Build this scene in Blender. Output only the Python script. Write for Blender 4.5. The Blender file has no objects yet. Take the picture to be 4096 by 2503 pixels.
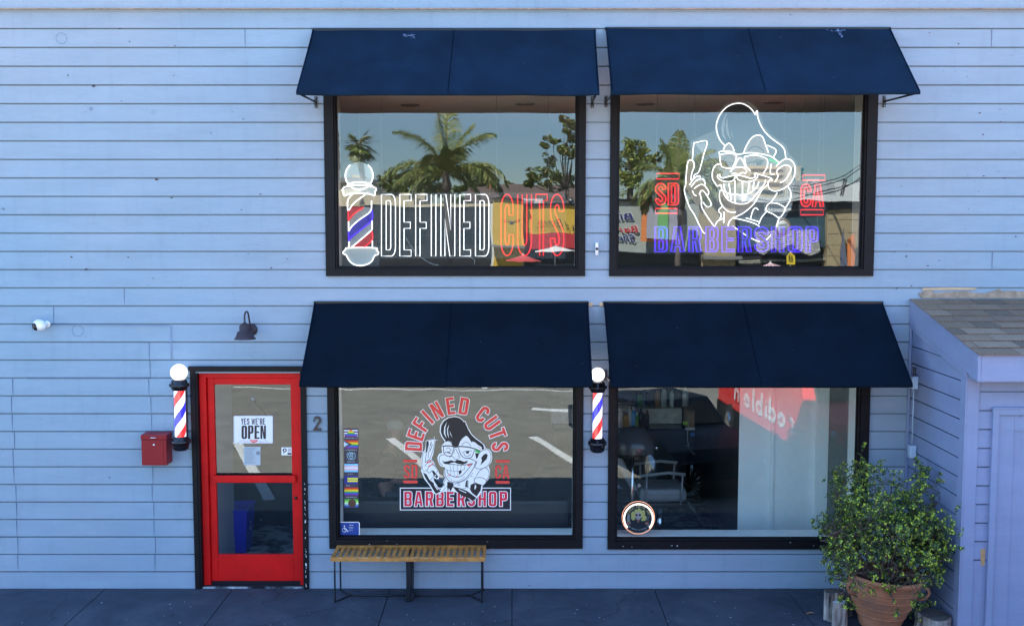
import bpy, math, random
from mathutils import Vector, Matrix
from mathutils.geometry import tessellate_polygon
R = math.radians
random.seed(7)
scn = bpy.context.scene
COL = scn.collection
# ------------------------------------------------------------------ camera, sky, sun, exposure
F = 4256.0; PITCH = R(4.80); CAM = Vector((0.0, -10.6, 3.71))
cd = bpy.data.cameras.new('camera'); cam = bpy.data.objects.new('camera', cd); COL.objects.link(cam)
cam.location = CAM; cam.rotation_euler = (R(90) - PITCH, 0, 0)
cd.sensor_width = 36; cd.lens = 36 * F / 4096; cd.clip_start = .1; cd.clip_end = 2000
scn.camera = cam
SUN_EL, SUN_AZ = R(50.5), R(-32)            # azimuth from +Y towards +X
w = bpy.data.worlds.new('World'); scn.world = w; w.use_nodes = True
nt = w.node_tree; bg = nt.nodes['Background']
sky = nt.nodes.new('ShaderNodeTexSky'); sky.sky_type = 'NISHITA'; sky.sun_disc = False
sky.sun_elevation = SUN_EL; sky.sun_rotation = SUN_AZ; sky.air_density = .85; sky.dust_density = .05; sky.ozone_density = 3.5
tint = nt.nodes.new('ShaderNodeVectorMath'); tint.operation = 'MULTIPLY'; tint.inputs[1].default_value = (.97, 1.0, .97)
wtc = nt.nodes.new('ShaderNodeTexCoord'); wsp = nt.nodes.new('ShaderNodeSeparateXYZ'); wmr = nt.nodes.new('ShaderNodeMapRange'); wvm = nt.nodes.new('ShaderNodeVectorMath'); wvm.operation = 'MULTIPLY'
wmr.inputs[1].default_value = 0; wmr.inputs[2].default_value = .55; wmr.inputs[3].default_value = .36; wmr.inputs[4].default_value = 1.0      # the clear dry sky is deeper low down than the model's
nt.links.new(wtc.outputs['Generated'], wsp.inputs[0]); nt.links.new(wsp.outputs[2], wmr.inputs[0])
nt.links.new(sky.outputs[0], tint.inputs[0]); nt.links.new(tint.outputs[0], wvm.inputs[0]); nt.links.new(wmr.outputs[0], wvm.inputs[1]); nt.links.new(wvm.outputs[0], bg.inputs[0]); bg.inputs[1].default_value = .135
sl = bpy.data.lights.new('sun', 'SUN'); sl.energy = 5.0; sl.angle = R(.5); sl.color = (1, .95, .86)
so = bpy.data.objects.new('sun', sl); COL.objects.link(so)
sd = Vector((math.sin(SUN_AZ) * math.cos(SUN_EL), math.cos(SUN_AZ) * math.cos(SUN_EL), math.sin(SUN_EL)))
so.rotation_euler = sd.to_track_quat('Z', 'Y').to_euler(); so.location = (0, 30, 40)
scn.view_settings.view_transform = 'Standard'; scn.view_settings.look = 'None'
scn.view_settings.exposure = 2.85; scn.view_settings.gamma = 1
scn.cycles.max_bounces = 10; scn.cycles.transparent_max_bounces = 24; scn.cycles.glossy_bounces = 4
scn.cycles.sample_clamp_indirect = 6

# ------------------------------------------------------------------ helpers
def ray(px, py):
    dx = (px - 2048) / F; dy = (1251.5 - py) / F
    return Vector((dx, math.cos(PITCH) + dy * math.sin(PITCH), -math.sin(PITCH) + dy * math.cos(PITCH)))
def at(px, py, Y=0.0):
    d = ray(px, py); return CAM + d * ((Y - CAM.y) / d.y)
def atz(px, py, Z=0.0):
    d = ray(px, py); return CAM + d * ((Z - CAM.z) / d.z)
def rf(px, py, v):                         # a point seen mirrored in the shop glass -> its real place across the street
    p = at(px, py, v); return Vector((p.x, .1 - v, p.z))
def rfz(px, py, Z=-.1):
    p = atz(px, py, Z); return Vector((p.x, .1 - p.y, Z))

MATS = {}
def mat(name, col, rough=.6, metal=0, var=.0, vs=3.0, bump=0, bs=40, emit=None, es=1, spec=.5, alpha=1, stretch=(1, 1, 1), trans=0):
    if name in MATS: return MATS[name]
    m = bpy.data.materials.new(name); m.use_nodes = True; n = m.node_tree; b = n.nodes['Principled BSDF']
    b.inputs['Base Color'].default_value = (*col, 1); b.inputs['Roughness'].default_value = rough
    b.inputs['Metallic'].default_value = metal; b.inputs['Specular IOR Level'].default_value = spec
    b.inputs['Alpha'].default_value = alpha
    if trans: b.inputs['Transmission Weight'].default_value = trans
    if emit: b.inputs['Emission Color'].default_value = (*emit, 1); b.inputs['Emission Strength'].default_value = es
    if var or bump:
        tc = n.nodes.new('ShaderNodeTexCoord'); mp = n.nodes.new('ShaderNodeMapping'); mp.inputs['Scale'].default_value = stretch
        n.links.new(tc.outputs['Object'], mp.inputs[0])
    if var:
        a = n.nodes.new('ShaderNodeTexNoise'); a.inputs['Scale'].default_value = vs; a.inputs['Detail'].default_value = 6; a.inputs['Roughness'].default_value = .65
        n.links.new(mp.outputs[0], a.inputs['Vector'])
        r = n.nodes.new('ShaderNodeMapRange'); r.inputs[1].default_value = .3; r.inputs[2].default_value = .7
        r.inputs[3].default_value = 1 - var; r.inputs[4].default_value = 1 + var
        n.links.new(a.outputs[0], r.inputs[0])
        x = n.nodes.new('ShaderNodeVectorMath'); x.operation = 'MULTIPLY'; x.inputs[0].default_value = col
        n.links.new(r.outputs[0], x.inputs[1]); n.links.new(x.outputs[0], b.inputs['Base Color'])
    if bump:
        a = n.nodes.new('ShaderNodeTexNoise'); a.inputs['Scale'].default_value = bs; a.inputs['Detail'].default_value = 5
        n.links.new(mp.outputs[0], a.inputs['Vector'])
        u = n.nodes.new('ShaderNodeBump'); u.inputs['Strength'].default_value = bump; u.inputs['Distance'].default_value = .02
        n.links.new(a.outputs[0], u.inputs['Height']); n.links.new(u.outputs[0], b.inputs['Normal'])
    MATS[name] = m; return m
def ramp_noise(m, stops, scale=4, stretch=(1, 1, 1), detail=6, dist=0, rough=.6):
    n = m.node_tree; b = n.nodes['Principled BSDF']
    tc = n.nodes.new('ShaderNodeTexCoord'); mp = n.nodes.new('ShaderNodeMapping'); mp.inputs['Scale'].default_value = stretch
    a = n.nodes.new('ShaderNodeTexNoise'); a.inputs['Scale'].default_value = scale; a.inputs['Detail'].default_value = detail
    a.inputs['Distortion'].default_value = dist; a.inputs['Roughness'].default_value = rough
    r = n.nodes.new('ShaderNodeValToRGB'); e = r.color_ramp.elements
    while len(e) < len(stops): e.new(.5)
    for q, (p, c) in zip(e, stops): q.position = p; q.color = (*c, 1)
    n.links.new(tc.outputs['Object'], mp.inputs[0]); n.links.new(mp.outputs[0], a.inputs['Vector'])
    n.links.new(a.outputs[0], r.inputs[0]); n.links.new(r.outputs[0], b.inputs['Base Color']); return m
def glass_mat(name, refl, tint, wave=0, rough=0.0):
    m = bpy.data.materials.new(name); m.use_nodes = True; n = m.node_tree; n.nodes.remove(n.nodes['Principled BSDF'])
    out = n.nodes['Material Output']; t = n.nodes.new('ShaderNodeBsdfTransparent'); t.inputs[0].default_value = (*tint, 1)
    g = n.nodes.new('ShaderNodeBsdfGlossy'); g.inputs['Roughness'].default_value = rough; g.inputs[0].default_value = (.84, .93, 1, 1)
    x = n.nodes.new('ShaderNodeMixShader'); x.inputs[0].default_value = refl
    n.links.new(t.outputs[0], x.inputs[1]); n.links.new(g.outputs[0], x.inputs[2]); n.links.new(x.outputs[0], out.inputs[0])
    if wave:
        tc = n.nodes.new('ShaderNodeTexCoord'); a = n.nodes.new('ShaderNodeTexNoise'); a.inputs['Scale'].default_value = 1.6; a.inputs['Detail'].default_value = 1
        u = n.nodes.new('ShaderNodeBump'); u.inputs['Strength'].default_value = 1; u.inputs['Distance'].default_value = wave
        n.links.new(tc.outputs['Object'], a.inputs['Vector']); n.links.new(a.outputs[0], u.inputs['Height']); n.links.new(u.outputs[0], g.inputs['Normal'])
    return m
def hsl(c, d): return tuple(max(0, x * d) for x in c)

def tag(o, label=None, cat=None, group=None, kind=None):
    if label: o['label'] = label
    if cat: o['category'] = cat
    if group: o['group'] = group
    if kind: o['kind'] = kind
    return o
def thing(name, label, cat, loc=(0, 0, 0), group=None, rz=0):
    o = bpy.data.objects.new(name, None); COL.objects.link(o); o.location = loc; o.rotation_euler = (0, 0, rz); o.empty_display_size = .1
    return tag(o, label, cat, group)
class MB:
    def __init__(s): s.v = []; s.f = []; s.m = []; s.sm = []
    def add(s, v, f, mi=0, sm=False):
        o = len(s.v); s.v += [Vector(p) for p in v]; s.f += [[i + o for i in q] for q in f]; s.m += [mi] * len(f); s.sm += [sm] * len(f); return s
    def box(s, x0, x1, y0, y1, z0, z1, mi=0):
        v = [(x, y, z) for z in (z0, z1) for y in (y0, y1) for x in (x0, x1)]
        return s.add(v, [(0, 2, 3, 1), (4, 5, 7, 6), (0, 1, 5, 4), (2, 6, 7, 3), (0, 4, 6, 2), (1, 3, 7, 5)], mi)
    def quad(s, a, b, c, d, mi=0): return s.add([a, b, c, d], [(0, 1, 2, 3)], mi)
    def tube(s, pts, r, mi=0, n=8, closed=False, sm=True, flat=None):
        pts = [Vector(p) for p in pts]; N = len(pts); rs = r if isinstance(r, (list, tuple)) else [r] * N
        vs = []; prev = None
        for i, p in enumerate(pts):
            a = pts[(i - 1) % N] if (closed or i > 0) else p; b = pts[(i + 1) % N] if (closed or i < N - 1) else p
            t = (b - a)
            t = t.normalized() if t.length > 1e-9 else Vector((0, 0, 1))
            if flat is not None: u = flat.cross(t)
            elif prev is None: u = t.orthogonal()
            else: u = prev - t * prev.dot(t)
            if u.length < 1e-6: u = t.orthogonal()
            u.normalize(); prev = u; w_ = t.cross(u)
            for k in range(n):
                an = 2 * math.pi * k / n; vs.append(p + (u * math.cos(an) + w_ * math.sin(an)) * rs[i])
        fs = []
        for i in range(N if closed else N - 1):
            j = (i + 1) % N
            for k in range(n): fs.append((i * n + k, i * n + (k + 1) % n, j * n + (k + 1) % n, j * n + k))
        if not closed: fs.append(tuple(range(n - 1, -1, -1))); fs.append(tuple((N - 1) * n + k for k in range(n)))
        return s.add(vs, fs, mi, sm)
    def lathe(s, prof, c=(0, 0, 0), n=32, mi=0, M=None, sm=True, mf=None):
        vs = []; c = Vector(c)
        for r, z in prof:
            for k in range(n):
                a = 2 * math.pi * k / n; p = Vector((r * math.cos(a), r * math.sin(a), z)); vs.append(c + (M @ p if M else p))
        fs = [(i * n + k, i * n + (k + 1) % n, (i + 1) * n + (k + 1) % n, (i + 1) * n + k) for i in range(len(prof) - 1) for k in range(n)]
        return s.add(vs, fs, mi, sm)
    def ball(s, c, r, mi=0, n=24, m=14, sc=(1, 1, 1), M=None):
        pr = [(max(1e-4, r * math.sin(math.pi * i / m)), -r * math.cos(math.pi * i / m)) for i in range(m + 1)]
        S = Matrix.Diagonal(sc); return s.lathe(pr, c, n, mi, (M @ S) if M else S)
    def poly(s, loops, fn, mi=0, th=0):          # filled 2D loops (first outer, rest holes) mapped by fn(u,v,w)
        L = [[Vector((p[0], p[1], 0)) for p in l] for l in loops]; fl = [p for l in L for p in l]; n = len(fl)
        tr = [list(t) for t in tessellate_polygon(L)]
        s.add([fn(p.x, p.y, 0) for p in fl], tr, mi)
        if th:
            s.add([fn(p.x, p.y, th) for p in fl], tr, mi)
            for l in L:
                k = len(l); s.add([fn(p.x, p.y, 0) for p in l] + [fn(p.x, p.y, th) for p in l], [(i, (i + 1) % k, k + (i + 1) % k, k + i) for i in range(k)], mi)
        return s
    def ribbon(s, pts, wd, fn, closed=False, mi=0):
        P = []
        for p in pts:
            q = Vector((p[0], p[1]))
            if not P or (q - P[-1]).length > 1e-6: P.append(q)
        if closed and (P[0] - P[-1]).length < 1e-6: P.pop()
        N = len(P); V = []
        for i, p in enumerate(P):
            a = P[i - 1] if (closed or i) else p; b = P[(i + 1) % N] if (closed or i < N - 1) else p
            d1 = (p - a) if (p - a).length > 1e-9 else (b - p); d2 = (b - p) if (b - p).length > 1e-9 else d1
            n1 = Vector((-d1.y, d1.x)).normalized(); n2 = Vector((-d2.y, d2.x)).normalized(); nn = n1 + n2; nn = nn.normalized() if nn.length > 1e-6 else n1
            k = wd / 2 / max(.4, nn.dot(n1)); V += [fn(*(p + nn * k), 0), fn(*(p - nn * k), 0)]
        return s.add(V, [(2 * i, 2 * i + 1, 2 * ((i + 1) % N) + 1, 2 * ((i + 1) % N)) for i in range(N if closed else N - 1)], mi)
    def build(s, name, mats, parent=None, bevel=0, solid=0):
        me = bpy.data.meshes.new(name)
        off = parent.matrix_basis.inverted() if False else None
        o = bpy.data.objects.new(name, me); COL.objects.link(o)
        vs = s.v
        base = Vector((0, 0, 0))
        if parent is not None:
            p = parent
            while p is not None: base += p.location; p = p.parent
        me.from_pydata([tuple(v - base) for v in vs], [], s.f)
        if not isinstance(mats, (list, tuple)): mats = [mats]
        for m in mats: me.materials.append(m)
        me.polygons.foreach_set('material_index', s.m); me.polygons.foreach_set('use_smooth', s.sm); me.update()
        if parent is not None: o.parent = parent
        if bevel:
            b = o.modifiers.new('bevel', 'BEVEL'); b.width = bevel; b.segments = 2; b.limit_method = 'ANGLE'; b.harden_normals = False
        if solid:
            b = o.modifiers.new('solid', 'SOLIDIFY'); b.thickness = solid
        return o
def copy_thing(o, delta, label=None):
    c = o.copy(); COL.objects.link(c); c.location = o.location + Vector(delta)
    if label: c['label'] = label
    for ch in list(o.children):
        d = ch.copy(); COL.objects.link(d); d.parent = c
        for g in list(ch.children):
            e = g.copy(); COL.objects.link(e); e.parent = d
    return c
def arc(cx, cy, r, a0, a1, n=7, ry=None):
    ry = ry or r
    return [(cx + r * math.cos(R(a0 + (a1 - a0) * i / n)), cy + ry * math.sin(R(a0 + (a1 - a0) * i / n))) for i in range(n + 1)]
def stroke(pts, w_):
    pts = [Vector((p[0], p[1])) for p in pts]; A = []; B = []
    for i, p in enumerate(pts):
        a = pts[max(0, i - 1)]; b = pts[min(len(pts) - 1, i + 1)]
        d1 = (p - a); d2 = (b - p)
        if d1.length < 1e-9: d1 = d2
        if d2.length < 1e-9: d2 = d1
        n1 = Vector((-d1.y, d1.x)).normalized(); n2 = Vector((-d2.y, d2.x)).normalized(); n_ = (n1 + n2)
        n_ = n_.normalized() if n_.length > 1e-6 else n1
        k = 1 / max(.5, n_.dot(n1)); A.append(p + n_ * w_ / 2 * k); B.append(p - n_ * w_ / 2 * k)
    return [(q.x, q.y) for q in A + B[::-1]]
def smooth2(pts, closed=False, n=4):           # Catmull-Rom
    P = [Vector((*p[:2], p[2] if len(p) > 2 else 0)) for p in pts]; N = len(P); out = []
    for i in range(N if closed else N - 1):
        g = (lambda k: P[k % N]) if closed else (lambda k: P[max(0, min(N - 1, k))])
        a, b, c, d = g(i - 1), g(i), g(i + 1), g(i + 2)
        for j in range(n):
            t = j / n; out.append(.5 * ((2 * b) + (c - a) * t + (2 * a - 5 * b + 4 * c - d) * t * t + (3 * b - a - 3 * c + d) * t ** 3))
    if not closed: out.append(P[-1])
    return [tuple(p) for p in out]
# condensed block lettering, unit height
def glyph(ch, w=.44, s=.14, b=.115):
    r = .15; ri = .05; q = (w - s) / 2
    def rr(x0, y0, x1, y1, rb, rt): return [(x0, y0)] + arc(x1 - rb, y0 + rb, rb, -90, 0, 5) + arc(x1 - rt, y1 - rt, rt, 0, 90, 5) + [(x0, y1)]
    if ch == 'D': return [[rr(0, 0, w, 1, r, r), rr(s, b, w - s, 1 - b, ri, ri)]], w
    if ch == 'O': return [[arc(r, r, r, 180, 270, 5) + arc(w - r, r, r, 270, 360, 5) + arc(w - r, 1 - r, r, 0, 90, 5) + arc(r, 1 - r, r, 90, 180, 5),
                           arc(s + ri, b + ri, ri, 180, 270, 4) + arc(w - s - ri, b + ri, ri, 270, 360, 4) + arc(w - s - ri, 1 - b - ri, ri, 0, 90, 4) + arc(s + ri, 1 - b - ri, ri, 90, 180, 4)]], w
    if ch == 'E': x = w * .9; return [[[(0, 0), (x, 0), (x, b), (s, b), (s, .5 - b / 2), (x * .93, .5 - b / 2), (x * .93, .5 + b / 2), (s, .5 + b / 2), (s, 1 - b), (x, 1 - b), (x, 1), (0, 1)]]], x
    if ch == 'F': x = w * .88; return [[[(0, 0), (s, 0), (s, .5 - b / 2), (x * .93, .5 - b / 2), (x * .93, .5 + b / 2), (s, .5 + b / 2), (s, 1 - b), (x, 1 - b), (x, 1), (0, 1)]]], x
    if ch == 'L': x = w * .88; return [[[(0, 0), (x, 0), (x, b), (s, b), (s, 1), (0, 1)]]], x
    if ch == 'I': return [[[(0, 0), (s, 0), (s, 1), (0, 1)]]], s
    if ch == 'N': return [[[(0, 0), (s * .85, 0), (s * .85, .60), (w - s * 1.05, 0), (w, 0), (w, 1), (w - s * .85, 1), (w - s * .85, .42), (s * 1.05, 1), (0, 1)]]], w
    if ch == 'T': return [[[(w / 2 - s / 2, 0), (w / 2 + s / 2, 0), (w / 2 + s / 2, 1 - b), (w, 1 - b), (w, 1), (0, 1), (0, 1 - b), (w / 2 - s / 2, 1 - b)]]], w
    if ch == 'H': return [[[(0, 0), (s, 0), (s, .5 - b / 2), (w - s, .5 - b / 2), (w - s, 0), (w, 0), (w, 1), (w - s, 1), (w - s, .5 + b / 2), (s, .5 + b / 2), (s, 1), (0, 1)]]], w
    if ch == 'A': x = w * 1.08; t = s * .95; return [[[(0, 0), (t, 0), (t + .02, .2), (x - t - .02, .2), (x - t, 0), (x, 0), (x / 2 + t * .72, 1), (x / 2 - t * .72, 1)], [(t + .035, .2 + b), (x - t - .035, .2 + b), (x / 2, .8)]]], x
    if ch == 'P': return [[[(0, 0), (s, 0), (s, .4)] + arc(w - r, .4 + r, r, -90, 0, 5) + arc(w - r, 1 - r, r, 0, 90, 5) + [(0, 1)], rr(s, .4 + b, w - s, 1 - b, ri, ri)]], w
    if ch == 'R': return [[[(0, 0), (s, 0), (s, .42), (w * .5, .42), (w - s, 0), (w + .01, 0), (w * .83, .46)] + arc(w - r, .46 + r, r, -60, 0, 4) + arc(w - r, 1 - r, r, 0, 90, 5) + [(0, 1)], rr(s, .42 + b, w - s, 1 - b, ri, ri)]], w
    if ch == 'B': return [[[(0, 0)] + arc(w - r, r, r, -90, 0, 5) + [(w, .40), (w * .93, .5), (w, .6)] + arc(w - r, 1 - r, r, 0, 90, 5) + [(0, 1)], rr(s, b, w - s, .5 - b / 2, ri, ri), rr(s, .5 + b / 2, w - s, 1 - b, ri, ri)]], w
    if ch == 'U': return [[stroke([(s / 2, 1)] + arc(w / 2, s / 2 + q, q, 180, 360, 10) + [(w - s / 2, 1)], s)]], w
    if ch == 'C': return [[stroke([(w - s / 2, .66)] + arc(w / 2, 1 - s / 2 - q, q, 0, 180, 10) + arc(w / 2, s / 2 + q, q, 180, 360, 10) + [(w - s / 2, .34)], s)]], w
    if ch == 'S': return [[stroke([(w - s / 2, .72)] + arc(w / 2, 1 - s / 2 - q, q, 0, 180, 10) + [(s / 2 + .01, .66), (w - s / 2 - .01, .36)] + arc(w / 2, s / 2 + q, q, 0, -180, 10) + [(s / 2, .28)], s)]], w
    if ch == 'Y': return [[[(w / 2 - s / 2, 0), (w / 2 + s / 2, 0), (w / 2 + s / 2, .42), (w, 1), (w - s, 1), (w / 2, .62), (s, 1), (0, 1), (w / 2 - s / 2, .42)]]], w
    if ch == 'W': x = w * 1.45; t = s * .8; return [[[(x * .2, 0), (x * .38, 0), (x * .5, .5), (x * .62, 0), (x * .8, 0), (x, 1), (x - t, 1), (x * .72, .32), (x * .56, .95), (x * .44, .95), (x * .28, .32), (t, 1), (0, 1)]]], x
    if ch == 'K': return [[[(0, 0), (s, 0), (s, .34), (w * .45, .46), (w - s, 0), (w, 0), (w * .6, .56), (w, 1), (w - s, 1), (s, .58), (s, 1), (0, 1)]]], w
    if ch == 'X': return [[[(0, 0), (s, 0), (w / 2, .36), (w - s, 0), (w, 0), (w * .64, .5), (w, 1), (w - s, 1), (w / 2, .64), (s, 1), (0, 1), (w * .36, .5)]]], w
    if ch == "'": return [[[(0, .75), (s * .6, .75), (s, 1), (0, 1)]]], s
    if ch == '2': return [[stroke([(s / 2, .74)] + arc(w / 2, 1 - s / 2 - q, q, 180, 0, 10) + [(w - s / 2, .66), (s * .62, s / 2), (w, s / 2)], s)]], w
    return [], w * .6
def word(txt, gap=.1, **k):
    x = 0; out = []
    for ch in txt:
        if ch == ' ': x += .26; continue
        g, w_ = glyph(ch, **k)
        for loops in g: out.append([[(x + p[0], p[1]) for p in l] for l in loops])
        x += w_ + gap
    return out, x - gap
def builtin(txt, shear=0, offset=0, res=3):    # loops of Blender's own font as triangles in 2D, unit cap height
    c = bpy.data.curves.new('t', 'FONT'); c.body = txt; c.fill_mode = 'FRONT'; c.resolution_u = res; c.shear = shear; c.offset = offset
    o = bpy.data.objects.new('t', c); me = o.to_mesh()
    v = [(p.co.x / .7, p.co.y / .7) for p in me.vertices]; f = [list(p.vertices) for p in me.polygons]
    o.to_mesh_clear(); bpy.data.objects.remove(o); bpy.data.curves.remove(c); return v, f
def put_text(mb, txt, fn, h, mi=0, align='l', shear=0, sx=1, offset=0, ww=0):
    v, f = builtin(txt, shear, offset)
    if not v: return
    xs = [p[0] for p in v]; W = max(xs)
    if ww: sx = ww / (W * h)
    x0 = {'l': 0, 'c': -W / 2, 'r': -W}[align]
    mb.add([fn((p[0] + x0) * h * sx, p[1] * h, 0) for p in v], f, mi)
def XZ(x0, z0, Y): return lambda u, v, w_=0: Vector((x0 + u, Y + w_, z0 + v))        # facing the camera (-Y)
def XZr(x0, z0, Y): return lambda u, v, w_=0: Vector((x0 - u, Y - w_, z0 + v))      # facing the shop (+Y)

# ------------------------------------------------------------------ materials
def wall_paint(nm='blue_siding_paint', ca=None, cb=None):
    m = mat(nm, (.36, .47, .66), .62, bump=.12, bs=60, stretch=(.3, 1, 1)); n = m.node_tree; b = n.nodes['Principled BSDF']
    tc = n.nodes.new('ShaderNodeTexCoord')
    big = n.nodes.new('ShaderNodeTexNoise'); big.inputs['Scale'].default_value = .22; big.inputs['Detail'].default_value = 3
    r = n.nodes.new('ShaderNodeValToRGB'); e = r.color_ramp.elements
    e[0].position = .35; e[0].color = (.232, .335, .435, 1); e[1].position = .65; e[1].color = (.315, .36, .43, 1)
    if ca: e[0].color = (*ca, 1); e[1].color = (*cb, 1)
    fine = n.nodes.new('ShaderNodeTexNoise'); fine.inputs['Scale'].default_value = 2.2; fine.inputs['Detail'].default_value = 9; fine.inputs['Roughness'].default_value = .7
    mp = n.nodes.new('ShaderNodeMapping'); mp.inputs['Scale'].default_value = (.5, 1, 2.2)
    mr = n.nodes.new('ShaderNodeMapRange'); mr.inputs[1].default_value = .3; mr.inputs[2].default_value = .7; mr.inputs[3].default_value = .91; mr.inputs[4].default_value = 1.07
    vm = n.nodes.new('ShaderNodeVectorMath'); vm.operation = 'MULTIPLY'
    n.links.new(tc.outputs['Object'], big.inputs['Vector']); n.links.new(big.outputs[0], r.inputs[0])
    n.links.new(tc.outputs['Object'], mp.inputs[0]); n.links.new(mp.outputs[0], fine.inputs['Vector']); n.links.new(fine.outputs[0], mr.inputs[0])
    n.links.new(r.outputs[0], vm.inputs[0]); n.links.new(mr.outputs[0], vm.inputs[1])
    # sparse dark scuffs
    sc = n.nodes.new('ShaderNodeTexNoise'); sc.inputs['Scale'].default_value = 9; sc.inputs['Detail'].default_value = 3
    sr = n.nodes.new('ShaderNodeMapRange'); sr.inputs[1].default_value = .745; sr.inputs[2].default_value = .77; sr.inputs[3].default_value = 1; sr.inputs[4].default_value = .55
    n.links.new(tc.outputs['Object'], sc.inputs['Vector']); n.links.new(sc.outputs[0], sr.inputs[0])
    v2 = n.nodes.new('ShaderNodeVectorMath'); v2.operation = 'MULTIPLY'; n.links.new(vm.outputs[0], v2.inputs[0]); n.links.new(sr.outputs[0], v2.inputs[1])
    st = n.nodes.new('ShaderNodeTexNoise'); st.inputs['Scale'].default_value = 3.0; st.inputs['Detail'].default_value = 7; st.inputs['Roughness'].default_value = .7
    m3 = n.nodes.new('ShaderNodeMapping'); m3.inputs['Scale'].default_value = (3.5, 1, .5); n.links.new(tc.outputs['Object'], m3.inputs[0]); n.links.new(m3.outputs[0], st.inputs['Vector'])
    s3 = n.nodes.new('ShaderNodeMapRange'); s3.inputs[1].default_value = .52; s3.inputs[2].default_value = .74; s3.inputs[3].default_value = 1; s3.inputs[4].default_value = .92; n.links.new(st.outputs[0], s3.inputs[0])
    v3 = n.nodes.new('ShaderNodeVectorMath'); v3.operation = 'MULTIPLY'; n.links.new(v2.outputs[0], v3.inputs[0]); n.links.new(s3.outputs[0], v3.inputs[1])
    n.links.new(v3.outputs[0], b.inputs['Base Color']); b.inputs['Specular IOR Level'].default_value = .3; return m
WALL = wall_paint(); SHEDP = wall_paint('lavender_shed_paint', (.215, .275, .43), (.27, .295, .44))
WALLD = mat('siding_gap_dark', (.10, .15, .26), .8)
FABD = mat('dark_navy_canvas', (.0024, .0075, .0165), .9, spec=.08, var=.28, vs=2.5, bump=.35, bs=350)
NAVY = mat('dark_trim_paint', (.0065, .006, .008), .55, spec=.2, var=.25, vs=8, bump=.15, bs=50)
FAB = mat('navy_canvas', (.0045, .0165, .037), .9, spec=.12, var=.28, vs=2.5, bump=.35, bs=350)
BLACKM = mat('black_metal', (.012, .012, .015), .35, metal=.3)
RED = mat('red_door_paint', (.62, .004, .005), .5, spec=.25, var=.16, vs=3, bump=.06, bs=30)
GLS = glass_mat('shop_glass', .108, (.90, .95, .93), .0011)
GLS2 = glass_mat('door_glass', .105, (.88, .93, .93), .0006)
WHITE = mat('white_paint', (.9, .92, .92), .5, var=.06, vs=6)
VWHITE = mat('white_vinyl', (.92, .92, .88), .5)
VBLACK = mat('black_vinyl', (.012, .010, .014), .5)
VRED = mat('red_vinyl', (.85, .06, .045), .5)
VRED2 = mat('crimson_vinyl', (.75, .02, .06), .5)
VGREEN = mat('green_vinyl', (.05, .6, .12), .5)
CHROME = mat('chrome', (.7, .7, .72), .15, metal=1)
# ------------------------------------------------------------------ setting: ground
def ground_mat():
    m = mat('asphalt', (.17, .16, .14), .9, bump=.4, bs=60); n = m.node_tree
    ramp_noise(m, [(.30, (.08, .073, .06)), (.42, (.165, .152, .122)), (.58, (.205, .19, .15)), (.74, (.29, .27, .22))], 1.6, (1.0, .9, 1), 14, .5, .8); return m
ASPH = ground_mat()
mb = MB(); mb.quad((-260, 40, -.1), (260, 40, -.1), (260, -420, -.1), (-260, -420, -.1)); tag(mb.build('parking_lot_and_road', ASPH), kind='structure')
CONC = mat('sidewalk_concrete', (.085, .09, .11), .85, bump=.35, bs=90)
ramp_noise(CONC, [(.28, (.024, .033, .047)), (.5, (.043, .054, .075)), (.72, (.075, .086, .108))], 1.4, (1, 1, 1), 12, .4, .72)
def crack_mat():
    n = CONC.node_tree; b = n.nodes['Principled BSDF']; src = b.inputs['Base Color'].links[0].from_socket; tc = n.nodes.new('ShaderNodeTexCoord'); v = n.nodes.new('ShaderNodeTexVoronoi'); v.feature = 'DISTANCE_TO_EDGE'; v.inputs['Scale'].default_value = .55
    nz = n.nodes.new('ShaderNodeTexNoise'); nz.inputs['Scale'].default_value = 4; nz.inputs['Detail'].default_value = 6; ad = n.nodes.new('ShaderNodeVectorMath'); ad.operation = 'MULTIPLY_ADD'; ad.inputs[1].default_value = (.35, .35, .0)
    n.links.new(tc.outputs['Object'], nz.inputs['Vector']); n.links.new(nz.outputs['Color'], ad.inputs[0]); n.links.new(tc.outputs['Object'], ad.inputs[2]); n.links.new(ad.outputs[0], v.inputs['Vector'])
    r1 = n.nodes.new('ShaderNodeMapRange'); r1.inputs[1].default_value = .002; r1.inputs[2].default_value = .006; r1.inputs[3].default_value = .72; r1.inputs[4].default_value = 1; n.links.new(v.outputs['Distance'], r1.inputs[0])
    v2 = n.nodes.new('ShaderNodeTexVoronoi'); v2.inputs['Scale'].default_value = 3.2; r2 = n.nodes.new('ShaderNodeMapRange'); r2.inputs[1].default_value = .055; r2.inputs[2].default_value = .075; r2.inputs[3].default_value = .55; r2.inputs[4].default_value = 1; n.links.new(tc.outputs['Object'], v2.inputs['Vector']); n.links.new(v2.outputs['Distance'], r2.inputs[0])
    m1 = n.nodes.new('ShaderNodeMath'); m1.operation = 'MULTIPLY'; n.links.new(r1.outputs[0], m1.inputs[0]); n.links.new(r2.outputs[0], m1.inputs[1]); vm = n.nodes.new('ShaderNodeVectorMath'); vm.operation = 'MULTIPLY'; n.links.new(src, vm.inputs[0]); n.links.new(m1.outputs[0], vm.inputs[1]); n.links.new(vm.outputs[0], b.inputs['Base Color']); b.inputs['Specular IOR Level'].default_value = .25
crack_mat()
mb = MB(); xs = [-10.5, -7.05, -5.6, -4.15, -2.85, -1.24, 0.0, 1.45, 2.8, 4.2, 5.6, 7, 8.4, 11]
for i in range(len(xs) - 1):
    for (ya, yb) in ((-.004, -1.40), (-1.406, -2.75)):
        g = .004; z = random.uniform(-.003, .003) if yb < -1.41 else 0
        mb.box(xs[i] + g, xs[i + 1] - g, yb, ya, -.16, z)
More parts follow.
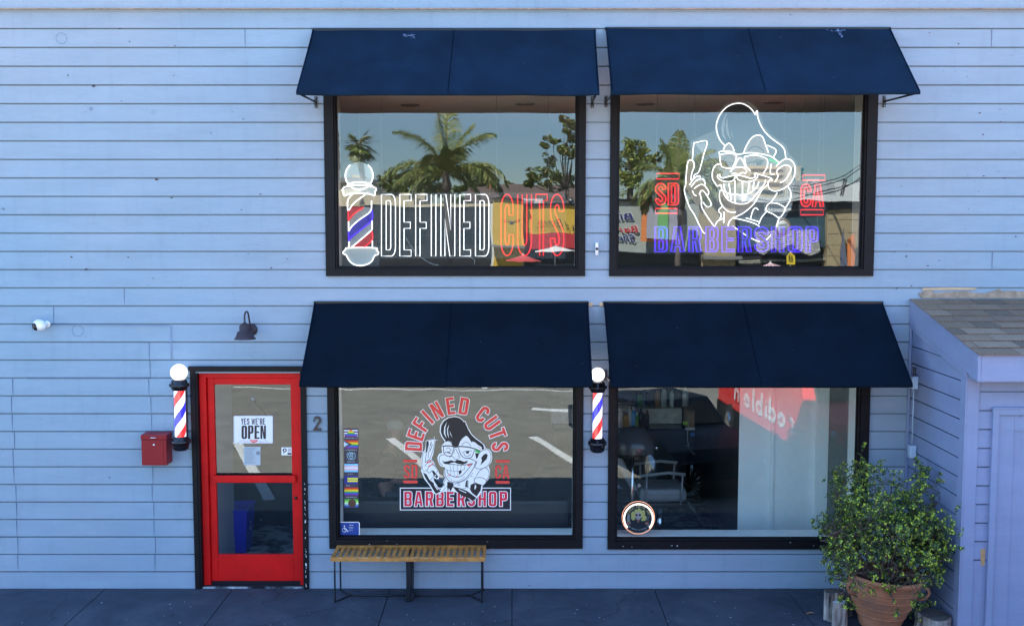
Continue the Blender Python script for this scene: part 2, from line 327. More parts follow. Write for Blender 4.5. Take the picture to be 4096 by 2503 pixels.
mb.box(-10.5, 11, -2.75, -.0, -.17, -.016)
tag(mb.build('sidewalk', CONC, bevel=.004), kind='structure')
def stripe(p, q, wd, name='parking_stripe'):
    d = (q - p).normalized(); n_ = Vector((-d.y, d.x, 0)) * wd / 2; up = Vector((0, 0, .004)); m_ = MB(); N = 14
    L = []; 
    for i in range(N + 1):
        c = p.lerp(q, i / N) + up; j = random.uniform(-.012, .012); L += [c + n_ * (1 + j * 3), c - n_ * (1 - j * 3)]
    m_.add(L, [(2 * i, 2 * i + 2, 2 * i + 3, 2 * i + 1) for i in range(N)]); return tag(m_.build(name, LINEM), kind='structure')
LINEM = mat('road_paint_white', (.62, .61, .56), .8, var=.25, vs=18)
YL = mat('road_paint_yellow', (.55, .36, .06), .8, var=.25, vs=18)
for k, (a, b) in enumerate(((rfz(942, 1776), rfz(1071, 2008)), (rfz(1560, 1752), rfz(1760, 1915)), (rfz(2128, 1745), rfz(2380, 1900)))):
    if k: b = a + (b - a).normalized() * 4.0
    stripe(a, b, .16)
stripe(rfz(930, 1552), rfz(2300, 1566), .12); stripe(rfz(2128, 1634), rfz(2290, 1640), .30)
stripe(rfz(1939, 1556), rfz(1937, 1542), .12)
for x in (-9.6, 5.9, 8.5): stripe(Vector((x, -7.2, -.1)), Vector((x + 1.4, -3.5, -.1)), .16)

# ------------------------------------------------------------------ the shop building
shop = thing('shop_building', 'pale blue clapboard shop building with black framed windows and a red glazed door', 'building', (0, 0, 0))
def xa(px, py, Y=0): return at(px, py, Y).x
def za(py, Y=0): return at(2048, py, Y).z
WIN = {  # outer casing px box, glass px box
    'ul': ((1300, 325, 2342, 1104), (1345, 362, 2306, 1069)),
    'ur': ((2439, 325, 3501, 1104), (2474, 362, 3454, 1069)),
    'll': ((1314, 1465, 2332, 2190), (1350, 1500, 2296, 2147)),
    'lr': ((2432, 1465, 3471, 2193), (2468, 1500, 3428, 2154))}
GY = .055
def rect(b, midy=None):
    l, t, r, bt = b; my = (t + bt) / 2
    return xa(l, my), xa(r, my), za(bt), za(t)
wins = {k: (rect(o), rect(g)) for k, (o, g) in WIN.items()}
dx0, dx1 = xa(800, 1900), xa(1209, 1900); dz1 = za(1492)
OPEN = [(w_[1][0], w_[1][1], w_[1][2], w_[1][3]) for w_ in wins.values()] + [(dx0, dx1, -.5, dz1)]
def siding(mb, X0, X1, zlo, zhi, opens, pitch=.181, z0=-.012, place=None, seed=1):
    place = place or (lambda x, y, z: Vector((x, y, z)))
    rnd = random.Random(seed); k0 = int(math.floor((zlo - z0) / pitch)); zc = z0 + k0 * pitch
    while zc < zhi:
        cuts = {zc, zc + .0135, zc + pitch}
        for o in opens:
            for z in (o[2], o[3]):
                if zc < z < zc + pitch: cuts.add(z)
        for z in (zlo, zhi):
            if zc < z < zc + pitch: cuts.add(z)
        cuts = sorted(cuts); lap = rnd.uniform(.004, .008)
        def yy(z): return .012 if z < zc + .013 else -lap * (1 - (z - zc) / pitch)
        for a, b in zip(cuts[:-1], cuts[1:]):
            if b <= zlo + 1e-5 or a >= zhi - 1e-5: continue
            m_ = (a + b) / 2; xsx = [X0, X1]; segs = [(X0, X1)]
            for o in opens:
                if o[2] < m_ < o[3]:
                    ns = []
                    for s0, s1 in segs:
                        if o[0] > s0 and o[0] < s1: ns.append((s0, o[0]))
                        if o[1] > s0 and o[1] < s1: ns.append((o[1], s1))
                        if o[1] <= s0 or o[0] >= s1: ns.append((s0, s1))
                    segs = ns
            gr = m_ < zc + .013
            ya = .024 if gr else yy(max(a, zc + .0135)); yb = .024 if gr else yy(b)
            for s0, s1 in segs:
                mb.quad(place(s0, ya, a), place(s1, ya, a), place(s1, yb, b), place(s0, yb, b))
                if gr: mb.quad(place(s0, -.001, a), place(s1, -.001, a), place(s1, .024, a), place(s0, .024, a))
                elif abs(a - zc - .0135) < 1e-4: mb.quad(place(s0, .024, a), place(s1, .024, a), place(s1, ya, a), place(s0, ya, a))
        zc += pitch
wallmb = MB(); siding(wallmb, -10.5, 11, -.1, 5.765, OPEN)
mb = MB(); Zb = 5.765
mb.box(-10.55, 11.05, -.035, .1, Zb + .03, 7.05); mb.box(-10.56, 11.06, -.047, -.035, Zb + .03, Zb + .045); mb.box(-10.5, 11, -.012, .05, Zb - .0, Zb + .0295)
mb.build('upper_band', WALL, shop, bevel=.004)
# paint cracks and board ends: hairline joints
mb = MB(); zc = lambda k: -.012 + .181 * k
def joint(px, k, n=1, wd=.0013):
    x = xa(px, 1251); 
    for q in range(n): mb.box(x - wd / 2, x + wd / 2, -.0085, .004, zc(k + q) + .012, zc(k + q + 1) - .002)
rnd = random.Random(3)
for px, k, n in ((35, 1, 11), (592, 1, 13), (500, 16, 1), (215, 15, 1), (1003, 30, 1), (3925, 30, 1), (3960, 18, 1)):
    for q in range(n): joint(px + rnd.uniform(-5, 5) * (n > 1), k + q)
def ring(px, py, r, wd=.003, a0=0, a1=360):
    c = at(px, py); pts = arc(0, 0, r, a0, a1, 28)
    for p, q in zip(pts[:-1], pts[1:]):
        d = stroke([p, q], wd); mb.poly([d], lambda u, v, w_: Vector((c.x + u, -.0095 + w_, c.z + v)), 0)
ring(312, 1322, .056); ring(247, 155, .052); ring(365, 436, .013, .006); ring(614, 449, .016, .002)
mb.box(xa(110, 1500), xa(592, 1500), -.0098, 0, za(1513), za(1510))
for_f = (mb.v, mb.f); wallmb.add(mb.v, mb.f, 1)
mb = MB()
for i in range(46):
    px = rnd.choice([rnd.uniform(10, 1200), rnd.uniform(3560, 4080)]); py = rnd.uniform(120, 1180)
    c = at(px, py); r = rnd.uniform(.003, .008); mb.ball((c.x, -.006, c.z), r, 0, 6, 4, (1.3, .5, .8))
for px, py in ((627, 718), (345, 1077), (375, 345)): c = at(px, py); mb.ball((c.x, -.006, c.z), .013, 0, 8, 5, (1.3, .5, .7))
wallmb.add(mb.v, mb.f, 2); wallmb.build('siding_wall', [WALL, WALLD, mat('nail_rust', (.06, .035, .04), .8)], shop)
RUST = mat('drip_edge_stain', (.30, .22, .17), .8, var=.4, vs=12, stretch=(2, 1, 1))
mb = MB(); mb.box(-10.5, 11, -.044, -.034, Zb + .018, Zb + .0295); mb.build('drip_edge', RUST, shop)
# solid rest of the building
SHELL = mat('building_shell', (.33, .40, .52), .8)
INW = mat('interior_wall', (.42, .43, .42), .8, var=.05)
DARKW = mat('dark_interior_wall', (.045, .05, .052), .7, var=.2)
mb = MB(); mb.box(-10.5, 11, .1, 9, 6.95, 7.05); mb.box(-10.5, 11, 8.9, 9, -.1, 6.95); mb.box(-10.5, -10.4, .0, 8.9, -.1, 6.95); mb.box(10.9, 11, .0, 8.9, -.1, 6.95)
mb.build('roof_and_rear_walls', SHELL, shop)
mb = MB()
for o in (0,):
    mb.box(dx1, 10.9, .30, .32, -.05, .45); mb.box(-10.4, dx0, .30, .32, -.05, 2.95); mb.box(5, 10.9, .3, .32, .45, 6); mb.box(-10.4, -2.1, .30, .32, 2.96, 6)
    mb.box(dx1, wins['ll'][1][0], .30, .32, .45, 2.94); mb.box(wins['ll'][1][1], wins['lr'][1][0], .30, .32, .45, 2.94); mb.box(wins['lr'][1][1], 5, .30, .32, .45, 2.94)
    mb.box(wins['ul'][1][1], wins['ur'][1][0], .30, .32, 3.1, 5.0); mb.box(wins['ur'][1][1], 5, .30, .32, 3.1, 5.0)
mb.build('inner_lining', INW, shop)
CEIL = mat('ceiling_plaster', (.68, .52, .42), .8)
mb = MB(); mb.box(-3.2, 5.2, .32, 7, 5.06, 5.1); mb.build('upper_ceiling', CEIL, shop)
mb = MB(); mb.box(-3.3, -3.2, .32, 7, 3.05, 5.06); mb.box(5.2, 5.3, .32, 7, 3.05, 5.06); mb.box(-3.2, 5.2, 6.9, 7, 3.05, 5.06); mb.build('upper_room_wall', mat('upper_wall', (.16, .15, .14), .8), shop)
mb = MB(); mb.box(-10.4, 10.9, .30, 8, 2.95, 3.05); mb.build('floor_slab', mat('slab', (.2, .19, .17), .8), shop)
for px, py in ((1640, 420), (2100, 415), (3095, 408), (2580, 415)):
    mb = MB(); c = atz(px, py, 5.06); mb.lathe([(.11, 0), (.11, -.012), (.085, -.014), (.075, -.004), (.001, -.002)], c, 24); mb.build('recessed_light', mat('downlight', (.22, .17, .14), .5), shop)
FLOOR = mat('marbled_epoxy_floor', (.05, .06, .07), .25)
ramp_noise(FLOOR, [(.42, (.012, .016, .02)), (.50, (.12, .15, .17)), (.58, (.5, .56, .58)), (.68, (.04, .05, .06))], .9, (1, 1.8, 1), 7, 2.4, .6)
mb = MB(); mb.box(-10.4, 10.9, .0, 8, -.06, .012); mb.build('interior_floor', FLOOR, shop)
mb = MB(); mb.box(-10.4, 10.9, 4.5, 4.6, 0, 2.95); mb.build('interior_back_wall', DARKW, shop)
# partition block right of the barber room: pale front, dark side
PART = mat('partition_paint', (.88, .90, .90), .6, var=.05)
pX0 = xa(2956, 1800, 1.0); pX1 = xa(3295, 1800, 1.0)
mb = MB(); mb.box(pX0, pX1, 1.0, 1.02, .01, 2.9); mb.box(xa(3082, 1800, .97), xa(3098, 1800, .97), .975, 1.0, .02, 2.9); mb.box(xa(3270, 1800, .9), pX1 + .03, .93, 1.0, .02, 2.9); mb.build('partition_panel', PART, shop, bevel=.004)
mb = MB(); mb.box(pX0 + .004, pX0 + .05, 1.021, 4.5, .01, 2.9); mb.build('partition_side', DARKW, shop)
mb = MB(); mb.box(pX1 + .031, pX1 + .06, .32, .93, .01, 2.9); mb.box(pX1 + .06, 5.4, .60, .64, .01, 2.9); mb.build('closet_wall', mat('grey_wall', (.17, .18, .18), .7), shop)
mb = MB(); mb.box(xa(934, 1900, 1.1) - .6, xa(934, 1900, 1.1), .32, 1.1, .012, 2.9); mb.build('entry_wall', mat('entry_wall_paint', (.30, .34, .40), .7), shop)

def chip(x0, x1, y, z0, z1): return [(x0, y, z0), (x1, y, z0), (x1 - .001, y, z1), (x0 + .001, y, z1)], [(0, 1, 2, 3)]
def window(key):
    o, g = wins[key]; ow, gw = o, g; lowr = key in ('ll', 'lr')
    x0, x1, z0, z1 = o; a0, a1, b0, b1 = g; s = .018
    win = MB(); rn = random.Random(len(key) + ord(key[0]) + ord(key[1]))
    win.box(x0, a0 - s, -.028, .03, z0, z1); win.box(a1 + s, x1, -.028, .03, z0, z1)
    win.box(a0 - s, a1 + s, -.028, .03, b1 + s, z1); win.box(a0 - s, a1 + s, -.028, .03, z0, b0 - s)
    if lowr:
        for i in range(6):
            x = rn.uniform(a0, a1); zz = rn.uniform(z0 + .01, b0 - .025); wv = rn.uniform(.004, .02); win.add(*chip(x, x + wv, -.0292, zz, zz + rn.uniform(.002, .006)), 1)
    W = win.build('window', [NAVY, WHITE], shop)
    m = MB()
    for (p0, p1, q0, q1) in ((a0 - s, a0, b0 - s, b1 + s), (a1, a1 + s, b0 - s, b1 + s), (a0, a1, b1, b1 + s), (a0, a1, b0 - s, b0)): m.box(p0, p1, -.008, .062, q0, q1)
    e = .012
    for (p0, p1, q0, q1) in ((a0 - .0, a0 + e, b0, b1), (a1 - e, a1, b0, b1), (a0 + e, a1 - e, b0, b0 + e * .8)): m.box(p0, p1, .03, .052, q0, q1)
    m.build('sash', NAVY, W, bevel=.003)
    m = MB(); m.quad((a0 - .005, GY, b0 - .005), (a1 + .005, GY, b0 - .005), (a1 + .005, GY, b1 + .005), (a0 - .005, GY, b1 + .005)); m.build('pane', GLS, W)
    m = MB(); t = .006
    m.box(a0 - .03, a0, .064, .30, b0 - .02, b1 + .03); m.box(a1, a1 + .03, .064, .30, b0 - .02, b1 + .03); m.box(a0, a1, .064, .30, b1, b1 + .03)
    m.build('jamb', WHITE if lowr else mat('upper_jamb', (.30, .26, .23), .6), W)
    m = MB(); m.box(a0 - .03, a1 + .03, .064, .34, b0 - .045, b0 - .004); m.build('sill', WHITE, W, bevel=.004)
    return W
WOB = {k: window(k) for k in wins}
# ------------------------------------------------------------------ door
DY = .09
def dX(px, py=1900): return xa(px, py, DY)
def dZ(py): return za(py, DY)
mb = MB(); cx0, cx1 = xa(773, 1900), dx0; zt = za(1467)
mb.box(cx0, dx0 - .02, -.030, .02, 0, dz1 + .02); mb.box(cx0, xa(1231, 1900), -.030, .02, dz1 + .02, zt); mb.box(dx1, xa(1231, 1900), -.030, .02, 0, dz1 + .02)
mb.box(cx0 - .012, xa(1231, 1900) + .012, -.044, -.03, zt - .035, zt + .012)
mb.box(dx0 - .02, dx0, -.02, .16, 0, dz1); mb.box(dx0 - .02, dx1 + .0, .03, .16, dz1, dz1 + .02)
rn = random.Random(5)
for i in range(26):
    z = rn.uniform(.02, 1.1); x = dx1 + rn.uniform(.021, .03); mb.add(*chip(x, x + rn.uniform(.003, .008), -.0312, z, z + rn.uniform(.006, .03)), 1)
mb.build('door_casing', [NAVY, WHITE], shop)
mb = MB(); j0 = dX(838); j1 = dX(1196); jt = dZ(1510)
mb.box(dx0, j0 - .004, .05, .15, .01, dz1); mb.box(j1 + .004, dx1, .05, .15, .01, dz1); mb.box(j0 - .004, j1 + .004, .05, .15, jt + .004, dz1); mb.build('door_jamb', RED, shop, bevel=.003)
mb = MB(); mb.box(dx0, dx1, .02, .15, -.005, .018); mb.box(dx0, dx1, .10, .15, .018, dZ(2322) - .003); mb.build('threshold', mat('threshold_metal', (.02, .02, .025), .9, spec=.1), shop)
g0, g1 = dX(864), dX(1168); gt, gm1, gm0, gb, db = dZ(1537), dZ(1897), dZ(1926), dZ(2217), dZ(2322)
mb = MB()
mb.box(j0, g0, DY, DY + .045, db, jt); mb.box(g1, j1, DY, DY + .045, db, jt); mb.box(g0, g1, DY, DY + .045, gt, jt); mb.box(g0, g1, DY, DY + .045, db, gb)
door = mb.build('door', RED, shop, bevel=.004)
mb = MB(); mb.quad((g0, DY + .02, gb), (g1, DY + .02, gb), (g1, DY + .02, gt), (g0, DY + .02, gt)); mb.build('pane', GLS2, door)
mb = MB(); mb.box(g0 - .03, g1 + .045, DY - .045, DY - .022, gm0, gm1); mb.box(g0 - .03, g0 - .01, DY - .022, DY, gm0 + .005, gm1 - .005); mb.box(g1 + .025, g1 + .045, DY - .022, DY, gm0 + .005, gm1 - .005); mb.build('push_bar', RED, door, bevel=.006)
mb = MB(); mb.box(g0, g1, DY + .022, DY + .05, gm1 - .015, gm1 + .02); mb.build('inner_bar', BLACKM, door)
c = at(1183, 1990, DY); MY = Matrix.Rotation(R(90), 3, 'X')
mb = MB(); mb.lathe([(.001, .012), (.010, .012), (.012, .006), (.017, .004), (.018, 0)], c, 20, 0, MY); mb.build('lock', mat('lock_metal', (.06, .06, .06), .3, metal=.9), door)
# ------------------------------------------------------------------ awnings
AWG = 'navy fabric awnings over the shop windows'
def smear(m, onf, u, v, n, su, sv):
    rn = random.Random(n)
    for i in range(n):
        p = onf(u + rn.gauss(0, su), v + rn.gauss(0, sv)) + Vector((0, -.0015, .0045)); s = rn.uniform(.003, .012)
        m.add([p + Vector((math.cos(a) * s, -.6 * math.sin(a) * s, -.55 * math.sin(a) * s)) for a in [k * 1.05 for k in range(6)]], [tuple(range(6))], 2)
def awning(label, tl, tr, bl, br, pL, pR, arms=(True, True), seam=True, smears=(), fab=FAB):
    P = .72; A = at(*tl, -.03); B = at(*tr, -.03); C_ = at(*bl, -P); D = at(*br, -P)
    zt = (A.z + B.z) / 2; zb = (C_.z + D.z) / 2 + .02
    root = thing('awning', label, 'awning', ((A.x + B.x) / 2, 0, zb), AWG)
    m = MB(); nx, ny = 40, 12; V = []
    for j in range(ny + 1):
        v = j / ny
        for i in range(nx + 1):
            u = i / nx; l = A.lerp(C_, v).x; r_ = B.lerp(D, v).x
            sag = -.012 * math.sin(math.pi * v) * (.6 + .4 * math.sin(math.pi * u)) + .005 * math.sin(u * 17 + v * 4 + A.x) * (.5 + .5 * math.sin(u * 5.3 + A.x * 2)) + .0025 * math.sin(u * 41 - v * 6) * v * (1 - v) * 2
            if i in (0, nx): sag += .004
            V.append((l + (r_ - l) * u, -.03 - (P - .03) * v, zt + (zb - zt) * v + sag))
    Fc = [(j * (nx + 1) + i, j * (nx + 1) + i + 1, (j + 1) * (nx + 1) + i + 1, (j + 1) * (nx + 1) + i) for j in range(ny) for i in range(nx)]
    m.add(V, Fc, 0, True); 
    k = len(V); W_ = []
    for i in range(nx + 1):
        x, y, z = V[ny * (nx + 1) + i]; W_ += [(x, -P, z), (x, -P - .012, z - .012), (x, -P - .012, z - .036), (x, -P + .004, z - .040)]
    m.add(W_, [(4 * i + a, 4 * i + a + 1, 4 * i + 5 + a, 4 * i + 4 + a) for i in range(nx) for a in range(3)], 0, True)
    cvm = m
    m = MB()
    def onf(u, v):
        l = A.lerp(C_, v).x; r_ = B.lerp(D, v).x
        return Vector((l + (r_ - l) * u, -.03 - (P - .03) * v, zt + (zb - zt) * v - .012 * math.sin(math.pi * v) * (.6 + .4 * math.sin(math.pi * u))))
    if seam:
        pts = [onf(.5, v / 10) + Vector((0, -.003, .004)) for v in range(11)]
        m.tube([p - Vector((0, 0, .0025)) for p in pts], .0028, n=6)
    SEAM = mat('seam_thread', (.0015, .006, .016), .95, spec=.05)
    if seam: m.build('seam', SEAM, root)
    for uu in (.004, .996): m = MB(); m.tube([onf(uu, v / 10) + Vector((0, 0, .004)) for v in range(11)], .005, n=6); m.build('edge_binding', SEAM, root)
    m = MB(); m.box(C_.x + .01, D.x - .01, -P + .005, -P + .03, zb - .030, zb - .006); m.build('front_bar', BLACKM, root)
    m = MB(); m.box(A.x - .005, B.x + .005, -.04, -.006, zt - .02, zt + .008); m.build('head_rail', BLACKM, root, bevel=.003)
    for on, px, e in zip(arms, (pL, pR), (C_.x + .03, D.x - .03)):
        if not on: continue
        X = px; z = zb - .02
        m = MB(); m.tube([(X, -.02, z), (e, -P + .02, z - .004)], .010, n=8)
        a = m.build('arm', BLACKM, root); m = MB(); m.box(X - .014, X + .014, -.018, -.008, z - .055, z + .055); pl = m.build('wall_plate', BLACKM, a, bevel=.002)
        for dz in (-.042, .042): m = MB(); m.ball((X, -.019, z + dz), .006, 0, 10, 6); m.build('bolt', CHROME, a)
    rn = random.Random(int(A.x * 100) + int(zt * 10)); m = cvm
    for i in range(4):
        p = onf(rn.random(), rn.random()); r = rn.uniform(.002, .003); m.ball(p + Vector((0, -.002, .003)), r, 1, 6, 4, (1, 1, .4))
    for a_ in smears: smear(m, onf, *a_)
    m.build('canopy', [fab, mat('bird_lime', (.4, .42, .45), .9), mat('faded_smudge', (.11, .15, .24), .9)], root)
    return root, onf
def awpx(px): return xa(px, 399)
a1, o1 = awning('navy awning over the upper window with the neon barber pole and lettering', (1250, 117), (2382, 121), (1185, 371), (2398, 378), awpx(1264), awpx(2369), smears=((.345, .11, 26, .012, .02),))
a2, o2 = awning('navy awning over the upper window with the neon face, bird lime on its top edge', (2422, 113), (3562, 113), (2444, 371), (3680, 372), awpx(2423), awpx(3536), smears=((.80, .05, 20, .02, .01), (.815, .10, 18, .003, .04)))
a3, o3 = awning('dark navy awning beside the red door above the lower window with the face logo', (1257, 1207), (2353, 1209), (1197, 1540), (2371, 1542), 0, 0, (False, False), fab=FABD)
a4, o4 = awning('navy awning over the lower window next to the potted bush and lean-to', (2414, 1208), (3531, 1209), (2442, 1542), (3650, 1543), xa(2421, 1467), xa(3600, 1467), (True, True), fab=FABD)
# ------------------------------------------------------------------ barber poles
def stripes_mat(name, c, es): return mat(name, c, .3, emit=c, es=es)
PW = mat('lit_white', (.9, .9, .9), .3, emit=(1, .97, 1), es=.22); PR = mat('lit_red', (.7, .02, .02), .3, emit=(1, .03, .03), es=.17); PB = mat('lit_blue', (.02, .02, .6), .3, emit=(.03, .03, 1), es=.17)
GLOBE = mat('lit_globe', (.9, .9, .9), .3, emit=(1, .97, 1), es=.28)
TUBEG = glass_mat('pole_tube_glass', .07, (.93, .94, .97))
GLOSSB = mat('glossy_black', (.010, .010, .014), .12)
def barber_pole(label, gx, gy, rg, y1, y2, y3, y4, cxp, rt, rs, rc, phase):
    Y = -.17; C0 = at(cxp, (y2 + y3) / 2, Y); px = at(cxp + 1, (y2 + y3) / 2, Y).x - C0.x
    Z = lambda py: at(cxp, py, Y).z
    z1, z2, z3, z4 = Z(y1), Z(y2), Z(y3), Z(y4); x = C0.x
    root = thing('barber_pole', label, 'barber pole', (x, 0, z3), 'lit barber poles on the facade')
    rt *= px; rs *= px; rc *= px; rg *= px
    m = MB(); gc = at(gx, gy, Y); m.ball((x, Y, gc.z), rg, 0, 40, 24); m.build('globe', GLOBE, root)
    m = MB(); n = 48; rows = 60; V = []; Fc = []; mi = []
    for j in range(rows + 1):
        z = z3 + (z2 - z3) * j / rows; tw = 2 * math.pi * (z - z3) / .42 + phase
        for k in range(n): a = 2 * math.pi * k / n + tw; V.append((x + rs * math.cos(a), Y + rs * math.sin(a), z))
    for j in range(rows):
        for k in range(n):
            Fc.append((j * n + k, j * n + (k + 1) % n, (j + 1) * n + (k + 1) % n, (j + 1) * n + k)); mi.append([0, 1, 0, 2][(k * 4 // n)])
    m.add(V, Fc, 0, True); m.m = mi; m.build('striped_core', [PW, PR, PB], root)
    m = MB(); m.lathe([(rt, z3), (rt, z2)], (x, Y, 0), 40); m.build('glass_tube', TUBEG, root)
    h = z1 - z2
    m = MB(); m.lathe([(.01, z1 + .004), (rc * .62, z1 + .004), (rc * .78, z1 - .1 * h), (rc * .80, z2 + .62 * h), (rc, z2 + .60 * h), (rc * 1.02, z2 + .42 * h), (rc * .98, z2 + .34 * h), (rc * .82, z2 + .30 * h), (rc * .82, z2 + .12 * h), (rc * .74, z2 + .08 * h), (rc * .72, z2 - .004), (rt * .3, z2 - .004)], (x, Y, 0), 40); m.build('top_cap', GLOSSB, root)
    h = z3 - z4
    m = MB(); m.lathe([(rt * .3, z3 + .006), (rc * .72, z3 + .004), (rc * .76, z3 - .08 * h), (rc * .86, z3 - .1 * h), (rc * .86, z3 - .2 * h), (rc, z3 - .22 * h), (rc * 1.02, z3 - .36 * h), (rc * .97, z3 - .46 * h), (rc * .82, z3 - .48 * h), (rc * .82, z3 - .66 * h), (rc * .76, z3 - .84 * h), (rc * .6, z3 - .95 * h), (rc * .3, z4), (.002, z4)], (x, Y, 0), 40); m.build('bottom_cap', GLOSSB, root)
    m = MB(); m.box(x - .03, x + .03, -.05, -.006, z3 - .05, z2 + .06); m.box(x - .02, x + .02, Y + rs, -.05, z2 + .012, z2 + .045); m.box(x - .02, x + .02, Y + rs, -.05, z3 - .045, z3 - .012); m.build('wall_bracket', GLOSSB, root, bevel=.004)
    return root
barber_pole('lit red white and blue barber pole above the red mailbox, beside the door', 718, 1489, 33, 1518, 1558, 1746, 1802, 720, 25, 21.5, 39, 2.5)
barber_pole('lit blue and red barber pole between the two lower awnings', 2391, 1498, 28, 1527, 1566, 1753, 1810, 2390, 25.5, 19, 37, .9)

# ------------------------------------------------------------------ mailbox, lamp, cameras, number
MRED = mat('mailbox_red', (.24, .008, .014), .45, spec=.3, var=.1)
A = at(563, 1739, -.19); B = at(667, 1861, -.19)
root = thing('mailbox', 'dark red metal wall mailbox with chrome latch under the left barber pole', 'mailbox', ((A.x + B.x) / 2, 0, B.z))
mb = MB(); mb.box(A.x, B.x, -.185, -.006, B.z, A.z - .05); mb.build('box', MRED, root, bevel=.004)
mb = MB(); mb.box(A.x - .004, B.x + .004, -.190, -.006, A.z - .048, A.z); mb.build('lid', MRED, root, bevel=.005)
mb = MB(); mb.box(A.x + .014, B.x - .03, -.1885, -.185, B.z + .014, A.z - .07); mb.build('front_panel', MRED, root, bevel=.002)
xm = (A.x + B.x) / 2
mb = MB(); mb.tube([(xm - .03, -.192, A.z - .026), (xm - .022, -.202, A.z - .027), (xm + .022, -.202, A.z - .027), (xm + .03, -.192, A.z - .026)], .005, n=8); mb.build('latch', CHROME, root)
mb = MB(); mb.lathe([(.001, .008), (.010, .008), (.011, 0)], (xm + .004, -.1885, A.z - .10), 16, 0, MY); mb.build('lock', CHROME, root)

BRZ = mat('bronze_lamp', (.030, .018, .026), .55, var=.3, vs=30, bump=.2, bs=200)
c = at(980, 1359, -.24); wp = at(1006, 1318, 0)
root = thing('wall_lamp', 'dark bronze bell shaded gooseneck lamp on the blue wall above the door', 'wall lamp', (wp.x, 0, wp.z))
Zl = lambda py: at(980, py, -.24).z; x = c.x; zb = Zl(1356); r0 = .105
mb = MB(); mb.lathe([(r0, zb), (r0 * 1.0, zb + .006), (r0 * .86, zb + .02), (r0 * .66, zb + .075), (r0 * .50, zb + .08), (r0 * .50, zb + .125), (r0 * .40, zb + .145), (r0 * .18, zb + .158), (.012, zb + .16), (.010, zb + .17)], (x, -.24, 0), 40)
mb.lathe([(r0 * .98, zb + .002), (r0 * .84, zb + .018), (r0 * .6, zb + .07), (.01, zb + .075)], (x, -.24, 0), 40); mb.build('lamp_shade', BRZ, root)
mb = MB(); mb.tube(smooth2([(x, -.24, zb + .165), (x, -.236, zb + .23), (x + .002, -.19, zb + .262), (x + .006, -.13, zb + .25), (wp.x, -.08, zb + .17), (wp.x, -.025, wp.z)], n=6), .0085, n=10); mb.build('gooseneck', BRZ, root)
mb = MB(); mb.lathe([(.001, .026), (.03, .026), (.055, .016), (.062, .006), (.062, 0)], (wp.x, -.006, wp.z), 32, 0, MY); mb.build('wall_plate', BRZ, root)

c = at(158, 1300, -.11); wc = at(190, 1296, 0)
root = thing('security_camera', 'white egg-shaped security camera with a black lens at the far left of the wall', 'security camera', (wc.x, 0, wc.z))
M = Matrix.Rotation(R(-38), 3, 'Z') @ Matrix.Rotation(R(12), 3, 'Y')
WPL = mat('white_plastic', (.8, .8, .82), .35)
mb = MB(); mb.ball(c, .06, 0, 32, 20, (1.28, .95, .92), M); mb.build('housing', WPL, root)
d = (M @ Vector((-1, 0, 0))); d = Vector((-.62, -.72, -.30)).normalized(); q = Vector((0, 0, 1)).rotation_difference(d).to_matrix()
mb = MB(); mb.lathe([(.040, .045), (.036, .060), (.02, .068), (.001, .070)], c, 28, 0, q); mb.build('lens', GLOSSB, root)
mb = MB(); mb.tube([(c.x + .03, c.y + .04, c.z), (wc.x, -.01, wc.z)], .018, n=12); mb.lathe([(.001, .012), (.032, .012), (.034, 0)], (wc.x, -.006, wc.z), 24, 0, MY); mb.build('mount', WPL, root)
mb = MB(); pts = [at(px, py, -.014) for px, py in ((190, 1299), (400, 1300), (676, 1302), (684, 1310), (685, 1380), (687, 1437))]
mb.tube(pts, .0042, n=6); tag(mb.build('cable', mat('blue_cable', (.22, .30, .46), .6)), 'thin painted cable running from the white camera along the siding', 'cable')

a = at(2377, 970, -.03); b = at(2398, 1021, -.03)
root = thing('doorbell_camera', 'small white doorbell camera with a black lens between the upper windows', 'doorbell camera', ((a.x + b.x) / 2, 0, b.z))
mb = MB(); mb.box(a.x + .012, b.x - .012, -.035, -.005, b.z, a.z); mb.build('body', WPL, root, bevel=.006)
mb = MB(); mb.lathe([(.001, .012), (.012, .010), (.014, 0)], ((a.x + b.x) / 2, -.035, (a.z + b.z) / 2), 16, 0, MY); mb.build('lens', GLOSSB, root)
mb = MB(); 
for dx in (-.006, .006): mb.lathe([(.001, .002), (.0035, .002), (.0035, 0)], ((a.x + b.x) / 2 + dx, -.035, b.z + .018), 8, 0, MY)
mb.build('indicator', VRED, root)

a = at(1253, 1721, -.02); b = at(1285, 1664, -.02); g, w_ = glyph('2', w=.56, s=.15)
h = b.z - a.z; mb = MB(); fn = XZ(a.x, a.z, -.028)
for lo in g: mb.poly([[(p[0] * h, p[1] * h) for p in l] for l in lo], fn, 0, .014)
tag(mb.build('house_number', mat('number_brown', (.05, .03, .03), .5)), 'dark brown house number 2 on the blue boards beside the door', 'house number')

# conduit boxes in the inner corner by the lean-to
GBX = mat('painted_box', (.42, .52, .64), .5)
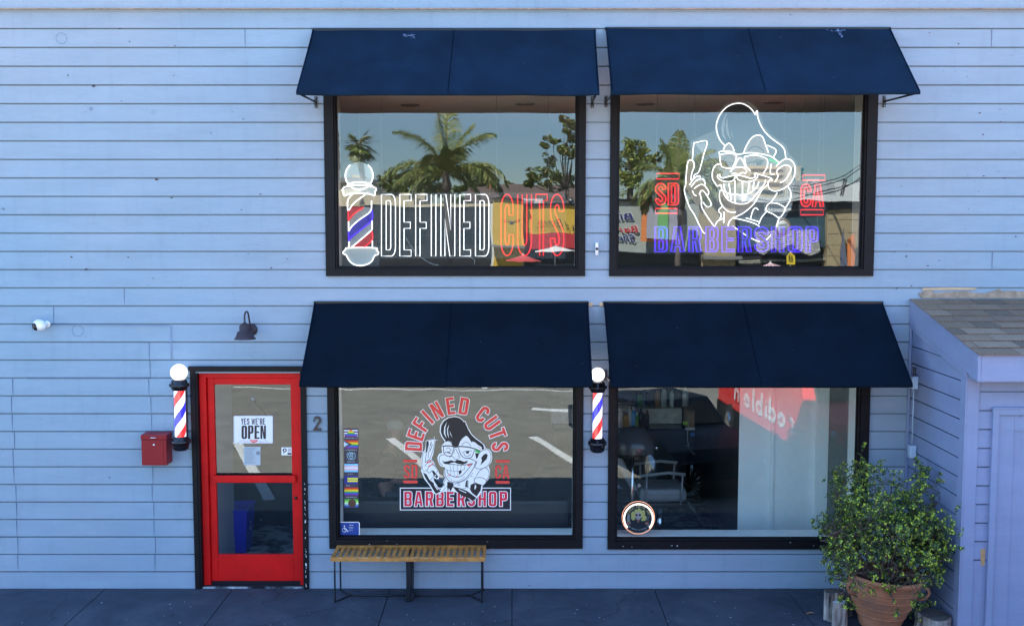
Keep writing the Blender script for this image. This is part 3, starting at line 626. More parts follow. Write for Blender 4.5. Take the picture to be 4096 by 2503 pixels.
# ------------------------------------------------------------------ lean-to shed on the right
shed = thing('lean_to_shed', 'pale blue lean-to shed with grey shingle roof and panelled door at the right edge', 'shed', (4.2, 0, 0))
SX = at(3641, 1500).x; SY = -1.34; SX2 = 6.6
shp = 2.96; eave_y = -1.60; eave_z = 2.60
mb = MB(); side = lambda y, xo, z: Vector((SX - xo * 0 + xo, -y, z))
def sp(u, o, z): return Vector((SX + o, -u, z))                 # side wall facing -X
mb2 = MB(); siding(mb2, .0, 1.30, 0, 2.66, [], .174, .05, sp, 4)
mb2.v = [Vector((v.x, v.y, min(v.z, shp - .26 - (-v.y) * (shp - eave_z) / 1.6 + .06))) for v in mb2.v]; mb2.build('side_wall', SHEDP, shed)
DXA = at(3975, 1800, SY).x - .03
mb = MB(); siding(mb, SX + .10, SX2, .72, 2.40, [(DXA, SX2, 0, at(4000, 1633, SY).z)], .168, .05, lambda x, y, z: Vector((x, SY + y, z)), 5); mb.build('front_wall', SHEDP, shed)
mb = MB(); mb.box(SX + .10, DXA, SY - .006, SY + .02, 0, .72); mb.build('lower_panel', SHEDP, shed, bevel=.003)
mb = MB(); mb.box(SX - .006, SX + .10, SY - .022, SY, 0, 2.44); mb.box(SX - .022, SX - .006, SY - .022, SY + .09, 0, 2.44); mb.box(SX - .03, SX - .006, -.035, -.014, 0, 2.7); mb.build('corner_trim', SHEDP, shed, bevel=.003)
# door of the shed
tz = at(4000, 1633, SY).z; fx = DXA
mb = MB(); mb.box(fx, fx + .055, SY - .035, SY + .02, 0, tz); mb.box(fx + .055, SX2, SY - .035, SY + .02, tz - .055, tz); mb.box(fx - .01, SX2, SY - .042, SY + .02, tz, tz + .014); dfm = mb.build('door_frame', SHEDP, shed, bevel=.003)
mb = MB(); mb.box(fx + .06, fx + .20, SY - .012, SY + .02, 0, tz - .06); mb.box(fx + .20, SX2, SY - .012, SY + .02, tz - .20, tz - .06); mb.box(fx + .20, SX2, SY - .001, SY + .02, 0, tz - .20); mb.build('door', SHEDP, shed, bevel=.003)
mb = MB()
c0 = at(3920, 2195, SY); c1 = at(3938, 2262, SY); mb.add([(c0.x, SY - .0075, c0.z), (c1.x, SY - .0075, c0.z + .005), (c1.x - .003, SY - .0075, c1.z), (c0.x + .01, SY - .0075, c1.z + .01)], [(0, 3, 2, 1)])
mb.build('bare_patch', mat('bare_wood', (.52, .30, .14), .8, var=.2, vs=20), shed)
# roof: deck, rake board, front fascia, shingles
sl_ = (shp - eave_z) / (-.0 - eave_y)
rz = lambda y: eave_z + (y - eave_y) * sl_
mb = MB(); X0 = SX - .03
def prism(mb, x0, x1, prof): 
    n = len(prof); mb.add([(x0, y, z) for y, z in prof] + [(x1, y, z) for y, z in prof], [tuple(range(n)), tuple(range(2 * n - 1, n - 1, -1))] + [(i, n + i, n + (i + 1) % n, (i + 1) % n) for i in range(n)])
prism(mb, X0 + .032, SX2, [(-.01, rz(-.01) - .03), (eave_y + .026, rz(eave_y + .026) - .03), (eave_y + .026, rz(eave_y + .026) - .005), (-.01, rz(-.01) - .005)]); mb.build('roof_deck', SHELL, shed)
mb = MB(); prism(mb, X0, X0 + .03, [(-.01, rz(-.01) - .004), (eave_y, eave_z - .004), (eave_y, eave_z - .235), (-.01, rz(-.01) - .235)]); prism(mb, X0 + .004, X0 + .034, [(-.01, rz(-.01) - .237), (-1.33, rz(-1.33) - .237), (-1.33, rz(-1.33) - .29), (-.01, rz(-.01) - .29)]); mb.build('rake_board', SHEDP, shed, bevel=.003)
mb = MB(); mb.box(X0 + .031, SX2, eave_y - .0, eave_y + .025, eave_z - .235, eave_z - .004); mb.box(X0 + .03, SX2, eave_y + .026, SY - .001, eave_z - .245, eave_z - .20); mb.build('fascia', SHEDP, shed, bevel=.003)
SHM = [mat('shingle_%s' % n, c_, .95, var=.35, vs=60, bump=.6, bs=250) for n, c_ in (('grey', (.215, .145, .10)), ('brown', (.26, .175, .12)), ('dark', (.16, .115, .085)), ('pale', (.29, .205, .145)))]
mb = MB(); rn = random.Random(8); rows = 9; L = math.hypot(1.62, sl_ * 1.62); nrm = Vector((0, -sl_, 1)).normalized(); dn = Vector((0, -1, -sl_)).normalized()
for r_ in range(rows):
    s0 = L * r_ / rows; s1 = L * (r_ + 1) / rows + .004; x = X0 - .012 - (rn.uniform(.05, .28) if r_ % 2 else .0)
    while x < SX2:
        wd = rn.choice([.30, .30, .22, .36]); xa_, xb_ = max(X0 - .012, x + .003), min(SX2, x + wd - .003)
        if xb_ - xa_ > .02:
            o = Vector((0, -.008, rz(-.008)));
            def P(xx, s, h): q_ = o + dn * s + nrm * h; return Vector((xx, q_.y, q_.z))
            h0, h1 = .003, .013 + rn.uniform(-.002, .003); v = [P(xa_, s0, h0), P(xb_, s0, h0), P(xb_, s1, h1), P(xa_, s1, h1), P(xb_, s1, h1 - .008), P(xa_, s1, h1 - .008), P(xa_, s0, h0 - .003), P(xb_, s0, h0 - .003)]
            mb.add(v, [(0, 3, 2, 1), (3, 5, 4, 2), (0, 6, 5, 3), (1, 2, 4, 7)], rn.choice([0, 0, 1, 1, 2, 3]))
        x += wd
mb.build('shingles', SHM, shed)
TAN = mat('tan_sealant', (.36, .27, .20), .9, var=.35, vs=14, bump=.6, bs=60)
mb = MB(); rn = random.Random(2); top = []; x = at(3672, 1180).x
while x < SX2: top.append((x, za(1162 + rn.uniform(-7, 12)))); x += rn.uniform(.04, .12)
bot = [(SX2, shp + .012), (at(3672, 1200).x + .03, shp + .012)]
mb.poly([top + bot], lambda u, v, w_: Vector((u, -.016 + w_, v)), 0, .012); mb.build('flashing', TAN, shed)
PRIM = mat('peach_primer', (.62, .42, .26), .8, var=.2, vs=10)
mb = MB(); z = za(1160); mb.poly([[(at(3686, 1160).x, z), (at(3900, 1160).x, z + .004), (at(3905, 1150).x, z + .022), (at(3800, 1150).x, z + .026), (at(3690, 1150).x, z + .02)]], lambda u, v, w_: Vector((u, -.0125 + w_, v)), 0, .006)
for px in (2363, 2405): c = at(px, 1216); mb.poly([[(c.x - .02, c.z - .022), (c.x + .015, c.z - .018), (c.x + .024, c.z + .006), (c.x - .0, c.z + .02), (c.x - .018, c.z + .016)]], lambda u, v, w_: Vector((u, -.0125 + w_, v)), 0, .006)
mb.build('primer_patch', PRIM, shop)
a = at(3650, 1506, -.25); b = at(3677, 1556, -.25); b.x = SX - .012
root = thing('junction_box', 'pale electrical box with a dark sensor on top at the corner of the lean-to', 'junction box', (a.x, 0, b.z))
mb = MB(); mb.box(a.x, b.x, -.25, -.18, b.z, a.z); mb.build('housing', GBX, root, bevel=.004)
mb = MB(); xm = (a.x + b.x) / 2; mb.lathe([(.018, a.z), (.018, a.z + .02), (.010, a.z + .022), (.014, a.z + .05), (.018, a.z + .085), (.001, a.z + .09)], (xm, -.215, 0), 18); mb.build('sensor', mat('sensor_dark', (.03, .03, .035), .3), root)
mb = MB(); mb.tube([(xm, -.215, b.z), (xm, -.215, at(3650, 1770, -.2).z)], .006, n=8); mb.build('conduit', GBX, root)
a = at(3632, 1777, -.2); b = at(3668, 1826, -.2); b.x = SX - .012
root = thing('junction_box', 'lower pale electrical box just above the bush at the wall corner', 'junction box', (a.x, 0, b.z)); mb = MB(); mb.box(a.x, b.x, -.26, -.19, b.z, a.z); mb.build('housing', GBX, root, bevel=.004)
mb = MB(); mb.box(a.x + .01, b.x - .01, -.264, -.26, b.z + .02, a.z - .02); mb.build('cover', GBX, root, bevel=.002)
# ------------------------------------------------------------------ bench
WOOD = mat('bench_wood', (.46, .20, .045), .5, var=.45, vs=9, stretch=(1, 1, 1), bump=.15, bs=80)
bx0, bx1, by0, by1, bz = -1.775, -.262, -.435, -.035, .46
bench = thing('bench', 'slatted varnished wood bench on dark metal rod legs under the logo window', 'bench', ((bx0 + bx1) / 2, (by0 + by1) / 2, 0))
mb = MB(); mb.box(bx0, bx1, by0, by0 + .035, bz - .04, bz); mb.box(bx0, bx1, by1 - .035, by1, bz - .04, bz); n = 26; pit = (bx1 - bx0) / n * 1.0
for i in range(n):
    x = bx0 + (bx1 - bx0 - .032) * i / (n - 1); mb.box(x, x + .034, by0 + .036, by1 - .036, bz - .024, bz - .003 + random.uniform(-.001, .001))
WORN = mat('bare_worn_wood', (.62, .52, .40), .8); rn = random.Random(4); WM = MB()
for i in range(26):
    x = rn.uniform(bx0 + .01, bx1 - .05); wv = rn.uniform(.008, .035); z = bz - rn.uniform(.002, .012); WM.box(x, x + wv, by0 - .0012, by0 + .004, z, z + .0035)
mb.add(WM.v, WM.f, 1); mb.build('seat', [WOOD, WORN], bench)
ROD = mat('bench_rod', (.018, .022, .03), .4, metal=.5)
ym = (by0 + by1) / 2; xm = (bx0 + bx1) / 2; r = .0085
def unit(xa_, xb_, s):
    m = MB(); g = .011
    f = [(xa_, by0 + .03, bz - .03), (xa_, by0 + .03, .03), (xa_ + s * .004, by0 + .035, g), (xa_ + s * .12, ym, g)]
    b_ = [(xa_, by1 - .03, bz - .03), (xa_, by1 - .03, .03), (xa_ + s * .004, by1 - .035, g), (xa_ + s * .12, ym, g)]
    m.tube(smooth2(f[:1] + f[1:], n=3), r, n=10); m.tube(smooth2(b_, n=3), r, n=10); m.build('leg', ROD, bench)
    m = MB(); m.tube([(xa_ + s * .12, ym, g), (xb_ - s * .03, ym, g)], r, n=10); m.build('stretcher', ROD, bench)
    m = MB(); 
    for yy in (by0 + .03, by1 - .03): m.tube([(xb_, yy, bz - .03), (xb_, yy, .03), (xb_ - s * .005, yy + (ym - yy) * .1, g), (xb_ - s * .03, ym, g)], r * 1.15, n=10)
    m.build('leg', ROD, bench)
unit(bx0 + .035, xm - .012, 1); unit(bx1 - .035, xm + .014, -1)
mb = MB(); mb.box(xm - .014, xm + .018, by0 + .02, by0 + .036, .012, bz - .03); mb.build('centre_post', ROD, bench); mb = MB(); mb.box(xm - .014, xm + .018, by1 - .036, by1 - .02, .012, bz - .03); mb.build('centre_post', ROD, bench)
# ------------------------------------------------------------------ terracotta pot, bush, logs, leaf
TERR = mat('terracotta', (.27, .12, .075), .85, bump=.25, bs=30)
ramp_noise(TERR, [(.3, (.20, .11, .075)), (.48, (.40, .155, .075)), (.6, (.43, .20, .11)), (.75, (.46, .29, .19))], 2.6, (1, 1, 1.6), 8, .4)
pc = Vector((3.40, -1.02, 0)); tilt = Matrix.Rotation(R(4), 3, 'Y')
pot = thing('plant_pot', 'big weathered terracotta pot with handles standing at the lean-to corner', 'plant pot', pc)
prof = [(.001, .0), (.17, .0), (.185, .02), (.20, .08), (.235, .16), (.275, .25), (.305, .33), (.322, .40), (.330, .45), (.345, .465), (.35, .485), (.342, .50), (.318, .50), (.305, .47), (.29, .42), (.001, .40)]
pp = []
for (r_, z) in prof: pp.append((r_, z))
mb = MB(); mb.lathe(pp, pc, 56, 0, tilt); 
for zz in (.13, .22, .30, .375):
    k = [p for p in pp[1:9]]; rr_ = next(a[0] + (b[0] - a[0]) * (zz - a[1]) / (b[1] - a[1]) for a, b in zip(k[:-1], k[1:]) if a[1] <= zz <= b[1])
    mb.tube([pc + tilt @ Vector((rr_ * math.cos(t * math.pi / 24), rr_ * math.sin(t * math.pi / 24), zz)) for t in range(48)], .006, n=6, closed=True)
mb.build('pot_body', TERR, pot)
for a_ in (200, -25):
    d = Vector((math.cos(R(a_)), math.sin(R(a_)), 0)); t_ = Vector((-d.y, d.x, 0)); mb = MB()
    mb.tube([pc + tilt @ p for p in [d * .335 + t_ * -.005 + Vector((0, 0, .44)), d * .385 + Vector((0, 0, .43)), d * .40 + Vector((0, 0, .39)), d * .37 + Vector((0, 0, .34)), d * .305 + Vector((0, 0, .31))]], .014, n=8); mb.build('handle', TERR, pot)
mb = MB(); mb.lathe([(.001, .43), (.30, .43)], pc, 30, 0, tilt); mb.build('soil', mat('soil', (.03, .022, .016), .95, bump=.8, bs=40), pot)
bush = thing('jade_bush', 'dense small leaved green succulent bush spilling out of the big clay pot', 'bush', pc + Vector((0, 0, .44)))
rn = random.Random(21); stems = MB(); LF = []
def grow(p, d, L, r_, depth):
    n = max(3, int(L / .035)); pts = [p.copy()]; rr_ = [r_]
    for i in range(n):
        d = (d + Vector((rn.gauss(0, .16), rn.gauss(0, .16), rn.gauss(0, .13) - (.05 if depth > 1 else .0)))).normalized(); p = p + d * L / n
        if p.x < 3.06 and p.z > .9: d.x = abs(d.x) + .2
        if p.x < 2.92: d.x = abs(d.x) + .2
        if p.y > -.06: p.y = -.06; d.y = -abs(d.y)
        if p.x > SX - .10 and p.y > SY - .1: p.x = SX - .10; d.x = -abs(d.x)
        pts.append(p.copy()); rr_.append(r_ * (1 - .6 * (i + 1) / n))
        if depth >= 2 or i > n * .4:
            if rn.random() < (1.0 if depth >= 2 else .5): LF.append((p.copy(), d.copy(), depth))
        if depth < 3 and i > n * (.25 if depth else .35) and rn.random() < (.62 if depth == 0 else .5):
            a_ = Vector((rn.gauss(0, 1), rn.gauss(0, 1), rn.gauss(.1, .8))).normalized(); grow(p.copy(), (d * .7 + a_ * .9).normalized(), L * rn.uniform(.32, .55), rr_[-1] * .62, depth + 1)
    stems.tube(pts, rr_, n=5)
    for q in range(3): LF.append((pts[-1] + d * .008 * q, d.copy(), 4))
base = pc + Vector((0, 0, .43))
for i in range(30):
    a_ = rn.uniform(0, 2 * math.pi); el = rn.uniform(.05, 1.35); d = Vector((math.cos(a_) * math.cos(el) * 1.15, math.sin(a_) * math.cos(el) * .6, math.sin(el))).normalized()
    grow(base + Vector((d.x * .14, d.y * .14, 0)), d, rn.uniform(.42, .62) * (1.0 if el > .3 else .62) * (1.14 if d.z > .7 else 1), rn.uniform(.009, .016), 0)
for (dx, dy, dz, L_) in ((-.95, -.1, .25, .60), (-.8, .25, .6, .72), (.3, .2, .9, .95), (.05, .1, 1, .94), (.5, .1, .85, .90), (-.45, .3, .95, 1.0), (.35, .0, 1.0, .90), (-.15, .1, 1.0, .92), (-.9, -.2, -.05, .45), (-.7, .1, .72, .85), (-.3, .1, 1, 1.0)):
    grow(base.copy(), Vector((dx, dy, dz)).normalized(), L_, .014, 0)
stems.build('stems', mat('bush_stem', (.10, .065, .05), .8), bush)
LM = [mat('leaf_dark', (.028, .058, .020), .45, spec=.4), mat('leaf_mid', (.065, .115, .028), .45, spec=.4), mat('leaf_lime', (.42, .52, .04), .45, spec=.4), mat('leaf_yellow', (.34, .30, .03), .5)]
lv = MB()
for (p, d, dep) in LF:
    for q in range(rn.choice((2, 3, 3, 4))):
        a_ = Vector((rn.gauss(0, 1), rn.gauss(0, 1), rn.gauss(.3, 1))); a_ = (a_ - d * a_.dot(d) * .6).normalized(); c_ = p + Vector((rn.gauss(0, .007), rn.gauss(0, .007), rn.gauss(0, .007)))
        s = rn.uniform(.007, .013); n_ = (d * .8 + Vector((rn.gauss(0, .6), rn.gauss(0, .6) - .3, rn.gauss(.4, .6)))).normalized(); u = a_; v_ = n_.cross(u).normalized()
        mi = (2 if rn.random() < .38 else (3 if rn.random() < .12 else 1)) if dep == 4 else rn.choice([0, 0, 0, 1, 1, 1 if rn.random() < .8 else 2])
        lv.add([c_, c_ + u * s * .7 + v_ * s * .62, c_ + u * s * 1.6 + v_ * s * .5 + n_ * s * .2, c_ + u * s * 1.95, c_ + u * s * 1.6 - v_ * s * .5 + n_ * s * .2, c_ + u * s * .7 - v_ * s * .62], [(0, 1, 2, 3, 4, 5)], mi)
print('leaves', len(lv.f)); lv.build('leaves', LM, bush)
BARK = mat('weathered_wood', (.30, .27, .25), .9, bump=.8, bs=14, stretch=(3, 3, .5)); ramp_noise(BARK, [(.36, (.025, .02, .02)), (.48, (.24, .20, .18)), (.68, (.46, .41, .37))], 7, (2.2, 2.2, .35), 8, .6)
CUT = mat('cut_log_top', (.075, .065, .06), .95, var=.4, vs=16, bump=.6, bs=40)
def log(name, label, x, y, r_, h, squash=1.0, top=CUT, seed=0, lean=(0, 0)):
    rn = random.Random(seed); m = MB(); n = 22; rad = [1 + rn.uniform(-.10, .10) + .14 * math.sin(2 * math.pi * _ / n * 2 + seed) + .08 * math.sin(2 * math.pi * _ / n * 3 + seed * 2) for _ in range(n)]; rows = 6; V = []
    for j in range(rows + 1):
        for k in range(n):
            a_ = 2 * math.pi * k / n; q_ = r_ * rad[k] * (1 + rn.uniform(-.03, .03)) * (1.06 - .06 * j / rows); V.append((x + q_ * math.cos(a_) + lean[0] * j / rows, y + q_ * math.sin(a_) * squash + lean[1] * j / rows, h * j / rows + (rn.uniform(-.006, .006) if j == rows else 0)))
    m.add(V, [(j * n + k, j * n + (k + 1) % n, (j + 1) * n + (k + 1) % n, (j + 1) * n + k) for j in range(rows) for k in range(n)])
    m.add([V[rows * n + k] for k in range(n)], [tuple(range(n))], 1)
    m.v = [v + Vector((0, 0, .0)) for v in m.v]
    return tag(m.build(name, [BARK, top]), label, 'log', 'cut logs around the clay pot')
log('log', 'split grey log stump standing against the blue boards left of the clay pot', 3.03, -.84, .085, .27, .9, seed=1)
log('log', 'short pale rounded log in front of the others left of the clay pot', 3.035, -1.02, .058, .23, 1, mat('pale_log_top', (.42, .45, .50), .8, var=.2, vs=14), 2)
log('log', 'tall narrow upright log touching the clay pot', 3.19, -.72, .052, .32, 1.1, seed=3)
log('log', 'wide flat dark topped stump right of the clay pot at the lean-to foot', 3.83, -1.20, .145, .18, 1.0, seed=4)
c = atz(3240, 2456, 0); mb = MB(); pts = [(-.05, 0), (-.03, .012), (.01, .014), (.045, .004), (.06, 0), (.04, -.008), (0, -.014), (-.035, -.01)]
mb.add([(c.x + u, c.y + v, .006 + .012 * abs(v) / .014 + .006 * math.sin(u * 60)) for u, v in pts], [tuple(range(8))]); tag(mb.build('dry_leaf', mat('dry_leaf_brown', (.30, .14, .08), .8)), 'dry brown curled leaf on the dark sidewalk left of the logs', 'leaf')
mb = MB(); rn = random.Random(31)
for i in range(60):
    c = atz(rn.uniform(20, 3300), rn.uniform(2400, 2500), 0); s = rn.uniform(.002, .006)
    mb.ball((c.x, c.y, .003), s, rn.choice([0, 0, 1]), 6, 4, (rn.uniform(1, 2.4), 1, .4))
tag(mb.build('litter_specks', [mat('speck_pale', (.35, .35, .38), .9), mat('speck_brown', (.16, .09, .07), .9)]), kind='stuff')

# ------------------------------------------------------------------ window logo decal (outside face of the lower left pane)
def T(ox, oy, s, Y): return lambda x, y, w_=0: at(ox + x / s, oy + y / s, Y)
LG = 3.073; base_y = GY - .003
def lay(k): return T(1580, 1570, LG, base_y - .0006 * k)
decal = thing('window_decal', 'large barbershop logo of a grinning pompadoured man stuck on the lower left window', 'window decal', at(1820, 1815, GY))
fill = lambda mb, pts, k, mi=0: mb.poly([pts], lay(k), mi)
def strokes(mb, L, k, wd, mi=0, sm=True):
    for l in L:
        p = smooth2(l, n=4) if sm and len(l) > 2 else l
        mb.ribbon(p, wd, lay(k), False, mi)
ARC = [('D', 176.5), ('E', 161.2), ('F', 146), ('I', 132.5), ('N', 117.5), ('E', 98.3), ('D', 80.6), ('C', 53.2), ('U', 36), ('T', 20), ('S', 3)]
cxr, cyr = 760, 690
def letters(items, mr, mw, kR, kW, off):
    for ch, org, u_, v_, sc in items:
        g, w_ = glyph(ch, w=.52, s=.175, b=.15)
        for lo in g:
            f = lambda p: (org[0] + u_[0] * (p[0] - w_ / 2) * sc + v_[0] * p[1] * sc, org[1] + u_[1] * (p[0] - w_ / 2) * sc + v_[1] * p[1] * sc)
            L = [[f(p) for p in l] for l in lo]; mr.poly(L, lay(kR))
            for l in L:
                mw.ribbon(l, off * 2, lay(kW), True)
its = []
for ch, a_ in ARC:
    t = R(a_); rr_ = 428; o = (cxr + rr_ * math.cos(t), cyr - rr_ * math.sin(t)); its.append((ch, o, (math.sin(t), math.cos(t)), (math.cos(t), -math.sin(t)), 208))
mr, mw = MB(), MB(); letters(its, mr, mw, 2, 1, 8.5); mw.build('letter_outline', VWHITE, decal); mr.build('arched_lettering', VRED, decal)
mb = MB(); R4 = lambda x0, y0, x1, y1: [(x0, y0), (x1, y0), (x1, y1), (x0, y1)]
for b_ in ((103, 822, 275, 853), (103, 1078, 275, 1113), (1237, 825, 1408, 857), (1237, 1082, 1408, 1117)): m_ = MB(); fill(m_, R4(*b_), 2); m_.build('bar', VRED, decal)
for ch, x, hgt, y in (('S', 145, 165, 1052), ('D', 238, 165, 1052), ('C', 1268, 165, 1055), ('A', 1363, 165, 1055)):
    g, w_ = glyph(ch, w=.46, s=.15, b=.13)
    for lo in g: mb.poly([[(x + (p[0] - w_ / 2) * hgt, y - p[1] * hgt) for p in l] for l in lo], lay(2))
mb.build('initials', VRED, decal)
mb = MB(); fill(mb, R4(60, 1165, 1425, 1443), 0); mb.build('banner_border', VWHITE, decal)
mb = MB(); fill(mb, R4(70, 1176, 1415, 1433), 1); mb.build('banner', mat('banner_navy', (.008, .008, .022), .5), decal)
its = [(ch, (x, 1393), (1, 0), (0, -1), 178) for ch, x in zip('BARBERSHOP', (160, 290, 422, 553, 678, 815, 940, 1072, 1200, 1333))]
mr, mw = MB(), MB(); letters(its, mr, mw, 4, 3, 9); mw.build('letter_outline', VWHITE, decal); mr.build('banner_lettering', VRED2, decal)
sil = [(735,285),(790,298),(830,325),(850,350),(862,340),(880,380),(905,440),(940,500),(990,550),(1050,595),(1095,635),(1115,680),(1160,695),(1185,730),(1195,790),(1185,850),(1150,895),(1165,940),(1168,1000),(1150,1060),(1110,1110),(1075,1150),(1070,1200),(1040,1260),(990,1310),(965,1335),(930,1300),(860,1275),(780,1230),(720,1215),(580,1215),(560,1235),(500,1250),(470,1230),(440,1165),(400,1110),(360,1060),(340,1010),(318,955),(325,930),(325,880),(322,800),(340,730),(365,705),(378,640),(378,590),(400,575),(470,570),(500,585),(490,640),(478,700),(470,760),(455,790),(450,815),(480,850),(495,900),(525,940),(545,1000),(540,1060),(505,1060),(475,1040),(480,1080),(510,1130),(555,1195),(580,1160),(600,1130),(590,1100),(605,1060),(620,1050),(600,1010),(600,950),(620,920),(560,900),(530,850),(520,800),(540,750),(580,735),(572,680),(580,640),(600,620),(610,595),(570,540),(548,480),(555,400),(590,340),(650,300)]
mb = MB(); fill(mb, sil, 5); mb.build('figure', VWHITE, decal)
blk = MB()
B_ = [[(735,297),(785,308),(825,335),(848,365),(858,352),(872,390),(898,450),(935,512),(985,562),(1045,605),(1085,640),(1098,690),(1070,700),(1062,665),(1020,640),(985,610),(950,598),(940,610),(915,565),(890,535),(870,530),(830,560),(800,600),(780,655),(740,662),(705,648),(690,605),(655,590),(625,605),(615,580),(585,540),(562,480),(568,405),(600,350),(660,310)],
 [(985,740),(1035,742),(1015,800),(998,812)],
 [(585,825),(600,848),(640,842),(690,828),(735,842),(760,822),(800,828),(850,848),(892,832),(885,862),(830,882),(770,872),(735,855),(700,858),(650,877),(608,872),(586,850)],
 [(645,1090),(720,1110),(715,1150),(680,1215),(662,1170),(650,1225),(640,1150)],
 [(975,1108),(1062,1130),(1052,1200),(1002,1272),(950,1232),(922,1190),(930,1130)],
 [(710,1150),(800,1172),(880,1202),(950,1252),(1000,1290),(962,1328),(900,1292),(820,1262),(750,1205)],
 [(860,1155),(872,1085),(888,1072),(903,1082),(900,1160)],
 [(345,975),(385,1000),(430,1078),(455,1090),(475,1110),(562,1212),(502,1240),(475,1200),(440,1140),(400,1090),(365,1030)],
 [(385,595),(408,588),(414,612),(395,735),(378,722)], [(452,962),(475,955),(532,1030),(512,1052),(480,1020)],
 [(1088,762),(1120,745),(1140,765),(1128,812),(1082,858),(1050,890),(1068,830),(1058,800)], [(870,722),(915,715),(905,745),(878,748)],
 [(780,962),(812,950),(822,972),(792,1012)], [(425,700),(458,625),(462,640),(432,722)], [(432,640),(445,600),(452,603),(436,660)]]
for p in B_: fill(blk, p, 6)
S_ = lambda wd, *L: strokes(blk, L, 6, wd)
S_(13, [(583,656),(640,652),(700,655),(740,668),(800,660),(900,668),(985,690),(1050,718)])
S_(8, [(596,660),(598,720),(622,768),(690,775),(712,722),(725,670)], [(780,675),(800,740),(835,788),(890,806),(940,790),(966,740),(978,700)])
S_(5, [(722,745),(735,700),(750,692),(762,720),(790,765)], [(668,800),(690,780),(720,792),(742,818),(782,806),(800,788),(770,770)], [(820,738),(880,716),(945,714)], arc(888, 735, 44, 20, 170, 10), [(822,645),(848,615),(892,610),(935,655)], [(630,690),(655,675),(690,705),(650,735),(690,745),(620,725)], [(610,740),(650,725),(695,750)])
S_(7, [(625,872),(720,880),(830,888),(955,868)], [(635,940),(650,990),(700,1022),(760,1036),(822,1020),(862,978),(905,930),(955,868)], [(612,920),(615,1000),(652,1070),(722,1102),(800,1092),(872,1050),(922,990),(962,930),(1000,858),(950,820),(890,800)])
S_(3.5, [(672,882),(690,962)], [(715,884),(722,966)], [(768,886),(764,966)], [(815,888),(806,955)], [(862,886),(848,950)], [(640,945),(700,962),(790,966),(850,942)], [(680,962),(685,1012)], [(725,966),(728,1030)], [(770,966),(775,1032)], [(640,1010),(700,1075),(780,1082),(860,1030)])
S_(6, [(1005,800),(1040,738),(1090,702),(1140,700),(1172,740),(1180,800),(1160,868),(1110,918),(1040,935),(990,920),(978,880),(1010,840)], [(600,762),(562,768),(542,812),(552,862),(592,896)], [(1000,1020),(1040,960),(1110,918),(1150,960),(1155,1020),(1118,1085)], [(978,1045),(1060,1042),(1120,1075),(1092,1132),(1000,1112),(972,1085),(985,1045)], [(605,1152),(602,1100),(625,1062)])
S_(4, arc(783, 1128, 14, 0, 360, 12), [(585,1205),(620,1170),(650,1140)], [(715,1155),(740,1120),(860,1075),(960,985)], [(750,1205),(880,1165),(920,1175)], [(925,1020),(955,1028)], [(590,620),(640,590),(690,620),(710,655)], [(1020,660),(1050,690),(1060,710)])
S_(5, [(345,740),(335,820),(332,900),(340,945),(360,960),(400,950)], [(350,735),(372,725),(385,750),(375,810),(372,860)], [(370,860),(410,825),(450,830),(470,850)], [(365,905),(400,860),(450,855),(490,900)], [(390,955),(430,895),(470,890),(520,945),(510,985)], [(395,960),(420,985),(460,950)], [(400,580),(440,585),(490,582),(470,690),(435,790),(400,840)], [(430,1080),(470,1030),(475,990)], [(410,610),(420,700),(405,800)])
blk.build('figure_linework', VBLACK, decal)
mb = MB(); 
for l in ([(640,352),(605,420),(600,500),(635,565),(618,500),(618,430)], [(668,388),(640,440),(642,510),(668,566),(655,510),(650,450)], [(670,460),(680,510),(706,555),(690,515)], [(985,1120),(975,1180),(985,1190),(1000,1150)], [(780,1180),(880,1225),(870,1232),(790,1195)], [(480,1110),(530,1190),(520,1195),(478,1130)], [(488,1008),(502,1008),(505,1022),(492,1024)], [(420,690),(450,630),(455,640),(425,715)]): fill(mb, l, 7)
for i in range(7): fill(mb, R4(884, 1088 + i * 9, 903, 1091 + i * 9), 7)
mb.build('highlights', VWHITE, decal)
mb = MB(); fill(mb, [(985,697),(1050,724),(1040,742),(985,726)], 8); mb.build('green_temple', VGREEN, decal)
mb = MB()
for l in ([(655,990),(690,1018),(665,1020)], [(740,1018),(780,1030),(760,1036)], [(880,880),(948,872),(905,905)], [(385,855),(440,828),(450,836),(400,868)], [(405,905),(470,862),(478,870),(415,915)]): fill(mb, l, 7)
mb.build('red_details', VRED, decal)
# star glint on the razor
mb = MB(); fill(mb, [(482,525),(487,575),(540,581),(487,586),(484,620),(479,586),(430,581),(478,575)], 7); mb.build('glint', VWHITE, decal)

# ------------------------------------------------------------------ sticker strip, accessibility sign, door signs
GLI = GY - .004
strip = thing('flag_stickers', 'vertical strip of pride flag stickers with captions inside the logo window', 'stickers', at(1405, 1870, GLI))
def fs(x, y, w_=0): return at(1340 + x / 3.01, 1660 + y / 3.012, GLI - .002 - w_)
def srect(name, x0, y0, x1, y1, col, k=1, nm=None):
    m = MB(); m.poly([[(x0, y0), (x1, y0), (x1, y1), (x0, y1)]], lambda u, v, w_: fs(u, v, .0004 * k)); return m.build(name, mat('st_' + (nm or '_'.join('%d' % int(c_ * 99) for c_ in col)), col, .5), strip)
def sband(name, x0, x1, y0, y1, cols, k=2):
    m = MB(); ms = []
    for i, c_ in enumerate(cols):
        m.poly([[(x0, y0 + (y1 - y0) * i / len(cols)), (x1, y0 + (y1 - y0) * i / len(cols)), (x1, y0 + (y1 - y0) * (i + 1) / len(cols)), (x0, y0 + (y1 - y0) * (i + 1) / len(cols))]], lambda u, v, w_: fs(u, v, .0004 * k), i); ms.append(mat('st_' + '_'.join('%d' % int(q * 99) for q in c_), c_, .5))
    return m.build(name, ms, strip)
srect('backing', 108, 160, 280, 1110, (.05, .04, .06), 0)
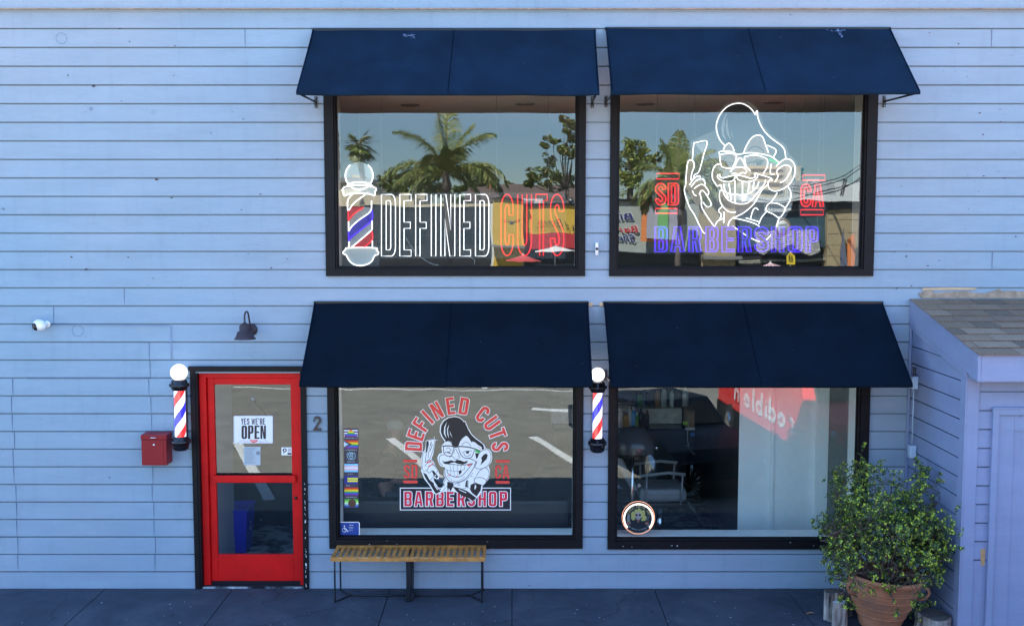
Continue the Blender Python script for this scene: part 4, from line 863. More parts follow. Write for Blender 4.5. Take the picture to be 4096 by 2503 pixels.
W3 = (.85, .85, .85); RB = [(.7, .02, .02), (.9, .25, .01), (.9, .75, .02), (.03, .35, .05), (.03, .12, .6), (.22, .03, .3)]; PU = (.08, .02, .15)
sband('flag', 108, 274, 176, 258, [W3, PU, W3, PU, W3], 1)
m = MB(); ms = []
for i in range(6):
    y0, y1 = 165 + i * 15.5, 165 + (i + 1) * 15.5; h0, h1 = (y0 - 165) * .87, (y1 - 165) * .87; m.poly([[(191 - h0, y0), (191 + h0, y0), (191 + h1, y1), (191 - h1, y1)]] if i else [[(191, y0), (191 + h1, y1), (191 - h1, y1)]], lambda u, v, w_: fs(u, v, .0009), i); ms.append(mat('st_' + '_'.join('%d' % int(q * 99) for q in RB[i]), RB[i], .5))
m.build('flag_triangle', ms, strip)
sband('flag', 108, 278, 300, 398, RB)
m = MB(); f_ = lambda u, v, w_: fs(u, v, .0012)
m.poly([[(108, 300), (205, 350), (108, 398)]], f_, 0); f_ = lambda u, v, w_: fs(u, v, .0014); m.poly([[(108, 305), (185, 350), (108, 393)]], f_, 1); f_ = lambda u, v, w_: fs(u, v, .0016); m.poly([[(108, 312), (165, 350), (108, 385)]], f_, 2); f_ = lambda u, v, w_: fs(u, v, .0018); m.poly([[(108, 325), (140, 350), (108, 375)]], f_, 3)
m.build('flag_chevron', [mat('chev_black', (.02, .02, .02)), mat('chev_brown', (.18, .07, .03)), mat('chev_blue', (.3, .6, .85)), mat('chev_white', W3)], strip)
m = MB()
for L_ in ([(155, 515), (145, 480), (155, 455), (168, 485), (178, 500)], [(165, 478), (172, 450), (182, 448), (185, 482)], [(185, 455), (196, 448), (200, 480)], [(200, 455), (212, 450), (212, 482)], [(215, 460), (230, 452), (243, 480), (238, 515), (215, 530), (175, 530), (155, 515)], [(195, 525), (175, 500), (185, 485), (195, 495), (206, 485), (216, 500), (195, 525)]):
    m.poly([stroke([(a[0], a[1]) for a in smooth2(L_, n=3)], 5)], lambda u, v, w_: fs(u, v, .001))
m.build('hands_drawing', mat('st_cyan', (.45, .75, .85), .5), strip)
sband('flag', 113, 277, 585, 684, [(.2, .65, .9), (.85, .5, .6), W3, (.85, .5, .6), (.2, .65, .9)])
srect('flag', 113, 728, 277, 828, (.02, .03, .25), 1); srect('equals_bar', 150, 752, 275, 773, (.9, .8, .05), 2); srect('equals_bar', 150, 781, 275, 802, (.9, .8, .05), 2)
sband('flag', 115, 281, 870, 962, RB); sband('flag', 116, 281, 1010, 1108, [(.1, .5, .05), (.3, .75, .1), (.75, .9, .6), (.2, .35, .5), (.03, .08, .3)])
m = MB(); m.poly([arc(206, 1058, 48, 0, 350, 24)], lambda u, v, w_: fs(u, v, .0014)); m.build('round_emblem', mat('emblem_brown', (.10, .04, .02), .5, var=.5, vs=60), strip)
m = MB(); STW = mat('caption_grey', (.55, .55, .58), .5)
for txt, x, y, wd in (('PURVEYORS OF', 190, 283, 158), ('CONFIDENCE', 193, 426, 138), ('IDENTITY', 195, 567, 94), ('& STY', 183, 716, 62), ('FOR', 158, 854, 44), ('INDIVIDUALS', 198, 994, 122)):
    put_text(m, txt, lambda u, v, w_, x=x, y=y: fs(x + u, y - v, .0012), 15, align='c', ww=wd)
m.build('captions', STW, strip)
acc = thing('accessibility_sign', 'small blue and white wheelchair sign in the lower left corner of the logo window', 'sign', at(1396, 2113, GLI))
def rrect(x0, y0, x1, y1, r_): return arc(x0 + r_, y0 + r_, r_, 180, 270, 5) + arc(x1 - r_, y0 + r_, r_, 270, 360, 5) + arc(x1 - r_, y1 - r_, r_, 0, 90, 5) + arc(x0 + r_, y1 - r_, r_, 90, 180, 5)
fa = lambda k: (lambda u, v, w_=0: at(1280 + u / 1.981, 1480 + v / 1.981, GY - .002 - .0006 * k))
m = MB(); m.poly([rrect(145, 1200, 315, 1310, 14)], fa(0)); m.build('border', VWHITE, acc)
m = MB(); m.poly([rrect(151, 1206, 309, 1303, 11)], fa(1)); m.build('panel', mat('sign_blue', (.01, .05, .28), .4), acc)
m = MB(); 
for L_ in ([(193, 1238), (195, 1260), (212, 1260), (220, 1278), (226, 1274)], [(180, 1252)] + [(p[0], p[1]) for p in arc(193, 1264, 16, 200, 20, 12)][::1]): m.poly([stroke(L_, 4)], fa(2))
m.poly([arc(193, 1264, 16, 60, 300, 14)[:1] + arc(193, 1264, 18, 110, 380, 14) + arc(193, 1264, 14, 380, 110, 14)], fa(2)); m.poly([arc(193, 1232, 5, 0, 330, 10)], fa(2))
for i, tx in enumerate(('WE ARE', 'PROUD', 'OF IT')): put_text(m, tx, lambda u, v, w_, i=i: fa(2)(230 + u, 1231 + i * 20 - v), 9, ww=34 if i < 2 else 28)
m.build('pictogram', VWHITE, acc)

op = thing('open_sign', 'white hanging sign reading YES WE\'RE OPEN inside the red door glass', 'sign', at(1013, 1775, DY))
fo = lambda k, Y=DY + .012: (lambda u, v, w_=0: at(880 + u / 2.09, 1520 + v / 2.09, Y - .0006 * k))
m = MB(); m.poly([rrect(114, 296, 443, 528, 12)], fo(0)); m.build('panel', mat('sign_white', (.80, .82, .86), .4), op)
m = MB(); L0 = rrect(118, 300, 439, 524, 10); m.poly([stroke(L0 + L0[:1], 2)], fo(1)); m.build('border_line', mat('grey_line', (.4, .4, .42)), op)
SB = mat('sign_brown_black', (.035, .022, .02), .6, var=.5, vs=120); m = MB()
def cond(m, txt, x0, x1, yb, h, fn, **k):
    ws, W_ = word(txt, **k); s = (x1 - x0) / W_
    for lo in ws: m.poly([[(x0 + p[0] * s, yb - p[1] * h) for p in l] for l in lo], fn)
cond(m, "YES WE'RE", 176, 378, 370, 52, fo(2), w=.46, s=.16); cond(m, 'OPEN', 180, 384, 490, 112, fo(2), w=.42, s=.17, gap=.07); m.build('lettering', SB, op)
m = MB(); m.poly([[(250, 498), (316, 498), (312, 515), (283, 523), (254, 515)]], fo(2)); m.build('red_badge', VRED, op)
m = MB(); put_text(m, 'UPPERCUT', lambda u, v, w_: fo(3)(283 + u, 512 - v), 10, align='c', ww=56); m.build('badge_lettering', VWHITE, op)
m = MB(); 
for L_ in ([(160, 516), (185, 500), (215, 510), (245, 506)], [(165, 508), (200, 518), (245, 514)], [(405, 516), (380, 500), (350, 510), (322, 506)], [(400, 508), (365, 518), (322, 514)]): m.poly([stroke([(a[0], a[1]) for a in smooth2(L_, n=4)], 1.6)], fo(2))
m.build('flourish', mat('st_pinkline', (.5, .15, .2)), op)
m = MB(); m.tube([fo(0)(165, 303), fo(0)(274, 165)], .0014, n=5); m.tube([fo(0)(388, 300), fo(0)(276, 165)], .0014, n=5); m.build('string', mat('twine', (.35, .28, .2), .9), op)
m = MB(); c = fo(0)(275, 158); m.lathe([(.001, .010), (.010, .008), (.020, 0)], c, 18, 0, MY); m.build('suction_cup', mat('clear_rubber', (.5, .5, .48), .2, alpha=.5), op)
m = MB(); m.poly([[(514, 560), (601, 560), (601, 627), (514, 627)]], fo(0, DY + .015)); stk = m.build('payment_sticker', VWHITE); tag(stk, 'small white sticker with a black round P logo on the door glass', 'sticker')
m = MB(); m.poly([arc(541, 585, 17, 0, 345, 16), arc(541, 585, 8, 0, 345, 12)], fo(1, DY + .015)); m.poly([[(530, 585), (535, 585), (535, 612), (530, 612)]], fo(1, DY + .015)); m.poly([[(564, 606), (597, 606), (597, 622), (564, 622)]], fo(1, DY + .015))
for i in range(4): m.poly([[(566, 570 + i * 8), (596, 570 + i * 8), (596, 573 + i * 8), (566, 573 + i * 8)]], fo(1, DY + .015))
k = m.build('logo', mat('st_navyblack', (.02, .02, .05)), stk)
m = MB(); m.poly([[(198, 555), (338, 555), (338, 710), (198, 710)]], fo(0, DY + .018)); nts = m.build('paper_notice', mat('paper_blue', (.45, .52, .56), .8)); tag(nts, 'pale printed notice taped behind the door glass below the open sign', 'notice')
m = MB(); rn = random.Random(6)
for i in range(13): m.poly([[(206, 566 + i * 10.5), (206 + rn.uniform(60, 122), 566 + i * 10.5), (270, 569.5 + i * 10.5), (206, 569.5 + i * 10.5)]], fo(1, DY + .018))
m.poly([arc(318, 608, 17, 0, 345, 14)], fo(2, DY + .018)); m.build('print', mat('st_print', (.2, .24, .28)), nts)

# ------------------------------------------------------------------ neon signs hanging inside the upper windows
NY = .20
NW = mat('neon_white', (1, 1, 1), .4, emit=(1, .97, 1), es=.27); NR = mat('neon_red', (.9, .02, .02), .4, emit=(1, .03, .045), es=.19); NB = mat('neon_violet', (.1, .02, .9), .4, emit=(.07, .015, 1), es=.20); NB2 = mat('neon_blue', (.05, .02, .8), .4, emit=(.04, .01, .85), es=.9)
def clear(name, col, f): 
    if name in MATS: return MATS[name]
    m_ = bpy.data.materials.new(name); m_.use_nodes = True; n = m_.node_tree; b = n.nodes['Principled BSDF']; b.inputs['Base Color'].default_value = (*col, 1); b.inputs['Roughness'].default_value = .3; b.inputs['Alpha'].default_value = f
    MATS[name] = m_; return m_
ACR = clear('clear_acrylic', (.60, .62, .62), .20); SKINP = clear('skin_tint_print', (.34, .26, .21), .66); DARKP = clear('dark_print', (.012, .013, .02), .93); WHP = clear('white_print', (.55, .55, .53), .5)
nu = lambda Y=NY: (lambda x, y, w_=0: at(1280 + x / 1.981, 360 + y / 1.981, Y + w_))
def hook_wires(root, pts, ztop=5.0, M_=None):
    m = MB()
    for p in pts: m.tube([p, (p.x, p.y, ztop)], .0016, n=5)
    m.build('hanging_wire', mat('wire_grey', (.16, .16, .17), .6), root)
# lettering sign
sg = thing('neon_sign', 'white and red neon lettering sign reading DEFINED CUTS in the upper left window', 'neon sign', nu()(1200, 1070))
def neon_word(m, items, fn, rad, yb, h, grow=0):
    for ch, x0, x1 in items:
        g, w_ = glyph(ch, w=.5, s=.17, b=.10); sx = (x1 - x0) / w_
        for lo in g:
            for l in lo: m.tube([fn(x0 + p[0] * sx, yb - p[1] * h) for p in l], rad, n=7, closed=True)
mw, mr = MB(), MB()
neon_word(mw, [('D', 487, 598), ('E', 632, 722), ('F', 758, 848), ('I', 882, 918), ('N', 958, 1068), ('E', 1108, 1194), ('D', 1232, 1338)], nu(), .0040, 1316, 488)
neon_word(mr, [('C', 1434, 1532), ('U', 1566, 1676), ('T', 1710, 1800), ('S', 1826, 1932)], nu(), .0056, 1312, 485)
mw.build('white_tubes', NW, sg); mr.build('red_tubes', NR, sg)
m = MB(); m.poly([rrect(470, 812, 1950, 1335, 20)], nu(NY + .010)); m.build('acrylic_backing', clear('very_clear', (.55, .6, .62), .08), sg)
hook_wires(sg, [nu()(x, 815) for x in (490, 1400, 1810)])
m = MB(); m.tube([nu()(p[0], p[1]) for p in smooth2([(680, 1170, 0), (760, 1290, 0), (870, 1370, 0), (940, 1388, 0)], n=5)], .002, n=5); m.tube([nu()(p[0], p[1]) for p in smooth2([(1190, 1320, 0), (1225, 1350, 0), (1220, 1388, 0)], n=5)], .002, n=5); m.build('cord', mat('clear_cord', (.5, .5, .48), .5), sg)
# barber pole neon
bp = thing('neon_barber_pole', 'neon barber pole with red and blue stripes left of the DEFINED lettering', 'neon sign', at(1437, 1060, NY))
fp = lambda Y=NY: (lambda x, y, w_=0: at(1340 + x / 3.423, 640 + y / 3.423, Y + w_))
mw, mr, mbl = MB(), MB(), MB()
def nt_(m, L, rad=.0058, fn=None, closed=False, sm=True, k=4):
    for l in L:
        p = smooth2(l, closed, k) if sm and len(l) > 2 else [(q[0], q[1]) for q in l]
        m.tube([(fn or fp())(q[0], q[1]) for q in p], rad, n=7, closed=closed)
nt_(mw, [arc(330, 215, 190, 230, -50, 34)], sm=False)
nt_(mw, [[(160, 358), (200, 325), (300, 305), (400, 310), (470, 328), (520, 360)], [(105, 400), (130, 372), (240, 352), (330, 348), (440, 352), (545, 380), (565, 405), (545, 440), (550, 470), (530, 490), (480, 468), (330, 458), (200, 466), (135, 492), (115, 465), (112, 440), (98, 415), (105, 400)]])
nt_(mw, [[(240, 470), (175, 550), (175, 695)], [(430, 462), (260, 590), (190, 690)], [(500, 560), (500, 665)], [(500, 670), (460, 730), (330, 820), (230, 910), (190, 975)], [(185, 840), (185, 975)], [(508, 830), (508, 950)], [(508, 955), (400, 1050), (225, 1195)], [(190, 1115), (190, 1192)], [(512, 1105), (512, 1192)],
     [(150, 1205), (330, 1200), (560, 1205), (572, 1235), (595, 1262), (585, 1295), (545, 1310), (500, 1390), (420, 1435), (330, 1445), (250, 1425), (190, 1370), (150, 1300), (115, 1285), (112, 1258), (135, 1235), (150, 1205)]], sm=True)
nt_(mr, [[(390, 650), (280, 720), (215, 785), (185, 832)], [(180, 700), (182, 832)], [(508, 975), (508, 1095), (400, 1195)]]); nt_(mbl, [[(505, 680), (505, 825), (360, 950), (230, 1050), (188, 1110)], [(185, 985), (187, 1110)]])
mw.build('white_tubes', NW, bp); mr.build('red_tubes', NR, bp); mbl.build('blue_tubes', NB, bp)
m = MB(); q = lambda *p: m.poly([list(p)], fp(NY + .012))
q((240, 640), (400, 640), (290, 715), (185, 830), (182, 700)); q((508, 970), (508, 1100), (410, 1192), (235, 1192)); m.build('red_panel', mat('red_acrylic', (.45, .01, .02), .3), bp)
m = MB(); m.poly([[(500, 680), (505, 825), (360, 950), (188, 1105), (188, 985), (230, 915), (330, 825), (460, 735)]], fp(NY + .012)); m.build('blue_panel', mat('blue_acrylic', (.03, .01, .30), .3), bp)
m = MB(); m.poly([[(400, 640), (500, 660), (460, 730), (330, 820), (230, 910), (190, 970), (187, 840), (290, 715)]], fp(NY + .013)); m.poly([[(505, 830), (508, 950), (400, 1050), (225, 1192), (190, 1190), (190, 1110), (360, 955)]], fp(NY + .013)); m.build('white_panel', WHP, bp)
m = MB(); m.poly([arc(330, 215, 188, 0, 350, 40)], fp(NY + .012)); m.poly([[(150, 1210), (560, 1210), (590, 1262), (545, 1310), (500, 1390), (420, 1432), (330, 1442), (250, 1420), (190, 1370), (150, 1300), (115, 1262)]], fp(NY + .012)); m.poly([[(105, 400), (240, 352), (440, 352), (565, 405), (530, 488), (330, 458), (135, 490)]], fp(NY + .012)); m.build('grey_panel', clear('pale_print', (.66, .68, .64), .6), bp)
m = MB(); m.poly([rrect(90, 30, 610, 1460, 40)], fp(NY + .018)); m.build('acrylic_backing', clear('very_clear', (.55, .6, .62), .08), bp)
hook_wires(bp, [fp()(340, 35)])
# cartoon face neon
fc = thing('neon_sign', 'white neon outline of a grinning pompadoured barber holding up a razor', 'neon sign', at(3010, 960, NY))
ff = lambda Y=NY: (lambda x, y, w_=0: at(2700 + x / 2.596, 400 + y / 2.596, Y + w_))
FACE = [
 [(520,475),(470,420),(438,340),(430,260),(455,180),(500,110),(560,62),(630,38),(700,40),(760,68),(800,105),(825,140),(835,158)],[(835,158),(845,120),(855,118),(858,170),(880,240),(925,320),(985,385),(1050,435),(1110,480),(1140,530),(1150,605)],
 [(500,525),(520,480),(560,450),(595,480),(615,530)],[(715,545),(740,480),(790,400),(850,366),(905,380),(935,450),(970,548)],[(960,472),(1040,510),(1048,545),(1020,595)],
 [(455,545),(480,535),(580,538),(650,565),(760,550),(880,560),(1000,590),(1080,650)],[(455,545),(462,565),(470,640),(490,695),(560,710),(600,700),(638,600),(620,565),(550,555),(475,565)],[(720,590),(830,572),(930,600),(960,625),(955,700),(915,765)],[(720,590),(735,680),(785,740)],
 [(615,705),(650,625),(680,605),(710,640),(735,705)],[(575,750),(600,715),(640,700),(700,700),(742,730),(735,760),(700,755),(660,770),(620,762),(590,768)],
 [(450,775),(440,800),(480,835),(560,850),(610,830),(632,790),(660,830),(740,850),(820,835),(858,795),(850,765),(825,770),(835,800),(780,812),(700,790),(640,785),(580,790),(500,810),(468,795),(465,770)],
 [(465,665),(420,680),(390,740),(390,820),(420,870),(440,895),(475,880),(485,925),(485,940)],[(1050,690),(1100,640),(1150,612),(1210,630),(1245,690),(1240,780),(1200,860),(1130,920),(1040,948),(980,920),(965,860),(1000,820)],
 [(1040,850),(1070,790),(1055,740),(1110,690),(1165,678),(1205,710),(1180,780),(1140,835),(1090,860)],[(1000,665),(990,760),(1030,770)],[(860,770),(930,790),(1000,815),(1005,840)],
 [(465,940),(520,945)],[(500,950),(520,1000),(570,1050),(650,1078),(740,1075),(790,1040),(860,960),(930,870),(940,830)],[(505,868),(530,960),(620,980),(700,985),(780,965),(850,905),(870,850)],[(560,865),(575,965)],[(622,835),(625,1065)],[(700,850),(702,1055)],[(770,862),(758,965)],[(820,850),(810,930)],[(540,970),(548,1020)],[(740,985),(720,1050)],[(575,980),(580,1045)],
 [(462,950),(465,1040),(500,1110),(560,1160),(632,1165)],[(510,1160),(505,1280)],[(600,1225),(700,1180),(800,1100),(850,1030),(900,940),(965,878)],[(550,1310),(565,1260),(600,1225)],
 [(1170,900),(1200,950),(1195,1040),(1140,1130)],[(1062,965),(1000,1060),(960,1090),(950,1150),(1020,1185),(1085,1222),(1140,1150),(1130,1110),(1060,1075),(1000,1070)],[(950,1160),(900,1220),(870,1290)],[(600,1225),(720,1250),(830,1285),(880,1320),(893,1360)],[(735,1225),(872,1265)],[(785,1228),(810,1145),(840,1122),(865,1142)],
 [(600,1310),(700,1380),(800,1440),(880,1468),(950,1450),(1040,1340),(1080,1225)],[(410,1320),(440,1260),(500,1230)],[(465,1235),(480,1190),(452,1150),(485,1110)],
 [(105,895),(100,960),(150,1110),(200,1190),(290,1370),(322,1376)],[(410,1320),(285,1130),(275,1040),(262,980)],[(110,895),(115,800),(130,660),(155,625),(190,640),(200,690),(175,760),(165,835)],[(150,885),(200,810),(250,788),(265,805)],[(165,905),(220,840),(290,820),(315,880)],[(200,920),(250,885),(300,885),(350,950),(340,990)],[(180,940),(200,985),(225,995)],[(250,980),(290,940),(370,1060),(370,1100),(330,1108),(290,1060)],
 [(180,620),(195,460),(215,445),(332,430),(300,560),(250,740),(205,775),(192,810)]]
m = MB(); nt_(m, FACE, .0046, ff()); m.build('white_tubes', NW, fc)
m = MB(); P_ = lambda p, Y: m.poly([p], ff(Y))
P_([(520,475),(470,420),(438,340),(430,260),(455,180),(500,110),(560,62),(630,38),(700,40),(760,68),(800,105),(835,158),(855,130),(858,170),(880,240),(925,320),(985,385),(1050,435),(1110,480),(1140,530),(1150,605),(1080,640),(1020,590),(1045,545),(1035,512),(960,475),(935,450),(905,380),(850,366),(790,400),(740,480),(715,545),(650,560),(615,530),(595,480),(560,450)], NY + .012)
P_([(900,1220),(955,1165),(1080,1225),(1040,1340),(950,1450),(880,1465),(800,1435),(700,1378),(610,1312),(600,1230),(720,1255),(850,1295)], NY + .012); P_([(110, 960), (150, 980), (240, 1130), (400, 1310), (300, 1372), (200, 1190)], NY + .0122)
m.build('dark_print_panel', DARKP, fc)
m = MB()
P_([(715,545),(740,480),(790,400),(850,366),(905,380),(935,450),(970,548),(1040,600),(1100,640),(1150,612),(1210,630),(1245,690),(1240,780),(1200,860),(1130,920),(1040,948),(965,880),(900,940),(850,1030),(800,1100),(700,1180),(600,1222),(560,1310),(520,1310),(510,1160),(465,1040),(462,950),(485,930),(440,895),(390,820),(390,740),(420,680),(470,660),(460,560),(500,525),(520,480),(560,450),(595,480),(615,530),(650,562)], NY + .013)
P_([(105,895),(115,800),(130,660),(155,625),(190,640),(200,690),(175,760),(165,835),(200,810),(250,788),(290,820),(315,880),(350,950),(340,990),(300,960),(262,985),(275,1040),(240,1120),(150,980)], NY + .0132)
m.build('skin_print_panel', SKINP, fc)
m = MB(); P_([(500,870),(870,850),(935,850),(860,960),(790,1040),(740,1075),(650,1078),(570,1050),(520,1000)], NY + .0115)
for L_ in ([(545,120),(500,200),(478,290),(490,370),(528,420),(510,340),(515,220)], [(545,180),(525,260),(540,360),(582,420),(560,350),(545,260)], [(580,330),(590,370),(612,405),(598,360)]): P_(L_, NY + .0105)
P_([(215, 460), (320, 445), (290, 560), (240, 500)], NY + .0115)
m.build('white_print_panel', WHP, fc)
m = MB(); P_([(975, 600), (1085, 650), (1070, 665), (975, 635)], NY + .011); m.build('green_temple', clear('green_print', (.05, .55, .15), .8), fc)
m = MB(); P_([(458,545),(480,535),(580,538),(650,565),(760,550),(880,560),(1000,590),(1080,650),(1070,660),(930,600),(830,575),(720,592),(650,580),(550,558),(475,568)], NY + .0112); P_([(470,790),(500,812),(580,792),(640,785),(700,790),(780,812),(850,790),(820,835),(740,850),(660,835),(610,832),(560,850),(480,835)], NY + .0112); 
for L_, w_ in (([(750,660),(830,640),(930,630)], 10), (arc(865, 668, 50, -5, -175, 10), 7), ([(760,530),(800,490),(850,485),(900,510),(925,550)], 9), ([(490,650),(520,600),(560,575),(600,600),(615,650),(560,650),(520,640)], 6), ([(490,665),(550,680),(600,660)], 6), ([(470,1000),(520,1090),(600,1140)], 6), ([(560,1100),(600,1130),(660,1135)], 4)): m.ribbon([(p[0], p[1]) for p in (smooth2(L_, n=3) if len(L_) > 2 else L_)], w_, ff(NY + .0108))
m.poly([[(840,645),(905,640),(895,680),(850,685)]], ff(NY + .0109))
m.build('frame_print', DARKP, fc)
m = MB(); P_([(410,300),(440,140),(520,50),(640,10),(760,20),(850,80),(880,120),(920,260),(1000,360),(1150,470),(1185,560),(1260,640),(1285,740),(1240,860),(1220,1080),(1130,1250),(960,1480),(860,1490),(600,1340),(420,1340),(300,1400),(90,960),(90,800),(130,610),(165,430),(320,355),(400,320)], NY + .018); m.build('acrylic_backing', ACR, fc)
hook_wires(fc, [ff()(x, y) for x, y in ((670, 20), (200, 430), (1130, 480))])
m = MB(); m.tube([ff()(p[0], p[1], .02) for p in smooth2([(330, 1380, 0), (280, 1460, 0), (260, 1530, 0)], n=5)], .002, n=5); m.build('cord', MATS['clear_cord'], fc)
# SD / CA / BARBERSHOP neon
fz = lambda Y=NY: (lambda x, y, w_=0: at(2400 + x / 1.982, 360 + y / 1.982, Y + w_))
def neon_label(label, items, yb, h, bars, mat_, mi=NY, back=None, dbl=False, rad=.0055):
    r0 = fz()((items[0][1] + items[-1][2]) / 2, yb); t = thing('neon_sign', label, 'neon sign', r0); m = MB(); d = MB()
    neon_word(m, items, fz(mi), rad, yb, h)
    for (x0, y0, x1, y1) in bars: m.tube([fz(mi)(*p) for p in ((x0, y0), (x1, y0), (x1, y1), (x0, y1))], rad, n=7, closed=True)
    m.build('tubes', mat_, t)
    for ch, x0, x1 in items:
        g, w_ = glyph(ch, w=.5, s=.17, b=.10); sx = (x1 - x0) / w_
        for lo in g:
            d.poly([[(x0 + p[0] * sx, yb - p[1] * h) for p in l] for l in lo], fz(mi + .012))
    d.build('letter_print', back, t)
    m = MB(); xs_ = [i[1] for i in items] + [i[2] for i in items]; ys = [yb, yb - h] + [b_[1] for b_ in bars] + [b_[3] for b_ in bars]
    m.poly([rrect(min(xs_) - 16, min(ys) - 16, max(xs_) + 16, max(ys) + 16, 12)], fz(mi + .018)); m.build('acrylic_backing', clear('very_clear', (.55, .6, .62), .08), t)
    hook_wires(t, [fz(mi)(min(xs_) + 6, min(ys)), fz(mi)(max(xs_) - 6, min(ys))]); return t
RP = clear('red_print', (.35, .02, .02), .75); BP2 = clear('navy_print', (.012, .006, .10), .92)
neon_label('red neon letters SD between two red bars, left of the neon face', [('S', 440, 522), ('D', 540, 622)], 912, 172, [(448, 663, 626, 706), (440, 940, 614, 978)], NR, back=RP)
neon_label('red neon letters CA between two red bars, right of the neon face', [('C', 1592, 1672), ('A', 1682, 1772)], 925, 178, [(1606, 675, 1784, 716), (1592, 950, 1770, 990)], NR, back=RP)
neon_label('violet neon lettering reading BARBERSHOP below the neon face', [(c_, a_, b_) for c_, a_, b_ in zip('BARBERSHOP', (436, 562, 706, 838, 966, 1096, 1224, 1360, 1492, 1634), (532, 668, 800, 934, 1066, 1198, 1336, 1456, 1602, 1728))], 1282, 196, [], NB, NY - .05, back=BP2, rad=.0058)

# round hair sign in the lower right window
HX = GY + .03
hs = thing('round_neon_sign', 'round lit sign with a blonde skull-faced woman reading LEXX HAIR SD', 'neon sign', at(2553, 2070, HX))
fh = lambda k=0: (lambda x, y, w_=0: at(2460 + x / 9.411, 1980 + y / 9.411, HX - .0006 * k + w_))
m = MB(); m.poly([arc(878, 838, 560, 0, 356, 60, 560)], fh(0), 0, .004); m.build('disc', mat('disc_black', (.010, .014, .02), .3), hs)
OR = mat('orange_glow_tube', (1, .6, .4), .3, emit=(1, .35, .15), es=.18); m = MB()
m.tube([fh(3)(*p) for p in arc(878, 838, 612, 0, 354, 60)], .0035, n=6, closed=True); m.build('rim', OR, hs)
m = MB(); m.tube([fh(6)(*p) for p in arc(885, 870, 540, 141, 400, 50)], .0075, n=8); m.build('light_tube', mat('warm_white_tube', (1, .9, .85), .3, emit=(1, .82, .72), es=.5), hs)
m = MB(); HAIR = mat('blonde_print', (.50, .46, .13), .6, var=.5, vs=120); rn = random.Random(9)
for i in range(46):
    a_ = R(rn.uniform(-205, 25)); rr_ = rn.uniform(120, 240); m.poly([arc(900 + rr_ * 1.05 * math.cos(a_), 760 + rr_ * math.sin(a_) * .95, rn.uniform(40, 65), 0, 340, 10)], fh(2 + i * .01))
for sx_ in (-1, 1):
    for i in range(8): m.poly([arc(900 + sx_ * rn.uniform(130, 260), rn.uniform(780, 920), 50, 0, 340, 10)], fh(2.5 + i * .01))
m.build('hair_print', HAIR, hs)
m = MB(); m.poly([arc(878, 770, 112, 0, 350, 20, 145)], fh(4)); m.build('face_print', mat('skull_face', (.42, .38, .36), .6), hs)
m = MB(); 
for x in (805, 935): m.poly([arc(x, 740, 50, 0, 345, 14, 48)], fh(5))
m.poly([arc(860, 850, 34, 0, 345, 10, 12)], fh(5)); m.poly([[(845, 800), (878, 800), (862, 780)]], fh(5)); m.build('face_marks', mat('face_mark', (.07, .03, .06), .6), hs)
m = MB(); m.poly([[(800, 930), (930, 930), (880, 1040)]], fh(4)); m.poly([arc(1200, 1050, 72, 0, 345, 12, 60)], fh(3)); m.poly([arc(530, 1040, 70, 0, 345, 12, 55)], fh(3)); m.build('skin_print', mat('skin_print_brown', (.30, .13, .07), .6), hs)
m = MB(); m.poly([[(470, 720), (560, 720), (570, 980), (450, 1040)]], fh(3)); m.poly([stroke([(1230, 760), (1250, 860), (1170, 960)], 14)], fh(4)); m.poly([stroke([(1325, 750), (1240, 880), (1250, 970)], 14)], fh(4)); m.build('tool_print', mat('tool_grey', (.22, .24, .25), .5, var=.4, vs=90), hs)
def arc_text(m, txt, cx, cy, r_, a0, a1, h, fn, inside=False):
    n = len(txt)
    for i, ch in enumerate(txt):
        if ch == ' ': continue
        t = R(a0 + (a1 - a0) * (i + .5) / n); v, f = builtin(ch)
        if not v: continue
        W_ = max(p[0] for p in v); s = -1 if inside else 1
        m.add([fn(cx + (r_ * math.cos(t)) + s * (math.sin(t) * (p[0] - W_ / 2) * h) + s * math.cos(t) * p[1] * h, cy - r_ * math.sin(t) + s * math.cos(t) * (p[0] - W_ / 2) * h - s * math.sin(t) * p[1] * h) for p in v], f)
m = MB(); arc_text(m, 'LEXX HAIR SD', 885, 860, 395, 160, 20, 92, fh(6)); m.build('top_lettering', mat('gold_letters', (.55, .50, .18), .5), hs)
m = MB(); arc_text(m, 'book.thecut.co/LexxhairSD', 885, 780, 535, 219, 321, 52, fh(6), True); m.build('web_lettering', mat('grey_letters', (.5, .55, .6), .5), hs)
m = MB(); top_ = at(2556, 1941, HX); m.tube([fh(0)(550, 350), top_], .0015, n=5); m.tube([fh(0)(1215, 350), top_], .0015, n=5); m.tube([fh(2)(1420, 1080), fh(2)(1480, 1180), fh(2)(1475, 1290)], .0015, n=5); m.build('string', MATS['wire_grey'], hs)
m = MB(); m.lathe([(.001, .008), (.012, .006), (.018, 0)], top_, 16, 0, MY); m.build('suction_cup', MATS['clear_rubber'], hs)

